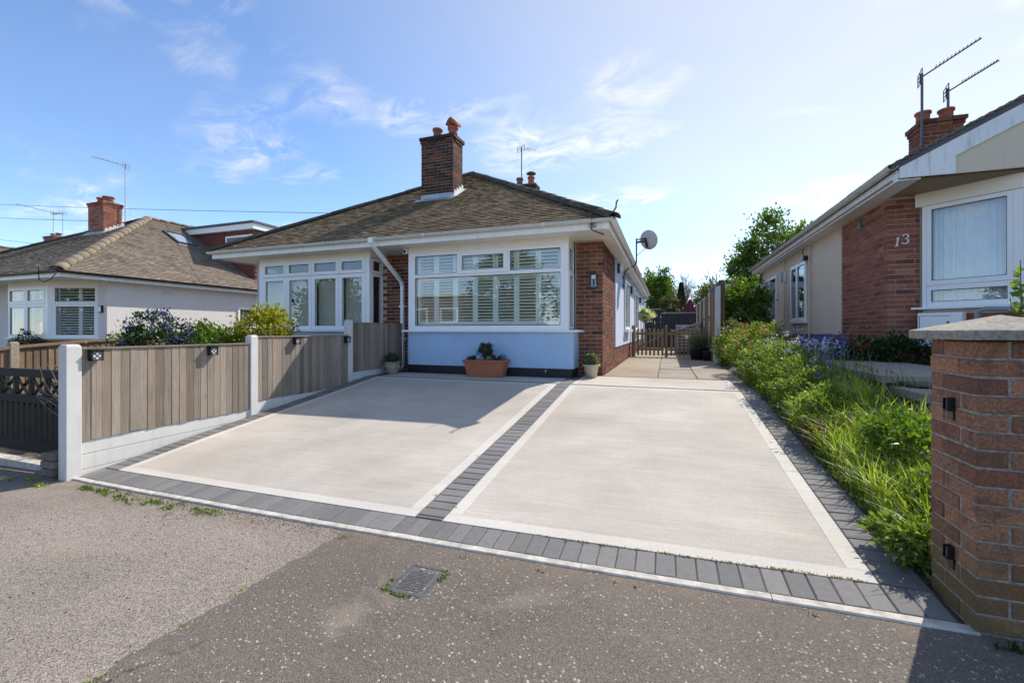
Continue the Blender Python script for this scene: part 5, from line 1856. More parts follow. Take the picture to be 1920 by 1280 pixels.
# ------------------------------------------------------------------ pots by the bay
def potmesh(name, parent, mat, c, prof, n=28, sx=1, sy=1):
    q = MB(); q.lathe(c, prof, n, True, sx, sy)
    return q.build(name, mat, parent, smooth=True)
tr = thing('planter_trough', 'long terracotta trough with a round shrub and spiky leaves under the blue bay', 'planter', (-3.13, 7.38, 0.405))
q = MB()
def rrect(z, L, W, r):
    out = []
    for (sx_, sy_, a0) in ((1, -1, -90), (1, 1, 0), (-1, 1, 90), (-1, -1, 180)):
        for k in range(4):
            t = R(a0 + 30 * k)
            out.append((-3.13 + sx_ * (L - r) + r * math.cos(t), 7.38 + sy_ * (W - r) + r * math.sin(t), z))
    return out
rings = [rrect(0.407, 0.345, 0.12, 0.03), rrect(0.62, 0.385, 0.145, 0.03), rrect(0.64, 0.388, 0.147, 0.03), rrect(0.645, 0.40, 0.155, 0.03), rrect(0.685, 0.41, 0.162, 0.03), rrect(0.69, 0.425, 0.175, 0.035), rrect(0.715, 0.425, 0.175, 0.035), rrect(0.715, 0.395, 0.145, 0.03), rrect(0.67, 0.385, 0.138, 0.03)]
for r_ in rings:
    q.v += r_
for i in range(len(rings) - 1):
    for k in range(16):
        k2 = (k + 1) % 16
        q.f.append((i * 16 + k, i * 16 + k2, (i + 1) * 16 + k2, (i + 1) * 16 + k))
q.f.append(tuple(range(15, -1, -1)))
q.build('trough', M['terracotta'], tr)
q = MB(); q.box(-3.50, -2.76, 7.25, 7.51, 0.66, 0.675); q.build('compost', M['soil'], tr)
cp = thing('plant_pot', 'cream round pot with a grey green shrub at the brick corner', 'plant pot', (-1.27, 7.78, 0.41))
potmesh('pot', cp, M['cream_pot'], (-1.27, 7.78, 0.412), [(0.095, 0), (0.135, 0.20), (0.14, 0.205), (0.16, 0.21), (0.162, 0.235), (0.145, 0.235), (0.135, 0.20)])
sp_ = thing('plant_pot', 'mottled stone urn with lion handles beside the last fence panel', 'plant pot', (-5.10, 7.28, 0.405))
potmesh('pot', sp_, M['stone_pot'], (-5.10, 7.28, 0.407), [(0.09, 0), (0.10, 0.015), (0.125, 0.08), (0.15, 0.15), (0.148, 0.175), (0.125, 0.19), (0.13, 0.20), (0.165, 0.215), (0.165, 0.23), (0.14, 0.23), (0.12, 0.19)])
for sg in (-1, 1):
    q = MB()
    for k in range(12):
        t = 2 * math.pi * k / 12
        t2 = 2 * math.pi * (k + 1) / 12
        c = Vector((-5.10 + sg * 0.165, 7.22, 0.545))
        q.tube([c + Vector((math.cos(t) * 0.03, 0, math.sin(t) * 0.03)), c + Vector((math.cos(t2) * 0.03, 0, math.sin(t2) * 0.03))], 0.012, 6)
    q.build('handle', M['stone_pot'], sp_, smooth=True)
dpot = thing('grass_planter', 'black round tub of tall feathery grass standing before the picket panel', 'planter', (0.88, 13.6, 0.42))
potmesh('pot', dpot, M['black'], (0.88, 13.6, 0.422), [(0.22, 0), (0.27, 0.30), (0.285, 0.31), (0.285, 0.34), (0.255, 0.34), (0.24, 0.27)])
dp2 = thing('plant_tub', 'smaller black tub tucked beside the tall fence post', 'planter', (1.07, 13.05, 0.42))
potmesh('pot', dp2, M['black'], (1.05, 13.15, 0.422), [(0.10, 0), (0.125, 0.26), (0.13, 0.27), (0.105, 0.27), (0.10, 0.22)])

# ------------------------------------------------------------------ picket gate and picket panel
pg = thing('picket_gate', 'low wooden picket gate with a diagonal brace beside the blue wall', 'gate', (-0.5, 14.5, 0.42))
def picket(parent, x, y, z0, z1, w=0.062):
    q = MB(); pts = [(x - w / 2, y, z0), (x + w / 2, y, z0), (x + w / 2, y, z1 - 0.035)]
    for k in range(1, 6):
        t = math.pi * k / 6
        pts.append((x + w / 2 * math.cos(t), y, z1 - 0.035 + 0.035 * math.sin(t)))
    pts.append((x - w / 2, y, z1 - 0.035))
    q.prism(pts, (0, 0.018, 0)); q.build('picket', M['picket_wood'], parent)
q = MB(); q.box(-1.06, -0.95, 14.44, 14.55, 0.35, 1.42); q.build('post', M['picket_wood'], pg, bevel=0.01)
for i in range(7):
    picket(pg, -0.86 + i * 0.122, 14.44, 0.47, 1.32)
for z in (0.62, 1.12):
    q = MB(); q.box(-0.92, -0.08, 14.46, 14.50, z, z + 0.07); q.build('rail', M['picket_wood'], pg)
q = MB(); q.bar((-0.90, 14.475, 0.70), (-0.11, 14.475, 1.12), 0.028, 0.06); q.build('brace', M['picket_wood'], pg)
pp = thing('picket_fence', 'fixed picket fence panel behind the black grass tub', 'fence', (0.6, 14.5, 0.42))
q = MB(); q.box(-0.055, 0.035, 14.44, 14.53, 0.32, 1.39); q.build('post', M['picket_wood'], pp, bevel=0.01)
q = MB(); q.box(1.06, 1.14, 14.44, 14.53, 0.35, 1.36); q.build('post', M['picket_wood'], pp, bevel=0.01)
for i in range(8):
    picket(pp, 0.135 + i * 0.122, 14.44, 0.47, 1.31)
for z in (0.62, 1.12):
    q = MB(); q.box(0.04, 1.05, 14.46, 14.50, z, z + 0.07); q.build('rail', M['picket_wood'], pp)
# slatted lean-to store behind
stx = thing('slatted_store', 'grey slatted lean-to store behind the picket panel', 'store', (0.7, 17, 0.42))
for k in range(9):
    z = 0.5 + k * 0.11
    xl = 0.30
    q = MB(); q.box(xl, 1.08, 16.5, 16.52, z, z + 0.075); q.build('slat', M['grey_slat'], stx)
for x in (0.30, 1.05):
    q = MB(); q.box(x, x + 0.05, 16.525, 16.575, 0.42, 1.2 + (x - 0.3) * 0.36); q.build('post', M['grey_slat'], stx)
q = MB(); q.hexa([(0.22, 16.4, 1.22), (1.12, 16.4, 1.52), (1.12, 17.6, 1.52), (0.22, 17.6, 1.22), (0.22, 16.4, 1.26), (1.12, 16.4, 1.56), (1.12, 17.6, 1.56), (0.22, 17.6, 1.26)]); q.build('roof', M['grey_slat'], stx)
q = MB(); q.box(0.36, 1.04, 16.6, 17.5, 0.42, 1.18); q.build('back', M['navy_fence'], stx)

# ------------------------------------------------------------------ tall fence between the gardens and navy fence at the back
tf = thing('tall_fence', 'tall wooden fence with white concrete posts between the two side gardens', 'fence', (1.22, 12.2, 0.42))
ys_ = [12.2, 14.05, 15.9, 17.75, 19.6]
for i, y in enumerate(ys_):
    q = MB(); z1 = 2.38
    q.hexa([(1.165, y - 0.05, 0.3), (1.285, y - 0.05, 0.3), (1.285, y + 0.05, 0.3), (1.165, y + 0.05, 0.3), (1.165, y - 0.05, z1 - 0.06), (1.285, y - 0.05, z1 - 0.02), (1.285, y + 0.05, z1 - 0.02), (1.165, y + 0.05, z1 - 0.06)])
    q.hexa([(1.165, y - 0.05, z1 - 0.06), (1.285, y - 0.05, z1 - 0.02), (1.285, y + 0.05, z1 - 0.02), (1.165, y + 0.05, z1 - 0.06), (1.20, y - 0.04, z1), (1.275, y - 0.04, z1), (1.275, y + 0.04, z1), (1.20, y + 0.04, z1)])
    q.build('post', M['concrete_post'], tf)
    if i < 4:
        for k in range(15):
            a = lerp(y + 0.055, ys_[i + 1] - 0.055, k / 15); b = lerp(y + 0.055, ys_[i + 1] - 0.055, (k + 1) / 15)
            q = MB(); q.hexa([(1.19, a, 0.74), (1.215, a, 0.74), (1.215, b + 0.01, 0.74), (1.198, b + 0.01, 0.74), (1.19, a, 2.33), (1.215, a, 2.33), (1.215, b + 0.01, 2.33), (1.198, b + 0.01, 2.33)])
            q.build('board', M['new_wood'], tf)
        q = MB(); q.box(1.195, 1.245, y + 0.03, ys_[i + 1] - 0.03, 0.40, 0.735); q.build('gravel_board', M['concrete_post'], tf)
q = MB(); q.box(1.30, 1.40, 12.25, 12.36, 0.4, 2.50); tag(q.build('timber_post', M['brown_wood'], origin=(1.35, 12.3, 0.4)), 'brown timber post standing behind the white concrete fence post', 'post')
q = MB(); q.tube([(1.24, 12.42, 1.9), (1.225, 12.44, 2.72)], 0.013, 6); tag(q.build('bamboo_cane', M['brown_wood'], origin=(1.24, 12.42, 1.9)), 'thin cane sticking up behind the white fence post', 'cane')
nf_ = thing('navy_fence', 'navy painted garden fence closing off the back garden', 'fence', (0, 23.2, 0.42))
for i in range(22):
    x0 = -1.4 + i * 0.14
    zt_ = 2.30 if x0 < -0.25 else 2.10
    q = MB(); q.box(x0, x0 + 0.134, 23.2 + 0.006 * (i % 2), 23.24, 0.4, zt_); q.build('board', M['navy_fence'], nf_)
for (xa, xb, z) in ((-1.4, -0.26, 2.31), (-0.25, 1.7, 2.11)):
    q = MB(); q.box(xa, xb, 23.17, 23.27, z, z + 0.05); q.build('capping', M['old_post'], nf_)

# closed parasol
pa = thing('parasol', 'closed maroon garden parasol above the navy fence', 'parasol', (1.24, 26, 0.42))
q = MB(); q.tube([(1.22, 26, 0.42), (1.22, 26, 3.0)], 0.025, 8); q.build('pole', M['metal_grey'], pa)
q = MB()
K = 24
for (z, r_) in ((2.02, 0.30), (2.2, 0.29), (2.6, 0.17), (2.85, 0.09), (2.98, 0.03)):
    for k in range(K):
        t = 2 * math.pi * k / K
        rr = r_ * (1 + (0.22 if k % 3 == 0 else -0.1))
        q.v.append((1.22 + rr * math.cos(t), 26 + rr * math.sin(t), z))
for i in range(4):
    for k in range(K):
        k2 = (k + 1) % K
        q.f.append((i * K + k, i * K + k2, (i + 1) * K + k2, (i + 1) * K + k))
q.build('canopy', M['maroon'], pa)

# ------------------------------------------------------------------ things fixed to the houses
pq = thing('house_plaque', 'navy slate plaque with a white 11 on the brick corner', 'sign', (-1.277, 8.09, 2.2))
fp = Pl((-1.277, 8.098), (1, 0), (0, -1))
q = MB(); fp.box(q, -0.078, 0.078, 0.004, 0.016, 2.03, 2.295); q.build('plate', M['plaque'], pq, bevel=0.003)
q = MB()
fp.box(q, -0.038, 0.040, 0.0165, 0.0185, 2.205, 2.225); fp.box(q, -0.036, 0.038, 0.0165, 0.0185, 2.227, 2.262)
q.prism([fp.P(-0.042, 0.0165, 2.263), fp.P(0.044, 0.0165, 2.263), fp.P(0.036, 0.0165, 2.276), fp.P(-0.034, 0.0165, 2.272)], (0, -0.002, 0))
q.build('house_emblem', M['white_print'], pq)
for dx in (-0.026, 0.036):
    q = MB()
    fp.box(q, dx - 0.006, dx + 0.006, 0.0165, 0.0185, 2.098, 2.180); fp.box(q, dx - 0.020, dx + 0.020, 0.0165, 0.0185, 2.090, 2.0975)
    q.prism([fp.P(dx - 0.006, 0.0165, 2.1805), fp.P(dx - 0.019, 0.0165, 2.168), fp.P(dx - 0.019, 0.0165, 2.174), fp.P(dx - 0.004, 0.0165, 2.188), fp.P(dx + 0.006, 0.0165, 2.188), fp.P(dx + 0.006, 0.0165, 2.1805)], (0, -0.002, 0))
    q.build('digit', M['white_print'], pq)
q = MB(); fp.box(q, -0.058, 0.062, 0.0165, 0.0175, 2.068, 2.079); fp.box(q, -0.03, 0.034, 0.0165, 0.0175, 2.05, 2.056); q.build('small_print', plain('faint_print', (0.30, 0.34, 0.40), 0.5, 0.3, 90), pq)

hn = thing('house_number', 'white metal numerals 13 screwed to the red brick corner', 'numerals', (3.31, 8.08, 2.58))
f13 = Pl((3.30, 8.089), (1, 0), (0, -1))
q = MB()
q.tube([f13.P(-0.052, 0.012, 2.615), f13.P(-0.028, 0.012, 2.645), f13.P(-0.040, 0.012, 2.58), f13.P(-0.052, 0.012, 2.515)], 0.011, 6)
q.tube([f13.P(-0.076, 0.012, 2.51), f13.P(-0.03, 0.012, 2.516)], 0.008, 6)
q.build('digit', M['white_print'], hn)
q = MB()
pts = [(0.022, 2.655), (0.035, 2.675), (0.065, 2.682), (0.090, 2.668), (0.088, 2.640), (0.055, 2.618), (0.085, 2.605), (0.092, 2.575), (0.070, 2.548), (0.035, 2.545), (0.012, 2.56)]
q.tube([f13.P(a, 0.012, b) for a, b in pts], [0.012, 0.010, 0.009, 0.012, 0.013, 0.008, 0.010, 0.013, 0.011, 0.009, 0.012], 6)
q.build('digit', M['white_print'], hn)

cm = thing('security_camera', 'small white security camera under the eaves at the left end of the blue bay', 'camera', (-4.98, 7.5, 2.83))
q = MB(); q.box(-5.03, -4.945, 7.54, 7.605, 2.80, 2.905); q.build('camera_body', M['white'], cm, bevel=0.015)
q = MB(); q.tube([(-4.985, 7.545, 2.845), (-4.98, 7.53, 2.842)], 0.032, 14); q.build('lens', M['black'], cm)

sd = thing('satellite_dish', 'grey satellite dish on a bent pole above the side gutter', 'satellite dish', (-1.09, 11.8, 2.5))
pole = [(-1.06, 11.8, 2.35), (-1.06, 11.8, 2.70), (-1.02, 11.8, 2.82), (-0.92, 11.8, 2.90), (-0.80, 11.8, 2.94), (-0.745, 11.8, 3.02), (-0.745, 11.8, 3.66)]
q = MB(); q.tube(pole, 0.019, 8); q.build('pole', M['metal_dark'], sd, smooth=True)
q = MB(); q.box(-1.09, -1.05, 11.75, 11.85, 2.40, 2.46); q.box(-1.09, -1.05, 11.75, 11.85, 2.62, 2.68); q.build('wall_bracket', M['metal_dark'], sd)
axis = Vector((0.32, 0.86, 0.32)).normalized()
rx_ = axis.cross(Vector((0, 0, 1))).normalized(); ry_ = rx_.cross(axis)
dc = Vector((-0.46, 11.95, 3.62))
q = MB()
K = 28
ringsd = []
for off, sgn in ((0.0, 1), (0.006, 1)):
    for r_ in (0.0001, 0.08, 0.16, 0.235):
        ringsd.append([dc + rx_ * (math.cos(2 * math.pi * k / K) * r_) + ry_ * (math.sin(2 * math.pi * k / K) * r_ * 1.1) + axis * (r_ * r_ * 0.9 + off) for k in range(K)])
for r_ in ringsd:
    q.v += [tuple(p) for p in r_]
for b0 in (0, 4):
    for i in range(3):
        for k in range(K):
            k2 = (k + 1) % K
            q.f.append(((b0 + i) * K + k, (b0 + i) * K + k2, (b0 + i + 1) * K + k2, (b0 + i + 1) * K + k))
for k in range(K):
    k2 = (k + 1) % K
    q.f.append((3 * K + k, 3 * K + k2, 7 * K + k2, 7 * K + k))
q.build('dish', M['dish'], sd, smooth=True)
q = MB(); q.bar((-0.745, 11.8, 3.55), (-0.5, 11.9, 3.60), 0.05, 0.05); q.bar((-0.53, 11.88, 3.66), (-0.48, 11.92, 3.42), 0.03, 0.06); q.bar((-0.745, 11.79, 3.62), (-0.50, 11.88, 3.66), 0.02, 0.03); q.build('mount', M['black'], sd)
tip = dc + axis * 0.30 - ry_ * 0.20 + rx_ * 0.05
q = MB(); q.bar(dc - ry_ * 0.22 - axis * 0.0, tip, 0.025, 0.02); q.build('feed_arm', M['metal_dark'], sd)
q = MB(); q.tube([tip - axis * 0.02, tip + ry_ * 0.01 - axis * 0.10], 0.035, 10); q.build('receiver', M['black'], sd)
q = MB(); q.tube([(-0.745, 11.8, 3.2), (-0.50, 11.9, 3.42)], 0.008, 5); q.build('stay', M['metal_dark'], sd)

wl_ = thing('wall_lantern', 'small black wall lantern at the front of the pale blue side wall', 'lamp', (-1.05, 10.47, 2.69))
q = MB(); q.box(-1.092, -1.03, 10.44, 10.50, 2.60, 2.82); q.build('back_plate', M['black'], wl_); q = MB(); q.lathe((-1.0, 10.47, 2.63), [(0.03, 0), (0.05, 0.03), (0.05, 0.14), (0.02, 0.19)], 12); q.build('lamp_body', M['lamp_glass'], wl_)
for i, (y, ds) in enumerate(((14.4, 'between the two side windows of the blue wall'), (19.2, 'near the far end of the blue side wall'))):
    w_ = thing('wall_lantern', 'small black wall lantern ' + ds, 'lamp', (-1.05, y, 2.5), 'lanterns on the blue side wall')
    q = MB(); q.box(-1.092, -1.03, y - 0.04, y + 0.04, 2.42, 2.66); q.build('back_plate', M['black'], w_); q = MB(); q.lathe((-0.99, y, 2.45), [(0.03, 0), (0.05, 0.03), (0.05, 0.14), (0.02, 0.19)], 12); q.build('lamp_body', M['lamp_glass'], w_)
fl_ = thing('flood_light', 'black floodlight above the nearer side window of the beige wall', 'lamp', (3.1, 11.95, 2.95))
q = MB(); q.box(3.01, 3.135, 11.86, 12.02, 2.90, 3.0); q.build('lamp_body', M['black'], fl_, bevel=0.01)
q = MB(); q.tube([(3.13, 12.3, 3.24), (3.12, 12.4, 3.15), (3.125, 12.2, 3.02), (3.11, 12.03, 2.96)], 0.008, 5); q.build('lead', M['black'], fl_)
ab = thing('alarm_box', 'pale alarm box between the two side windows of the beige wall', 'alarm', (3.08, 14.1, 2.75))
q = MB(); q.box(3.06, 3.135, 13.98, 14.18, 2.62, 2.90); q.build('box', M['header'], ab, bevel=0.01)
q = MB(); q.box(3.05, 3.059, 13.975, 14.185, 2.615, 2.905); q.build('back_plate', M['black'], ab)

# handrail on the path to number 13
hr = thing('handrail', 'grey painted pipe handrail beside the path to the beige bungalow', 'handrail', (3.3, 6, 0.78))
q = MB(); q.tube([(3.11, 6.0, 0.75), (3.11, 6.0, 1.44), (3.14, 5.95, 1.475), (3.30, 5.7, 1.46), (3.9, 4.8, 1.36), (4.5, 3.9, 1.26)], 0.026, 8); q.build('rail', M['rail'], hr, smooth=True)
q = MB(); q.tube([(3.9, 4.8, 0.4), (3.9, 4.8, 1.34)], 0.024, 8); q.build('post', M['rail'], hr, smooth=True)


# ------------------------------------------------------------------ television aerials and cables
def aerial(label, base, top, boom_dir, boom_len, mat, n=12, ew=0.16, group='television aerials', refl=0.13):
    t = thing('television_aerial', label, 'aerial', base, None)
    base = Vector(base); top = Vector(top)
    q = MB(); q.tube([base, top], 0.02, 6); q.build('mast', mat, t)
    d = Vector(boom_dir).normalized()
    sd_ = d.cross(Vector((0, 0, 1))).normalized(); up = sd_.cross(d)
    a = top - Vector((0, 0, 0.06)) - d * 0.03
    e = a + d * (boom_len + 0.12)
    q = MB(); q.tube([a, e], 0.014, 5); q.build('boom', mat, t)
    q = MB()
    for i in range(n):
        p = a + d * (0.25 + (boom_len - 0.15) * i / (n - 1))
        w = ew * (1 - 0.45 * i / n)
        q.tube([p - sd_ * w / 2 + up * 0.02, p + sd_ * w / 2 + up * 0.02], 0.006, 4)
    q.build('elements', mat, t)
    q = MB()
    up = Vector((0, 0, 1))
    for k in (-1, -0.33, 0.33, 1):
        q.tube([a - sd_ * refl * 1.3 + up * refl * k * 0.8, a + sd_ * refl * 1.3 + up * refl * k * 0.8], 0.008, 4)
    for k in (-1, 0, 1):
        q.tube([a + sd_ * refl * 1.3 * k - up * refl * 0.8, a + sd_ * refl * 1.3 * k + up * refl * 0.8], 0.008, 4)
    q.build('reflector', mat, t)
    return t
aerial('tall aerial on the chimney of the beige bungalow, boom rising to the right', (4.38, 9.96, 4.6), (4.38, 9.96, 5.92), (0.62, -0.15, 0.36), 0.78, M['metal_dark'], 12)
aerial('short aerial standing in a chimney pot of the beige bungalow', (4.90, 10.27, 5.2), (4.90, 10.27, 5.72), (0.62, -0.15, 0.35), 0.65, M['metal_dark'], 12)
aerial('slim aerial above the small chimney behind the mossy roof', (-5.05, 15.25, 6.7), (-5.05, 15.25, 8.02), (0.3, 0.9, 0.25), 0.8, M['metal_dark'], 8, 0.2)
aerial('white banded aerial mast beside the red chimney of the tan roof', (-20.05, 11.0, 5.5), (-20.05, 11.0, 7.78), (-0.85, -0.35, 0.25), 1.2, M['metal_grey'], 14, 0.2)
q = MB()
for z in (5.7, 5.95):
    q.bar((-20.15, 10.93, z), (-19.95, 11.02, z), 0.03, 0.03)
aerial('aerial with a long thin boom on the far brick chimney', (-34.8, 15.4, 6.9), (-34.8, 15.4, 8.4), (-0.9, -0.2, 0.22), 2.6, M['metal_grey'], 16, 0.35)
aerial('second aerial mast just right of the far brick chimney', (-33.85, 15.4, 5.6), (-33.85, 15.4, 8.3), (-0.9, 0.1, 0.05), 1.2, M['metal_grey'], 12, 0.4)

def cable(label, p0, p1, sag, r=0.010):
    p0 = Vector(p0); p1 = Vector(p1)
    q = MB(); K = 24
    q.tube([p0.lerp(p1, k / K) - Vector((0, 0, sag * 4 * (k / K) * (1 - k / K))) for k in range(K + 1)], r, 5)
    tag(q.build('overhead_cable', M['cable'], origin=p0), label, 'cable', 'overhead telephone cables')
cable('long upper overhead cable running across to the mossy roof', (-46, 13, 9.6), (-6.6, 13.2, 5.15), 0.15)
cable('overhead cable running down to the red chimney of the tan roof', (-60, 16.5, 11.2), (-20.9, 10.7, 5.55), 0.15)
cable('lowest overhead cable running down to the far brick chimney', (-70, 18, 11.5), (-35, 15.5, 6.4), 0.15)
q = MB()
q.tube([(-1.14, 7.06, 3.22), (-1.14, 7.05, 3.05), (-1.15, 7.13, 2.97), (-1.16, 7.14, 2.90), (-1.13, 7.35, 2.91), (-1.02, 7.6, 2.905)], 0.009, 5)
q.build('cable', M['cable'], house)
q = MB(); q.box(-1.20, -1.09, 7.13, 7.163, 2.935, 3.0); q.build('cable_box', M['old_post'], house)
q = MB(); q.tube([(-16.0, 6.78, 2.98), (-16.0, 6.78, 2.80), (-15.9, 6.75, 2.62), (-15.65, 6.74, 2.55), (-15.42, 6.78, 2.62), (-15.38, 6.85, 2.78)], 0.012, 5); q.build('cable', M['cable'], h7)

# ------------------------------------------------------------------ access cover in the pavement
def pz(x, y, d=0.0):
    return (x, y, pv(x, y) + d)
gc = thing('access_cover', 'small rusty iron access cover set in the dark asphalt', 'drain cover', (-1.23, 2.0, -0.09))
gx0, gx1, gy0, gy1 = -1.345, -1.135, 1.86, 2.125
q = MB()
for (a, b, c, d) in ((gx0, gx1, gy0, gy0 + 0.018), (gx0, gx1, gy1 - 0.018, gy1), (gx0, gx0 + 0.018, gy0 + 0.018, gy1 - 0.018), (gx1 - 0.018, gx1, gy0 + 0.018, gy1 - 0.018)):
    q.hexa([pz(a, c, -0.02), pz(b, c, -0.02), pz(b, d, -0.02), pz(a, d, -0.02), pz(a, c, 0.006), pz(b, c, 0.006), pz(b, d, 0.006), pz(a, d, 0.006)])
q.build('frame', M['iron'], gc)
q = MB(); a, b, c, d = gx0 + 0.022, gx1 - 0.022, gy0 + 0.022, gy1 - 0.022
q.hexa([pz(a, c, -0.02), pz(b, c, -0.02), pz(b, d, -0.02), pz(a, d, -0.02), pz(a, c, 0.003), pz(b, c, 0.003), pz(b, d, 0.003), pz(a, d, 0.003)])
lid = q.build('lid', M['iron'], gc)
for i in range(9):
    for j in range(5):
        x = lerp(a + 0.012, b - 0.012, (j + 0.5) / 5); y = lerp(c + 0.01, d - 0.035, (i + 0.5) / 9)
        w_, h_ = (0.013, 0.004) if (i + j) % 2 else (0.012, 0.007)
        q = MB(); q.hexa([pz(x - w_, y - h_, 0.0031), pz(x + w_, y - h_, 0.0031), pz(x + w_, y + h_, 0.0031), pz(x - w_, y + h_, 0.0031), pz(x - w_, y - h_, 0.006), pz(x + w_, y - h_, 0.006), pz(x + w_, y + h_, 0.006), pz(x - w_, y + h_, 0.006)])
        q.build('tread', M['iron'], lid)
q = MB(); q.lathe((-1.26, 2.085, pv(-1.26, 2.085)), [(0.012, 0.0), (0.012, 0.008), (0.006, 0.009)], 10); q.build('lifting_eye', M['metal_grey'], lid)

# ------------------------------------------------------------------ vegetation
rg = np.random.default_rng(5)


def arr_mesh(name, verts, faces_n, idx, mat, parent=None, origin=(0, 0, 0), smooth=False, **props):
    """fast mesh from arrays: faces of faces_n corners each"""
    o0 = np.array(WL[parent.name]) if parent else np.array(origin, float)
    me = bpy.data.meshes.new(name)
    v = np.asarray(verts, np.float32) - o0.astype(np.float32)
    idx = np.asarray(idx, np.int32).ravel()
    nf = len(idx) // faces_n
    me.vertices.add(len(v)); me.vertices.foreach_set('co', v.ravel())
    me.loops.add(len(idx)); me.loops.foreach_set('vertex_index', idx)
    me.polygons.add(nf)
    me.polygons.foreach_set('loop_start', np.arange(nf, dtype=np.int32) * faces_n)
    me.update(calc_edges=True)
    me.validate()
    me.materials.append(mat)
    if smooth:
        me.polygons.foreach_set('use_smooth', [True] * len(me.polygons))
    o = bpy.data.objects.new(name, me)
    col.objects.link(o)
    if parent:
        o.parent = parent
    else:
        o.location = o0
    WL[o.name] = Vector(o0)
    for k, val in props.items():
        o[k] = val
    return o


def unit(a):
    return a / np.maximum(np.linalg.norm(a, axis=1, keepdims=True), 1e-6)


def leaf_quads(pos, size, elong=1.8, dirs=None, droop=0.0, var=0.35):
    """one folded four-cornered leaf per position"""
    n = len(pos)
    d = unit(rg.normal(size=(n, 3)) if dirs is None else dirs + rg.normal(size=(n, 3)) * 0.45)
    d[:, 2] -= droop
    d = unit(d)
    s = unit(np.cross(d, rg.normal(size=(n, 3))))
    nn = np.cross(d, s)
    L = (size * (1 + rg.uniform(-var, var, n)))[:, None]
    w = L / elong / 2
    v = np.empty((n, 4, 3))
    v[:, 0] = pos
    v[:, 1] = pos + d * L * 0.45 + s * w + nn * L * 0.08
    v[:, 2] = pos + d * L
    v[:, 3] = pos + d * L * 0.45 - s * w + nn * L * 0.08
    idx = np.arange(n * 4).reshape(n, 4)
    return v.reshape(-1, 3), idx


def clump_points(c, rad, nclump, per, cr, shell=0.55, flat=0.0):
    """leaf positions and outward directions, gathered in clumps through an ellipsoid"""
    c = np.array(c, float); rad = np.array(rad, float)
    u = unit(rg.normal(size=(nclump, 3)))
    r = rg.uniform(shell ** 3, 1, nclump) ** (1 / 3)
    r *= rg.uniform(0.82, 1.12, nclump)
    cc = u * r[:, None]
    if flat:
        cc[:, 2] = np.maximum(cc[:, 2], -flat)
    cen = c + cc * rad
    k = rg.integers(0, nclump, nclump * per)
    sz = rg.uniform(0.6, 1.3, nclump)
    p = cen[k] + rg.normal(size=(len(k), 3)) * (cr * sz[k])[:, None] * np.array([1, 1, 0.75])
    dirs = unit((p - c) / rad) * 0.7 + np.array([0, 0, 0.25])
    return p, dirs, cen


def stems_mesh(name, parent, base, tips, mat, r0=0.02, spread=0.5, n=5, limit=40):
    q = MB()
    base = Vector(base)
    tips = [Vector(t) for t in tips[:limit]]
    for t in tips:
        mid = base.lerp(t, 0.5) + Vector((rnd.uniform(-1, 1), rnd.uniform(-1, 1), rnd.uniform(0, 1))) * 0.06 * (t - base).length
        fork = base.lerp(t, 0.15); fork.x = lerp(base.x, t.x, 0.08); fork.y = lerp(base.y, t.y, 0.08)
        q.tube([base, fork, mid, t], [r0, r0 * 0.8, r0 * 0.45, r0 * 0.15], n)
    return q.build(name, mat, parent, smooth=True)


def shrub(name, label, cat, base, c, rad, nclump, per, cr, size, mat, elong=1.8, r0=0.02, group=None, droop=0.0, flowers=None, shell=0.5, flat=0.0, barkm=None, stems=30):
    t = thing(name, label, cat, base, group)
    p, d, cen = clump_points(c, rad, nclump, per, cr, shell, flat)
    v, i = leaf_quads(p, size, elong, d, droop)
    arr_mesh('foliage', v, 4, i, mat, t)
    stems_mesh('stems', t, base, [tuple(x) for x in cen], barkm or M['bark'], r0, limit=stems)
    if flowers:
        fm, nfl, fs, top, spike = flowers
        u = unit(rg.normal(size=(nfl * 3, 3)))
        u = u[u[:, 2] > top][:nfl]
        fc = np.array(c) + u * np.array(rad) * rg.uniform(0.95, 1.15, (len(u), 1))
        k = np.repeat(np.arange(len(u)), 14)
        fp_ = fc[k] + rg.normal(size=(len(k), 3)) * np.array([fs, fs, fs * spike])
        v, i = leaf_quads(fp_, fs * 1.1, 1.2)
        arr_mesh('flowers', v, 4, i, fm, t)
    return t


def branch_tree(base, height, spread, lv, seed, r0, first=0.25, kids=(3, 5), up=0.35):
    rr = random.Random(seed)
    segs = []
    tips = []

    def grow(p, d, L, r, level):
        n = 3
        pts = [p]
        for k in range(n):
            d = (d + Vector((rr.uniform(-1, 1), rr.uniform(-1, 1), rr.uniform(-0.4, 0.8))) * 0.13).normalized()
            p = p + d * (L / n)
            pts.append(p)
        segs.append((pts, [r * (1 - 0.16 * k) for k in range(n + 1)]))
        if level <= 0:
            tips.append(p)
            return
        for k in range(rr.randint(*kids)):
            a = rr.uniform(0, 2 * math.pi)
            side_ = d.orthogonal().normalized()
            side_.rotate(Matrix.Rotation(a, 3, d))
            nd = (d * (1 - spread * 0.4) + side_ * spread * rr.uniform(0.6, 1.3) + Vector((0, 0, up * 0.5))).normalized()
            at = pts[rr.randint(1, n)]
            grow(at, nd, L * rr.uniform(0.6, 0.85), r * rr.uniform(0.45, 0.6), level - 1)
        grow(p, d, L * 0.7, r * 0.55, level - 1)
    grow(Vector(base), Vector((0, 0, 1)), height * first, r0, lv)
    return segs, tips


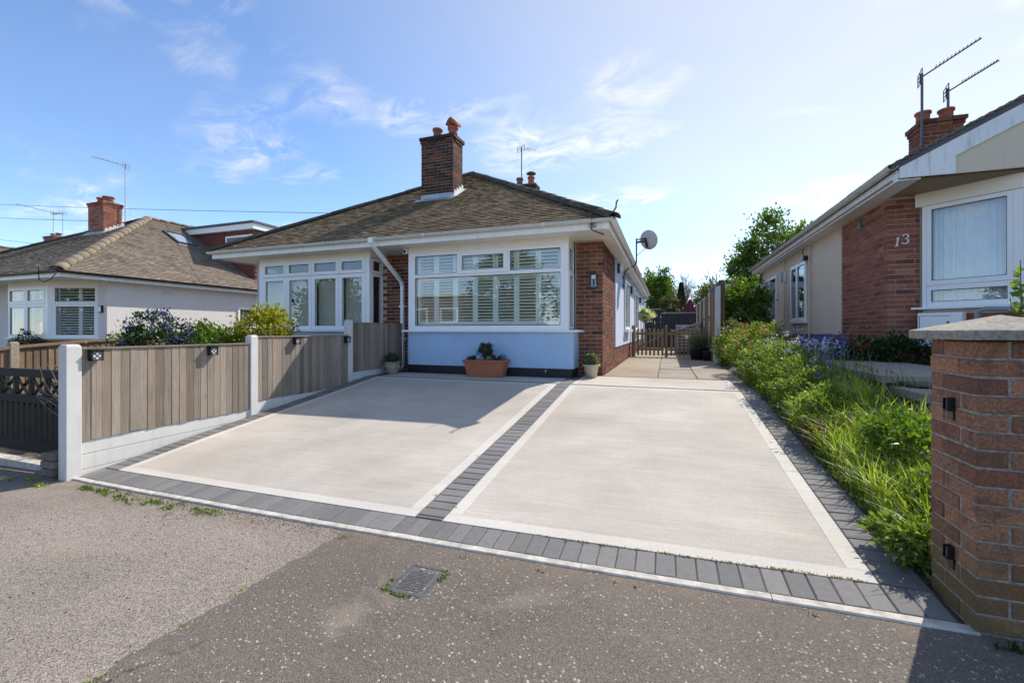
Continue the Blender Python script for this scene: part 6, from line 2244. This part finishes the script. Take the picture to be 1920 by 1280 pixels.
def tree(name, label, base, c, rad, nclump, per, cr, size, mat, height, seed=1, r0=0.12, group=None):
    t = thing(name, label, 'tree', base, group)
    q = MB()
    q.tube([base, (lerp(base[0], c[0], 0.3), lerp(base[1], c[1], 0.3), lerp(base[2], c[2], 0.5)), c], [r0, r0 * 0.8, r0 * 0.4], 8)
    q.build('trunk', M['bark'], t, smooth=True)
    p, d, cen = clump_points(c, rad, nclump, per, cr, 0.35)
    stems_mesh('limbs', t, (lerp(base[0], c[0], 0.3), lerp(base[1], c[1], 0.3), lerp(base[2], c[2], 0.5)), [tuple(x) for x in cen], M['bark'], r0 * 0.45, limit=40)
    v, i = leaf_quads(p, size, 1.6, d)
    arr_mesh('crown', v, 4, i, mat, t)
    return t


def blades(n, region, hgt, wid, lean, mat, name, parent=None, dens=None, fn=tz, **props):
    """curved grass blades, each its own piece"""
    x0, x1, y0, y1 = region
    x = rg.uniform(x0, x1, n); y = rg.uniform(y0, y1, n)
    if dens is not None:
        keep = rg.uniform(size=n) < dens(x, y)
        x, y = x[keep], y[keep]
    n = len(x)
    z = np.array([fn(a, b) for a, b in zip(x, y)]) - 0.01
    h = rg.uniform(*hgt, n) * rg.uniform(0.6, 1.0, n)
    a = rg.uniform(0, 2 * np.pi, n)
    ld_ = rg.uniform(0.1, lean, n)
    dx, dy = np.cos(a) * ld_, np.sin(a) * ld_
    b = a + np.pi / 2 + rg.normal(size=n) * 0.5
    sx, sy = np.cos(b), np.sin(b)
    w = rg.uniform(0.6, 1.3, n) * wid
    K = 4
    v = np.empty((n, 2 * K + 1, 3))
    for k in range(K + 1):
        t = k / K
        hx = x + dx * h * t ** 2; hy = y + dy * h * t ** 2; hz = z + h * (t - 0.30 * ld_ * t ** 3)
        ww = w * (1 - t ** 1.6) * 0.5
        if k < K:
            v[:, 2 * k] = np.stack([hx - sx * ww, hy - sy * ww, hz], 1)
            v[:, 2 * k + 1] = np.stack([hx + sx * ww, hy + sy * ww, hz], 1)
        else:
            v[:, 2 * K] = np.stack([hx, hy, hz], 1)
    m_ = 2 * K + 1
    off = (np.arange(n) * m_)[:, None]
    tri = []
    for k in range(K - 1):
        tri += [[2 * k, 2 * k + 1, 2 * k + 3], [2 * k, 2 * k + 3, 2 * k + 2]]
    tri.append([2 * K - 2, 2 * K - 1, 2 * K])
    idx = (off[:, :, None] + np.array(tri)[None]).reshape(-1, 3)
    return arr_mesh(name, v.reshape(-1, 3), 3, idx, mat, parent, origin=(x.mean(), y.mean(), z.mean()), **props)


# -- the overgrown bed along the right edge of the driveway
def bed_dens(x, y):
    patch = np.sin(x * 7 + y * 3.1) * np.sin(y * 4.3 - x * 5) * 0.5 + 0.5
    return np.clip(0.25 + 0.9 * patch, 0, 1) * np.clip((x - 1.17) / 0.12, 0.25, 1)
o = blades(17000, (1.22, 2.12, 2.72, 5.2), (0.16, 0.42), 0.013, 0.95, G['grass'], 'long_grass', dens=lambda x, y: bed_dens(x, y) * np.clip((2.35 - x - np.clip(y - 3.6, 0, 1) * 0.45) / 0.2, 0, 1), kind='stuff')
o['label'] = 'tall yellow green grass filling the garden bed beside the driveway'
o = blades(9000, (1.25, 2.1, 5.0, 8.2), (0.12, 0.32), 0.012, 0.9, G['grass'], 'long_grass', dens=lambda x, y: bed_dens(x, y) * np.clip((1.95 - x) / 0.25, 0, 1), kind='stuff')
o = blades(2600, (1.6, 2.25, 3.2, 8.0), (0.10, 0.28), 0.011, 0.9, G['grass_dark'], 'long_grass', dens=lambda x, y: np.where((x > 2.0) & (y > 4.2), 0.15, 1.0), kind='stuff')
o = blades(500, (1.4, 2.1, 2.8, 6.5), (0.25, 0.5), 0.005, 0.5, G['straw'], 'dry_grass', kind='stuff')
# low broad leaved weeds at the edge of the bed
n = 5200
x = 1.17 + np.abs(rg.normal(size=n)) * 0.28; y = rg.uniform(2.75, 8.0, n)
keep = (np.sin(y * 6.3) * np.sin(y * 2.7 + 1) > -0.45) | (x > 1.35)
x, y = x[keep], y[keep]
z = np.array([tz(a, b) for a, b in zip(x, y)]) + np.abs(rg.normal(size=len(x))) * 0.07 * np.clip((x - 1.1) * 5, 0.3, 2.2)
v, i = leaf_quads(np.stack([x, y, z], 1), 0.032, 1.7, np.tile([[-0.3, -0.2, 0.5]], (len(x), 1)))
arr_mesh('weeds', v, 4, i, G['weed'], origin=(1.3, 5, 0.2), kind='stuff')

sh = [
    ('meadow_shrub', 'bushy pale green shrub with tiny leaves spilling over the driveway edge', (1.55, 6.6, 0.5), (1.52, 6.6, 0.72), (0.36, 0.60, 0.34), 95, 85, 0.055, 0.034, G['weed'], None),
    ('meadow_shrub', 'yellow green low shrub between the grass and the pink flowers', (1.5, 7.7, 0.55), (1.48, 7.6, 0.72), (0.38, 0.55, 0.36), 95, 85, 0.06, 0.036, G['weed'], None),
    ('valerian', 'big flowering valerian clump with pink red heads by the white fence post', (1.6, 9.2, 0.6), (1.62, 9.0, 0.86), (0.50, 0.95, 0.46), 170, 75, 0.07, 0.042, G['weed'], (G['pink_flower'], 60, 0.022, 0.25, 1.3)),
    ('valerian', 'smaller pink valerian at the foot of the white fence post', (1.35, 11.2, 0.5), (1.38, 11.1, 0.80), (0.30, 0.5, 0.42), 60, 60, 0.06, 0.045, G['bush'], (G['pink_flower'], 32, 0.024, 0.0, 1.2)),
    ('grey_shrub', 'grey green feathery shrub behind the pink valerian', (1.6, 11.9, 0.6), (1.62, 11.8, 1.08), (0.32, 0.35, 0.42), 60, 50, 0.055, 0.05, G['grey'], None),
    ('rusty_plant', 'low plant with rusty brown leaves at the driveway edge', (1.27, 4.55, 0.25), (1.28, 4.55, 0.33), (0.12, 0.22, 0.12), 24, 45, 0.035, 0.03, G['rust'], None),
    ('meadow_shrub', 'leafy weed clump at the front corner of the bed beside the brick pillar', (1.19, 2.86, 0.05), (1.18, 2.86, 0.14), (0.11, 0.14, 0.12), 24, 40, 0.03, 0.042, G['weed'], (G['white_flower'], 2, 0.012, 0.5, 1)),
    ('meadow_shrub', 'dense dark green weed clump among the tall grass', (1.6, 3.9, 0.35), (1.62, 3.9, 0.45), (0.26, 0.4, 0.17), 50, 50, 0.05, 0.04, G['bush'], None),
    ('meadow_shrub', 'bright yellow green leafy clump in the middle of the tall grass', (1.45, 4.9, 0.35), (1.47, 4.9, 0.50), (0.30, 0.42, 0.20), 60, 60, 0.05, 0.036, G['weed'], None),
    ('meadow_shrub', 'fine leaved green clump behind the rusty plant at the drive edge', (1.45, 5.7, 0.40), (1.45, 5.75, 0.58), (0.30, 0.40, 0.24), 60, 60, 0.05, 0.034, G['weed'], None),
    ('meadow_shrub', 'pale weed clump in front of the brick pillar among yellow grass', (1.5, 3.15, 0.15), (1.50, 3.2, 0.27), (0.22, 0.25, 0.14), 40, 45, 0.05, 0.04, G['weed'], None),
]
for (nm, lb, bs, c, rad, nc, per, cr, size, mat, fl) in sh:
    shrub(nm, lb, 'plant', bs, c, rad, nc, per, cr, size, mat, r0=0.008, flowers=fl, shell=0.3, stems=14)


def flower_spikes(label, pts, mat, hgt, fs, group, stemmat=None, name='bluebell', per=16):
    t = thing(name, label, 'flower', (pts[0][0], pts[0][1], tz(pts[0][0], pts[0][1])), group)
    P_ = []
    q = MB()
    for (x, y) in pts:
        z = tz(x, y); h = hgt * rnd.uniform(0.8, 1.15)
        tx, ty = x + rnd.uniform(-0.05, 0.05), y + rnd.uniform(-0.05, 0.05)
        q.tube([(x, y, z), (lerp(x, tx, 0.4), lerp(y, ty, 0.4), z + h * 0.6), (tx, ty, z + h)], [0.004, 0.0035, 0.002], 4)
        for k in range(per):
            s_ = rnd.uniform(0.0, 1)
            P_.append((tx + rnd.gauss(0, fs * 0.7), ty + rnd.gauss(0, fs * 0.7), z + h - s_ * fs * 3))
    q.build('stalks', G['weed'], t)
    v, i = leaf_quads(np.array(P_), fs, 1.3)
    arr_mesh('petals', v, 4, i, mat, t, kind='stuff')
    return t
def scatter(cx, cy, rx, ry, n):
    return [(cx + rnd.uniform(-rx, rx), cy + rnd.uniform(-ry, ry)) for _ in range(n)]
flower_spikes('deep blue flower clump before the red brick corner', scatter(2.15, 7.6, 0.28, 0.22, 36), G['blue_flower'], 0.40, 0.026, 'blue flowers in the bed')
flower_spikes('scattered blue flowers left of the deep blue clump', scatter(1.85, 7.2, 0.25, 0.3, 20), G['blue_flower'], 0.42, 0.024, 'blue flowers in the bed')
flower_spikes('pair of violet blue heads standing in the tall grass', scatter(1.70, 5.6, 0.2, 0.25, 12), G['blue_flower'], 0.44, 0.026, 'blue flowers in the bed')
flower_spikes('row of pale lilac heads over the small leaved shrub', scatter(1.65, 6.7, 0.25, 0.35, 24), G['lilac_flower'], 0.50, 0.028, 'lilac flowers in the bed')
flower_spikes('tall lilac spikes beside the beige wall', scatter(2.0, 9.1, 0.3, 0.35, 13), G['lilac_flower'], 0.52, 0.03, 'lilac flowers in the bed')
flower_spikes('pale lilac heads between the valerian and the grass', scatter(1.55, 7.6, 0.25, 0.35, 20), G['lilac_flower'], 0.56, 0.026, 'lilac flowers in the bed')
flower_spikes('lilac white pair of heads by the deep blue clump', scatter(2.0, 6.9, 0.12, 0.1, 7), G['lilac_flower'], 0.36, 0.032, 'lilac flowers in the bed')
flower_spikes('two red tulips on tall stalks left of the brick pillar', [(1.86, 3.75), (2.0, 3.9)], G['red_flower'], 0.34, 0.024, None, name='red_tulip')
flower_spikes('single red flower beside the deep blue clump', [(1.95, 7.55)], G['red_flower'], 0.38, 0.03, None, name='red_tulip')
flower_spikes('red brown flowers at the foot of the red brick corner', scatter(2.75, 7.7, 0.3, 0.2, 6), G['red_flower'], 0.34, 0.022, None, name='red_tulip')

shrub('evergreen_bush', 'large glossy green bush beside the tall fence and beige wall', 'bush', (2.0, 13.4, 0.6), (2.0, 13.5, 1.70), (0.62, 0.65, 0.92), 170, 60, 0.10, 0.085, G['bush'], r0=0.03, shell=0.45)
for k, (x, y, s_, lb) in enumerate(((2.75, 8.0, 0.22, 'dark ferny plant below the red brick corner'), (3.15, 7.75, 0.26, 'dark green leafy plant under the white meter box'), (3.6, 7.2, 0.28, 'dark leafy plant behind the brick pillar near the bay'))):
    shrub('border_plant', lb, 'plant', (x, y, 0.7), (x, y, 0.92), (s_ * 1.2, s_, s_ * 1.05), 40, 45, 0.06, 0.06, G['dark'], r0=0.008, shell=0.3, stems=10)
# young shrub whose shoots stand into the frame behind the pillar
t = thing('young_shrub', 'leafy shoots standing behind the stone coping at the right edge', 'plant', (1.88, 3.05, 0.05))
q = MB(); P_ = []; D_ = []
for k in range(16):
    x0, y0 = 1.83 + rnd.uniform(-0.06, 0.12), 3.1 + rnd.uniform(-0.1, 0.1)
    top = Vector((x0 + rnd.uniform(-0.14, 0.10), y0 + rnd.uniform(-0.1, 0.1), rnd.uniform(1.25, 1.66)))
    pts = [Vector((x0, y0, 0.05)), Vector((x0, y0, 0.05)).lerp(top, 0.6) + Vector((0.02, 0, 0)), top]
    q.tube(pts, [0.006, 0.004, 0.002], 5)
    for j in range(34):
        s_ = rnd.uniform(0.45, 1.0)
        p = pts[0].lerp(top, s_)
        P_.append(tuple(p)); D_.append((rnd.uniform(-1, 1), rnd.uniform(-1, 1), 0.2))
q.build('stems', M['bark'], t)
v, i = leaf_quads(np.array(P_), 0.06, 1.7, np.array(D_)); arr_mesh('foliage', v, 4, i, G['bush'], t)
# dry stalks beside the side wall
q = MB()
for k in range(16):
    x, y = 2.0 + rnd.uniform(-0.3, 0.3), 10.3 + rnd.uniform(-0.5, 0.5)
    q.tube([(x, y, 0.75), (x + rnd.uniform(-0.15, 0.15), y, 1.2), (x + rnd.uniform(-0.3, 0.3), y + rnd.uniform(-0.1, 0.1), rnd.uniform(1.3, 1.6))], [0.006, 0.004, 0.002], 4)
tag(q.build('dry_stalks', M['twig'], origin=(2.0, 10.3, 0.75)), 'bare dry stalks standing before the beige side wall', 'stalks')

# -- plants in the pots
p, d, cen = clump_points((-3.16, 7.38, 0.90), (0.12, 0.10, 0.12), 50, 40, 0.022, 0.3)
v, i = leaf_quads(p, 0.026, 1.8, d)
t = thing('pot_shrub', 'small rounded shrub on a stem in the middle of the terracotta trough', 'plant', (-3.16, 7.38, 0.68))
arr_mesh('foliage', v, 4, i, G['conifer'], t); stems_mesh('stems', t, (-3.16, 7.38, 0.66), [tuple(c) for c in cen], M['bark'], 0.007, limit=16)
p, d, cen = clump_points((-3.42, 7.38, 0.72), (0.09, 0.08, 0.055), 20, 40, 0.02, 0.2)
v, i = leaf_quads(p, 0.022, 1.8, d)
t = thing('pot_shrub', 'low dark cushion plant at the left end of the terracotta trough', 'plant', (-3.42, 7.38, 0.68)); arr_mesh('foliage', v, 4, i, G['dark'], t)
t = thing('spiky_plant', 'arching strap leaves at the right end of the terracotta trough', 'plant', (-2.92, 7.38, 0.68))
q = MB()
for k in range(34):
    a = rnd.uniform(0, 2 * math.pi); L = rnd.uniform(0.12, 0.25); hh = rnd.uniform(0.08, 0.20)
    dx, dy = math.cos(a), math.sin(a) * 0.6
    w_ = 0.005
    pts = []
    for j in range(6):
        s_ = j / 5
        pts.append(Vector((-2.92 + 0.06 * rnd.uniform(-0.2, 0.2) + dx * L * s_, 7.36 + dy * L * s_, 0.675 + hh * (2.6 * s_ - 2.2 * s_ * s_))))
    q.tube(pts, [0.0055, 0.006, 0.0055, 0.0045, 0.003, 0.001], 4)
q.build('leaves', G['dark'], t)
p, d, cen = clump_points((-1.27, 7.77, 0.74), (0.125, 0.12, 0.11), 40, 40, 0.028, 0.3); v, i = leaf_quads(p, 0.032, 2.0, d)
t = thing('pot_shrub', 'grey green bushy plant growing in the cream pot', 'plant', (-1.27, 7.78, 0.62)); arr_mesh('foliage', v, 4, i, G['grey'], t)
p, d, cen = clump_points((-1.36, 7.72, 0.66), (0.05, 0.05, 0.04), 10, 16, 0.02, 0.3); v, i = leaf_quads(p, 0.02, 1.4, d); arr_mesh('trailing', v, 4, i, G['rust'], t)
p, d, cen = clump_points((-5.10, 7.28, 0.70), (0.13, 0.12, 0.08), 26, 24, 0.03, 0.3); v, i = leaf_quads(p, 0.035, 2.2, d)
t = thing('pot_shrub', 'straggly dark plant growing in the stone urn', 'plant', (-5.1, 7.28, 0.6)); arr_mesh('foliage', v, 4, i, G['conifer'], t)
gf = thing('feather_grass', 'tall feathery grass growing in the black tub by the picket panel', 'plant', (0.88, 13.6, 0.72))
blades(900, (0.66, 1.1, 13.4, 13.8), (0.35, 0.72), 0.012, 0.85, G['grey'], 'leaves', gf, fn=lambda a, b: 0.72)

# hanging basket at the far end of the blue wall
hb = thing('hanging_basket', 'hanging basket of white flowers near the far end of the blue wall', 'basket', (-0.80, 18.2, 1.9))
q = MB(); q.tube([(-1.09, 18.2, 2.55), (-0.80, 18.2, 2.55), (-0.80, 18.2, 2.1)], 0.012, 5); q.build('bracket', M['black'], hb)
p, d, cen = clump_points((-0.80, 18.2, 1.88), (0.26, 0.26, 0.26), 40, 30, 0.05, 0.4); v, i = leaf_quads(p, 0.07, 1.2, d); arr_mesh('flowers', v, 4, i, G['white_flower'], hb)
p, d, cen = clump_points((-0.80, 18.2, 1.86), (0.22, 0.22, 0.22), 30, 20, 0.05, 0.3); v, i = leaf_quads(p, 0.07, 1.6, d); arr_mesh('foliage', v, 4, i, G['bush'], hb)

# -- front garden of the left half, behind the fence
shrub('ceanothus', 'dark green shrub covered in violet blue blossom behind the first fence panel', 'bush', (-8.25, 5.0, 0.1), (-8.25, 5.0, 0.98), (0.52, 0.5, 0.58), 110, 50, 0.075, 0.055, G['dark'], r0=0.02, shell=0.4, flowers=(G['blue_flower'], 60, 0.030, -0.2, 1.4))
t = shrub('weeping_shrub', 'weeping shrub of thin arching twigs between the blue shrub and the green bush', 'bush', (-7.75, 5.6, 0.1), (-7.75, 5.6, 0.92), (0.62, 0.5, 0.42), 60, 34, 0.08, 0.045, G['weep'], r0=0.015, shell=0.6, droop=0.6, flat=0.6, barkm=M['twig'])
q = MB()
for k in range(26):
    a = rnd.uniform(0, 2 * math.pi); L = rnd.uniform(0.35, 0.75)
    q.tube([(-7.75 + math.cos(a) * L * s_, 5.6 + math.sin(a) * L * s_, 1.05 + 0.9 * s_ * (0.9 - s_) + 0.02 * k % 0.1) for s_ in (0, 0.25, 0.5, 0.75, 1.0, 1.15)], [0.008, 0.007, 0.006, 0.005, 0.003, 0.002], 4)
q.build('twigs', M['twig'], t)
shrub('leafy_bush', 'fresh green bush to the left of the golden shrub', 'bush', (-6.95, 5.2, 0.15), (-6.95, 5.2, 0.92), (0.46, 0.45, 0.44), 90, 50, 0.07, 0.06, G['bush'], r0=0.015, shell=0.4)
shrub('golden_acer', 'golden leaved acer in front of the grey framed bay', 'bush', (-6.35, 5.5, 0.2), (-6.35, 5.5, 1.15), (0.52, 0.45, 0.46), 85, 46, 0.075, 0.062, G['gold'], r0=0.02, shell=0.4)
t_ = [('leafy_bush', 'yellow green shrubbery seen through the braces of the black gate', (-7.3, 4.0, -0.05), (-7.3, 4.0, 0.40), (0.8, 0.45, 0.36), G['weed']), ('leafy_bush', 'green shrubbery against the brown fence behind the gate', (-8.8, 4.6, -0.05), (-8.8, 4.6, 0.45), (0.8, 0.5, 0.40), G['bush']), ('leafy_bush', 'sunlit low greenery directly behind the brick stub', (-6.2, 3.6, -0.05), (-6.2, 3.6, 0.35), (0.45, 0.4, 0.32), G['weed'])]
for (nm, lb, bs, c, rad, mt) in t_:
    shrub(nm, lb, 'bush', bs, c, rad, 90, 40, 0.09, 0.055, mt, r0=0.01, shell=0.3, stems=14)
shrub('climber', 'small dark climber below the left window of the cream bungalow', 'plant', (-17.9, 7.3, 0.0), (-17.8, 7.3, 0.95), (0.35, 0.2, 0.35), 24, 30, 0.07, 0.06, G['dark'], r0=0.012, shell=0.3)
# lower sprigs against the boundary fence
shrub('leafy_bush', 'small sprigs at the post of the brown boundary fence', 'bush', (-12.1, 6.6, 0.2), (-12.1, 6.6, 0.95), (0.25, 0.25, 0.3), 14, 24, 0.06, 0.05, G['weed'], r0=0.008, shell=0.3, stems=10)

# -- weeds along the kerb and round the cover
def tufts(pts, n, r, h, mat=G['grass'], name='kerb_weeds'):
    xs_ = []; 
    V = []; I = []
    P_ = []
    for (x, y) in pts:
        for k in range(n):
            P_.append((x + rnd.gauss(0, r), y + rnd.gauss(0, r * 0.35)))
    P_ = np.array(P_)
    z = np.array([pv(a, b) for a, b in P_])
    pos = np.column_stack([P_, z + 0.001])
    v, i = leaf_quads(pos, h, 2.6, np.tile([[0, -0.1, 0.6]], (len(pos), 1)))
    return arr_mesh(name, v, 4, i, mat, origin=tuple(pos.mean(0)), kind='stuff')
line = []
for k in range(52):
    s_ = rnd.random() ** 1.2
    xk = lerp(-4.95, -3.05, s_)
    line.append((xk, street_off(xk) + 2.29 - rnd.random() * 0.05 - 0.10 * math.sin(s_ * 3.1) * rnd.random()))
tufts(line, 18, 0.032, 0.022, G['bush'])
tufts([(-1.95, 2.29), (-1.98, 2.26), (-0.25, 2.28), (-0.62, 2.26), (-0.66, 2.27), (-2.75, 2.28), (-0.15, 2.27), (-1.1, 2.27), (0.62, 2.28)], 7, 0.012, 0.018, G['bush'])
tufts([(-1.36, 1.87), (-1.35, 1.86), (-1.30, 1.85), (-1.24, 1.845), (-1.20, 1.845), (-1.365, 1.9), (-1.12, 2.08), (-1.115, 2.05), (-1.12, 2.02), (-1.36, 1.95), (-1.14, 2.11), (-1.27, 1.845)], 26, 0.011, 0.015, G['bush'])
tufts([(-5.35, 2.30), (-5.42, 2.28), (-5.72, 2.36), (-5.9, 2.3)], 20, 0.03, 0.035)
tufts([(1.28, 2.26), (1.35, 2.25), (1.42, 2.24), (1.5, 2.25)], 24, 0.03, 0.035, G['dark'])
tufts([(lerp(-2.06, -2.06, 0), y) for y in (1.2, 1.35, 1.6, 1.65, 1.05, 1.02)], 10, 0.012, 0.014)
# moss and crumbs in the joints of the driveway
jp = []
for k in range(60):
    jp.append((rnd.uniform(-0.9, 0.9), 2.598))
for k in range(12):
    jp.append((rnd.choice((-1.655, -1.437)), rnd.uniform(2.6, 5.5)))
P_ = []
for (x, y) in jp:
    c = rnd.randint(2, 16)
    P_ += [(x + rnd.gauss(0, 0.02), y + rnd.gauss(0, 0.004)) for _ in range(c)]
P_ = np.array(P_); pos = np.column_stack([P_, [gz(a, b) for a, b in P_]])
v, i = leaf_quads(pos, 0.010, 1.5, np.tile([[0, 0, 0.6]], (len(pos), 1)))
arr_mesh('joint_moss', v, 4, i, G['straw'], origin=(0, 2.6, 0), kind='stuff')
# loose grit lying on the asphalt
n = 2200
x = rg.uniform(-4.5, 1.9, n); y = np.where(rg.uniform(size=n) < 0.6, 2.325 - np.abs(rg.normal(size=n)) * 0.06 + 0.0037 * (1.0 - np.clip(x, -5.6, 1)) ** 2, rg.uniform(0.6, 2.3, n))
s_ = rg.uniform(0.002, 0.0062, n)
c = np.stack([x, y, np.array([pv(a, b) for a, b in zip(x, y)]) + s_ * 0.4], 1)
oct_ = np.array([[1, 0, 0], [0, 1, 0], [-1, 0, 0], [0, -1, 0], [0, 0, 0.8], [0, 0, -0.8]])
ang = rg.uniform(0, 6.28, n)
base_ = oct_[None] * rg.uniform(0.6, 1.4, (n, 6, 1)) * s_[:, None, None]
rx0 = base_[:, :, 0] * np.cos(ang)[:, None] - base_[:, :, 1] * np.sin(ang)[:, None]
ry0 = base_[:, :, 0] * np.sin(ang)[:, None] + base_[:, :, 1] * np.cos(ang)[:, None]
v = c[:, None, :] + np.stack([rx0, ry0, base_[:, :, 2]], 2)
tri = np.array([[0, 1, 4], [1, 2, 4], [2, 3, 4], [3, 0, 4], [1, 0, 5], [2, 1, 5], [3, 2, 5], [0, 3, 5]])
idx = (np.arange(n) * 6)[:, None, None] + tri[None]
arr_mesh('grit', v.reshape(-1, 3), 3, idx, palette_mat('grit_stone', [(0, (0.10, 0.085, 0.07)), (0.5, (0.25, 0.21, 0.18)), (1, (0.42, 0.37, 0.33))], mottle=0.2), origin=(0, 1.8, 0), kind='stuff')

# -- trees behind
tree('garden_tree', 'light green leafy tree behind the navy fence, left of the bare tree', (-0.6, 32, 0.3), (-0.65, 32, 3.7), (1.25, 1.2, 1.75), 120, 60, 0.20, 0.17, G['tree'], 5.4, 3, 0.14)
bt_ = thing('bare_tree', 'bare grey twiggy tree behind the dark cone conifer', 'tree', (2.0, 45, 0.3))
segs, tips = branch_tree((2.0, 45, 0.3), 8.2, 0.62, 5, 4, 0.16, 0.27, (3, 4), 0.35)
q = MB()
for pts, rr in segs[:1]:
    q.tube(pts, rr, 7)
q.build('trunk', M['twig'], bt_, smooth=True)
q = MB()
for pts, rr in segs[1:]:
    q.tube(pts, [max(r, 0.010) for r in rr], 3, False)
q.build('branches', M['twig'], bt_)
# thin scatter of fresh leaves over the far hedge line
tree('garden_tree', 'pale feathery tree behind the tall wooden fence', (3.0, 34, 0.3), (2.9, 34, 3.5), (1.0, 1.0, 1.6), 70, 45, 0.22, 0.15, G['weep'], 5.2, 5, 0.10)
tree('garden_tree', 'large leafy tree rising behind the beige bungalow', (4.7, 23, 0.4), (4.75, 23, 4.75), (1.55, 1.4, 1.85), 130, 60, 0.22, 0.15, G['tree'], 6.4, 7, 0.15)
tree('garden_tree', 'smaller branch crown at the left of the tree behind the beige bungalow', (3.4, 23.5, 0.4), (3.45, 23.5, 4.15), (0.7, 0.6, 0.85), 46, 55, 0.17, 0.14, G['tree'], 4.7, 9, 0.09)
# conifers above the navy fence
t = thing('conifer', 'dark narrow cone shaped conifer beside the closed parasol', 'tree', (0.78, 26.5, 0.4))
n = 5200
h = rg.uniform(0, 1, n) ** 0.8; a = rg.uniform(0, 2 * np.pi, n); r_ = 0.36 * (1 - h) ** 0.75 * (0.86 + 0.2 * rg.uniform(size=n)) + 0.02
pos = np.stack([0.78 + np.cos(a) * r_, 26.5 + np.sin(a) * r_, 1.2 + h * 2.75], 1)
v, i = leaf_quads(pos, 0.09, 2.4, np.stack([np.cos(a), np.sin(a), np.full(n, 0.9)], 1)); arr_mesh('crown', v, 4, i, G['conifer'], t)
q = MB(); q.tube([(0.78, 26.5, 0.4), (0.78, 26.5, 3.6)], [0.06, 0.02], 8); q.build('trunk', M['bark'], t)
shrub('dome_conifer', 'rounded golden topped conifer above the navy fence', 'bush', (0.16, 25, 0.4), (0.16, 25, 2.35), (0.46, 0.46, 0.82), 110, 40, 0.07, 0.09, G['conifer'], elong=2.6, r0=0.02, shell=0.6)
p, d, cen = clump_points((0.16, 25, 2.75), (0.40, 0.40, 0.42), 60, 34, 0.06, 0.7); p = p[p[:, 2] > 2.8]
v, i = leaf_quads(p, 0.08, 2.6); arr_mesh('dome_foliage', v, 4, i, G['weep'], bpy.data.objects['dome_conifer'])
# hedge line far behind, so the gardens do not end in nothing
n = 15000
x = rg.uniform(-45, 40, n); y = 62 + rg.normal(size=n) * 1.5
top = 3.2 + 0.9 * np.sin(x * 0.7) + 0.5 * np.sin(x * 1.9 + 1)
z = rg.uniform(0, 1, n) * top
v, i = leaf_quads(np.stack([x, y, z], 1), 0.5, 1.4); arr_mesh('far_hedge', v, 4, i, G['tree'], origin=(0, 62, 0), kind='stuff')

# ------------------------------------------------------------------ across the street (mirrored in the bay windows)
hx = thing('street_house', 'flat roofed tan brick house across the street, mirrored in the blue bay window', 'house', (-22, -17, -0.2))
q = MB(); q.box(-22.2, -14.8, -24, -16, -0.8, 4.0); q.build('wall', M['brick_tan'], hx)
q = MB(); q.box(-22.4, -14.6, -24.2, -15.8, 4.01, 4.25); q.build('roof', M['white'], hx)
fx = Pl((0, -16), (1, 0), (0, 1))
for u0 in (-20.0, -17.3):
    frame(fx, hx, u0, u0 + 1.6, 1.9, 3.1, 0.14, 0.001, 0.05)
    q = MB(); fx.box(q, u0 + 0.1, u0 + 1.5, 0.0005, 0.004, 2.0, 3.0); q.build('dark_room_sheet', M['room'], hx)  # unlit interior painted as a dark sheet behind the glass
tree('street_tree', 'big tree across the street, mirrored in the bay window', (-11, -15, -0.3), (-11, -15, 4.0), (2.6, 2.4, 3.4), 130, 45, 0.42, 0.32, G['tree'], 7, 11, 0.22)
tree('street_tree', 'lower tree across the street beside the big one', (-5.5, -16, -0.3), (-5.5, -16, 2.6), (2.2, 2.0, 2.2), 90, 45, 0.40, 0.30, G['tree'], 5, 12, 0.18)
tree('street_tree', 'dense tree across the street, mirrored in the cream bungalow', (-29, -17, -0.4), (-29, -17, 3.0), (3.6, 2.4, 3.0), 130, 45, 0.5, 0.34, G['tree'], 6, 13, 0.2)
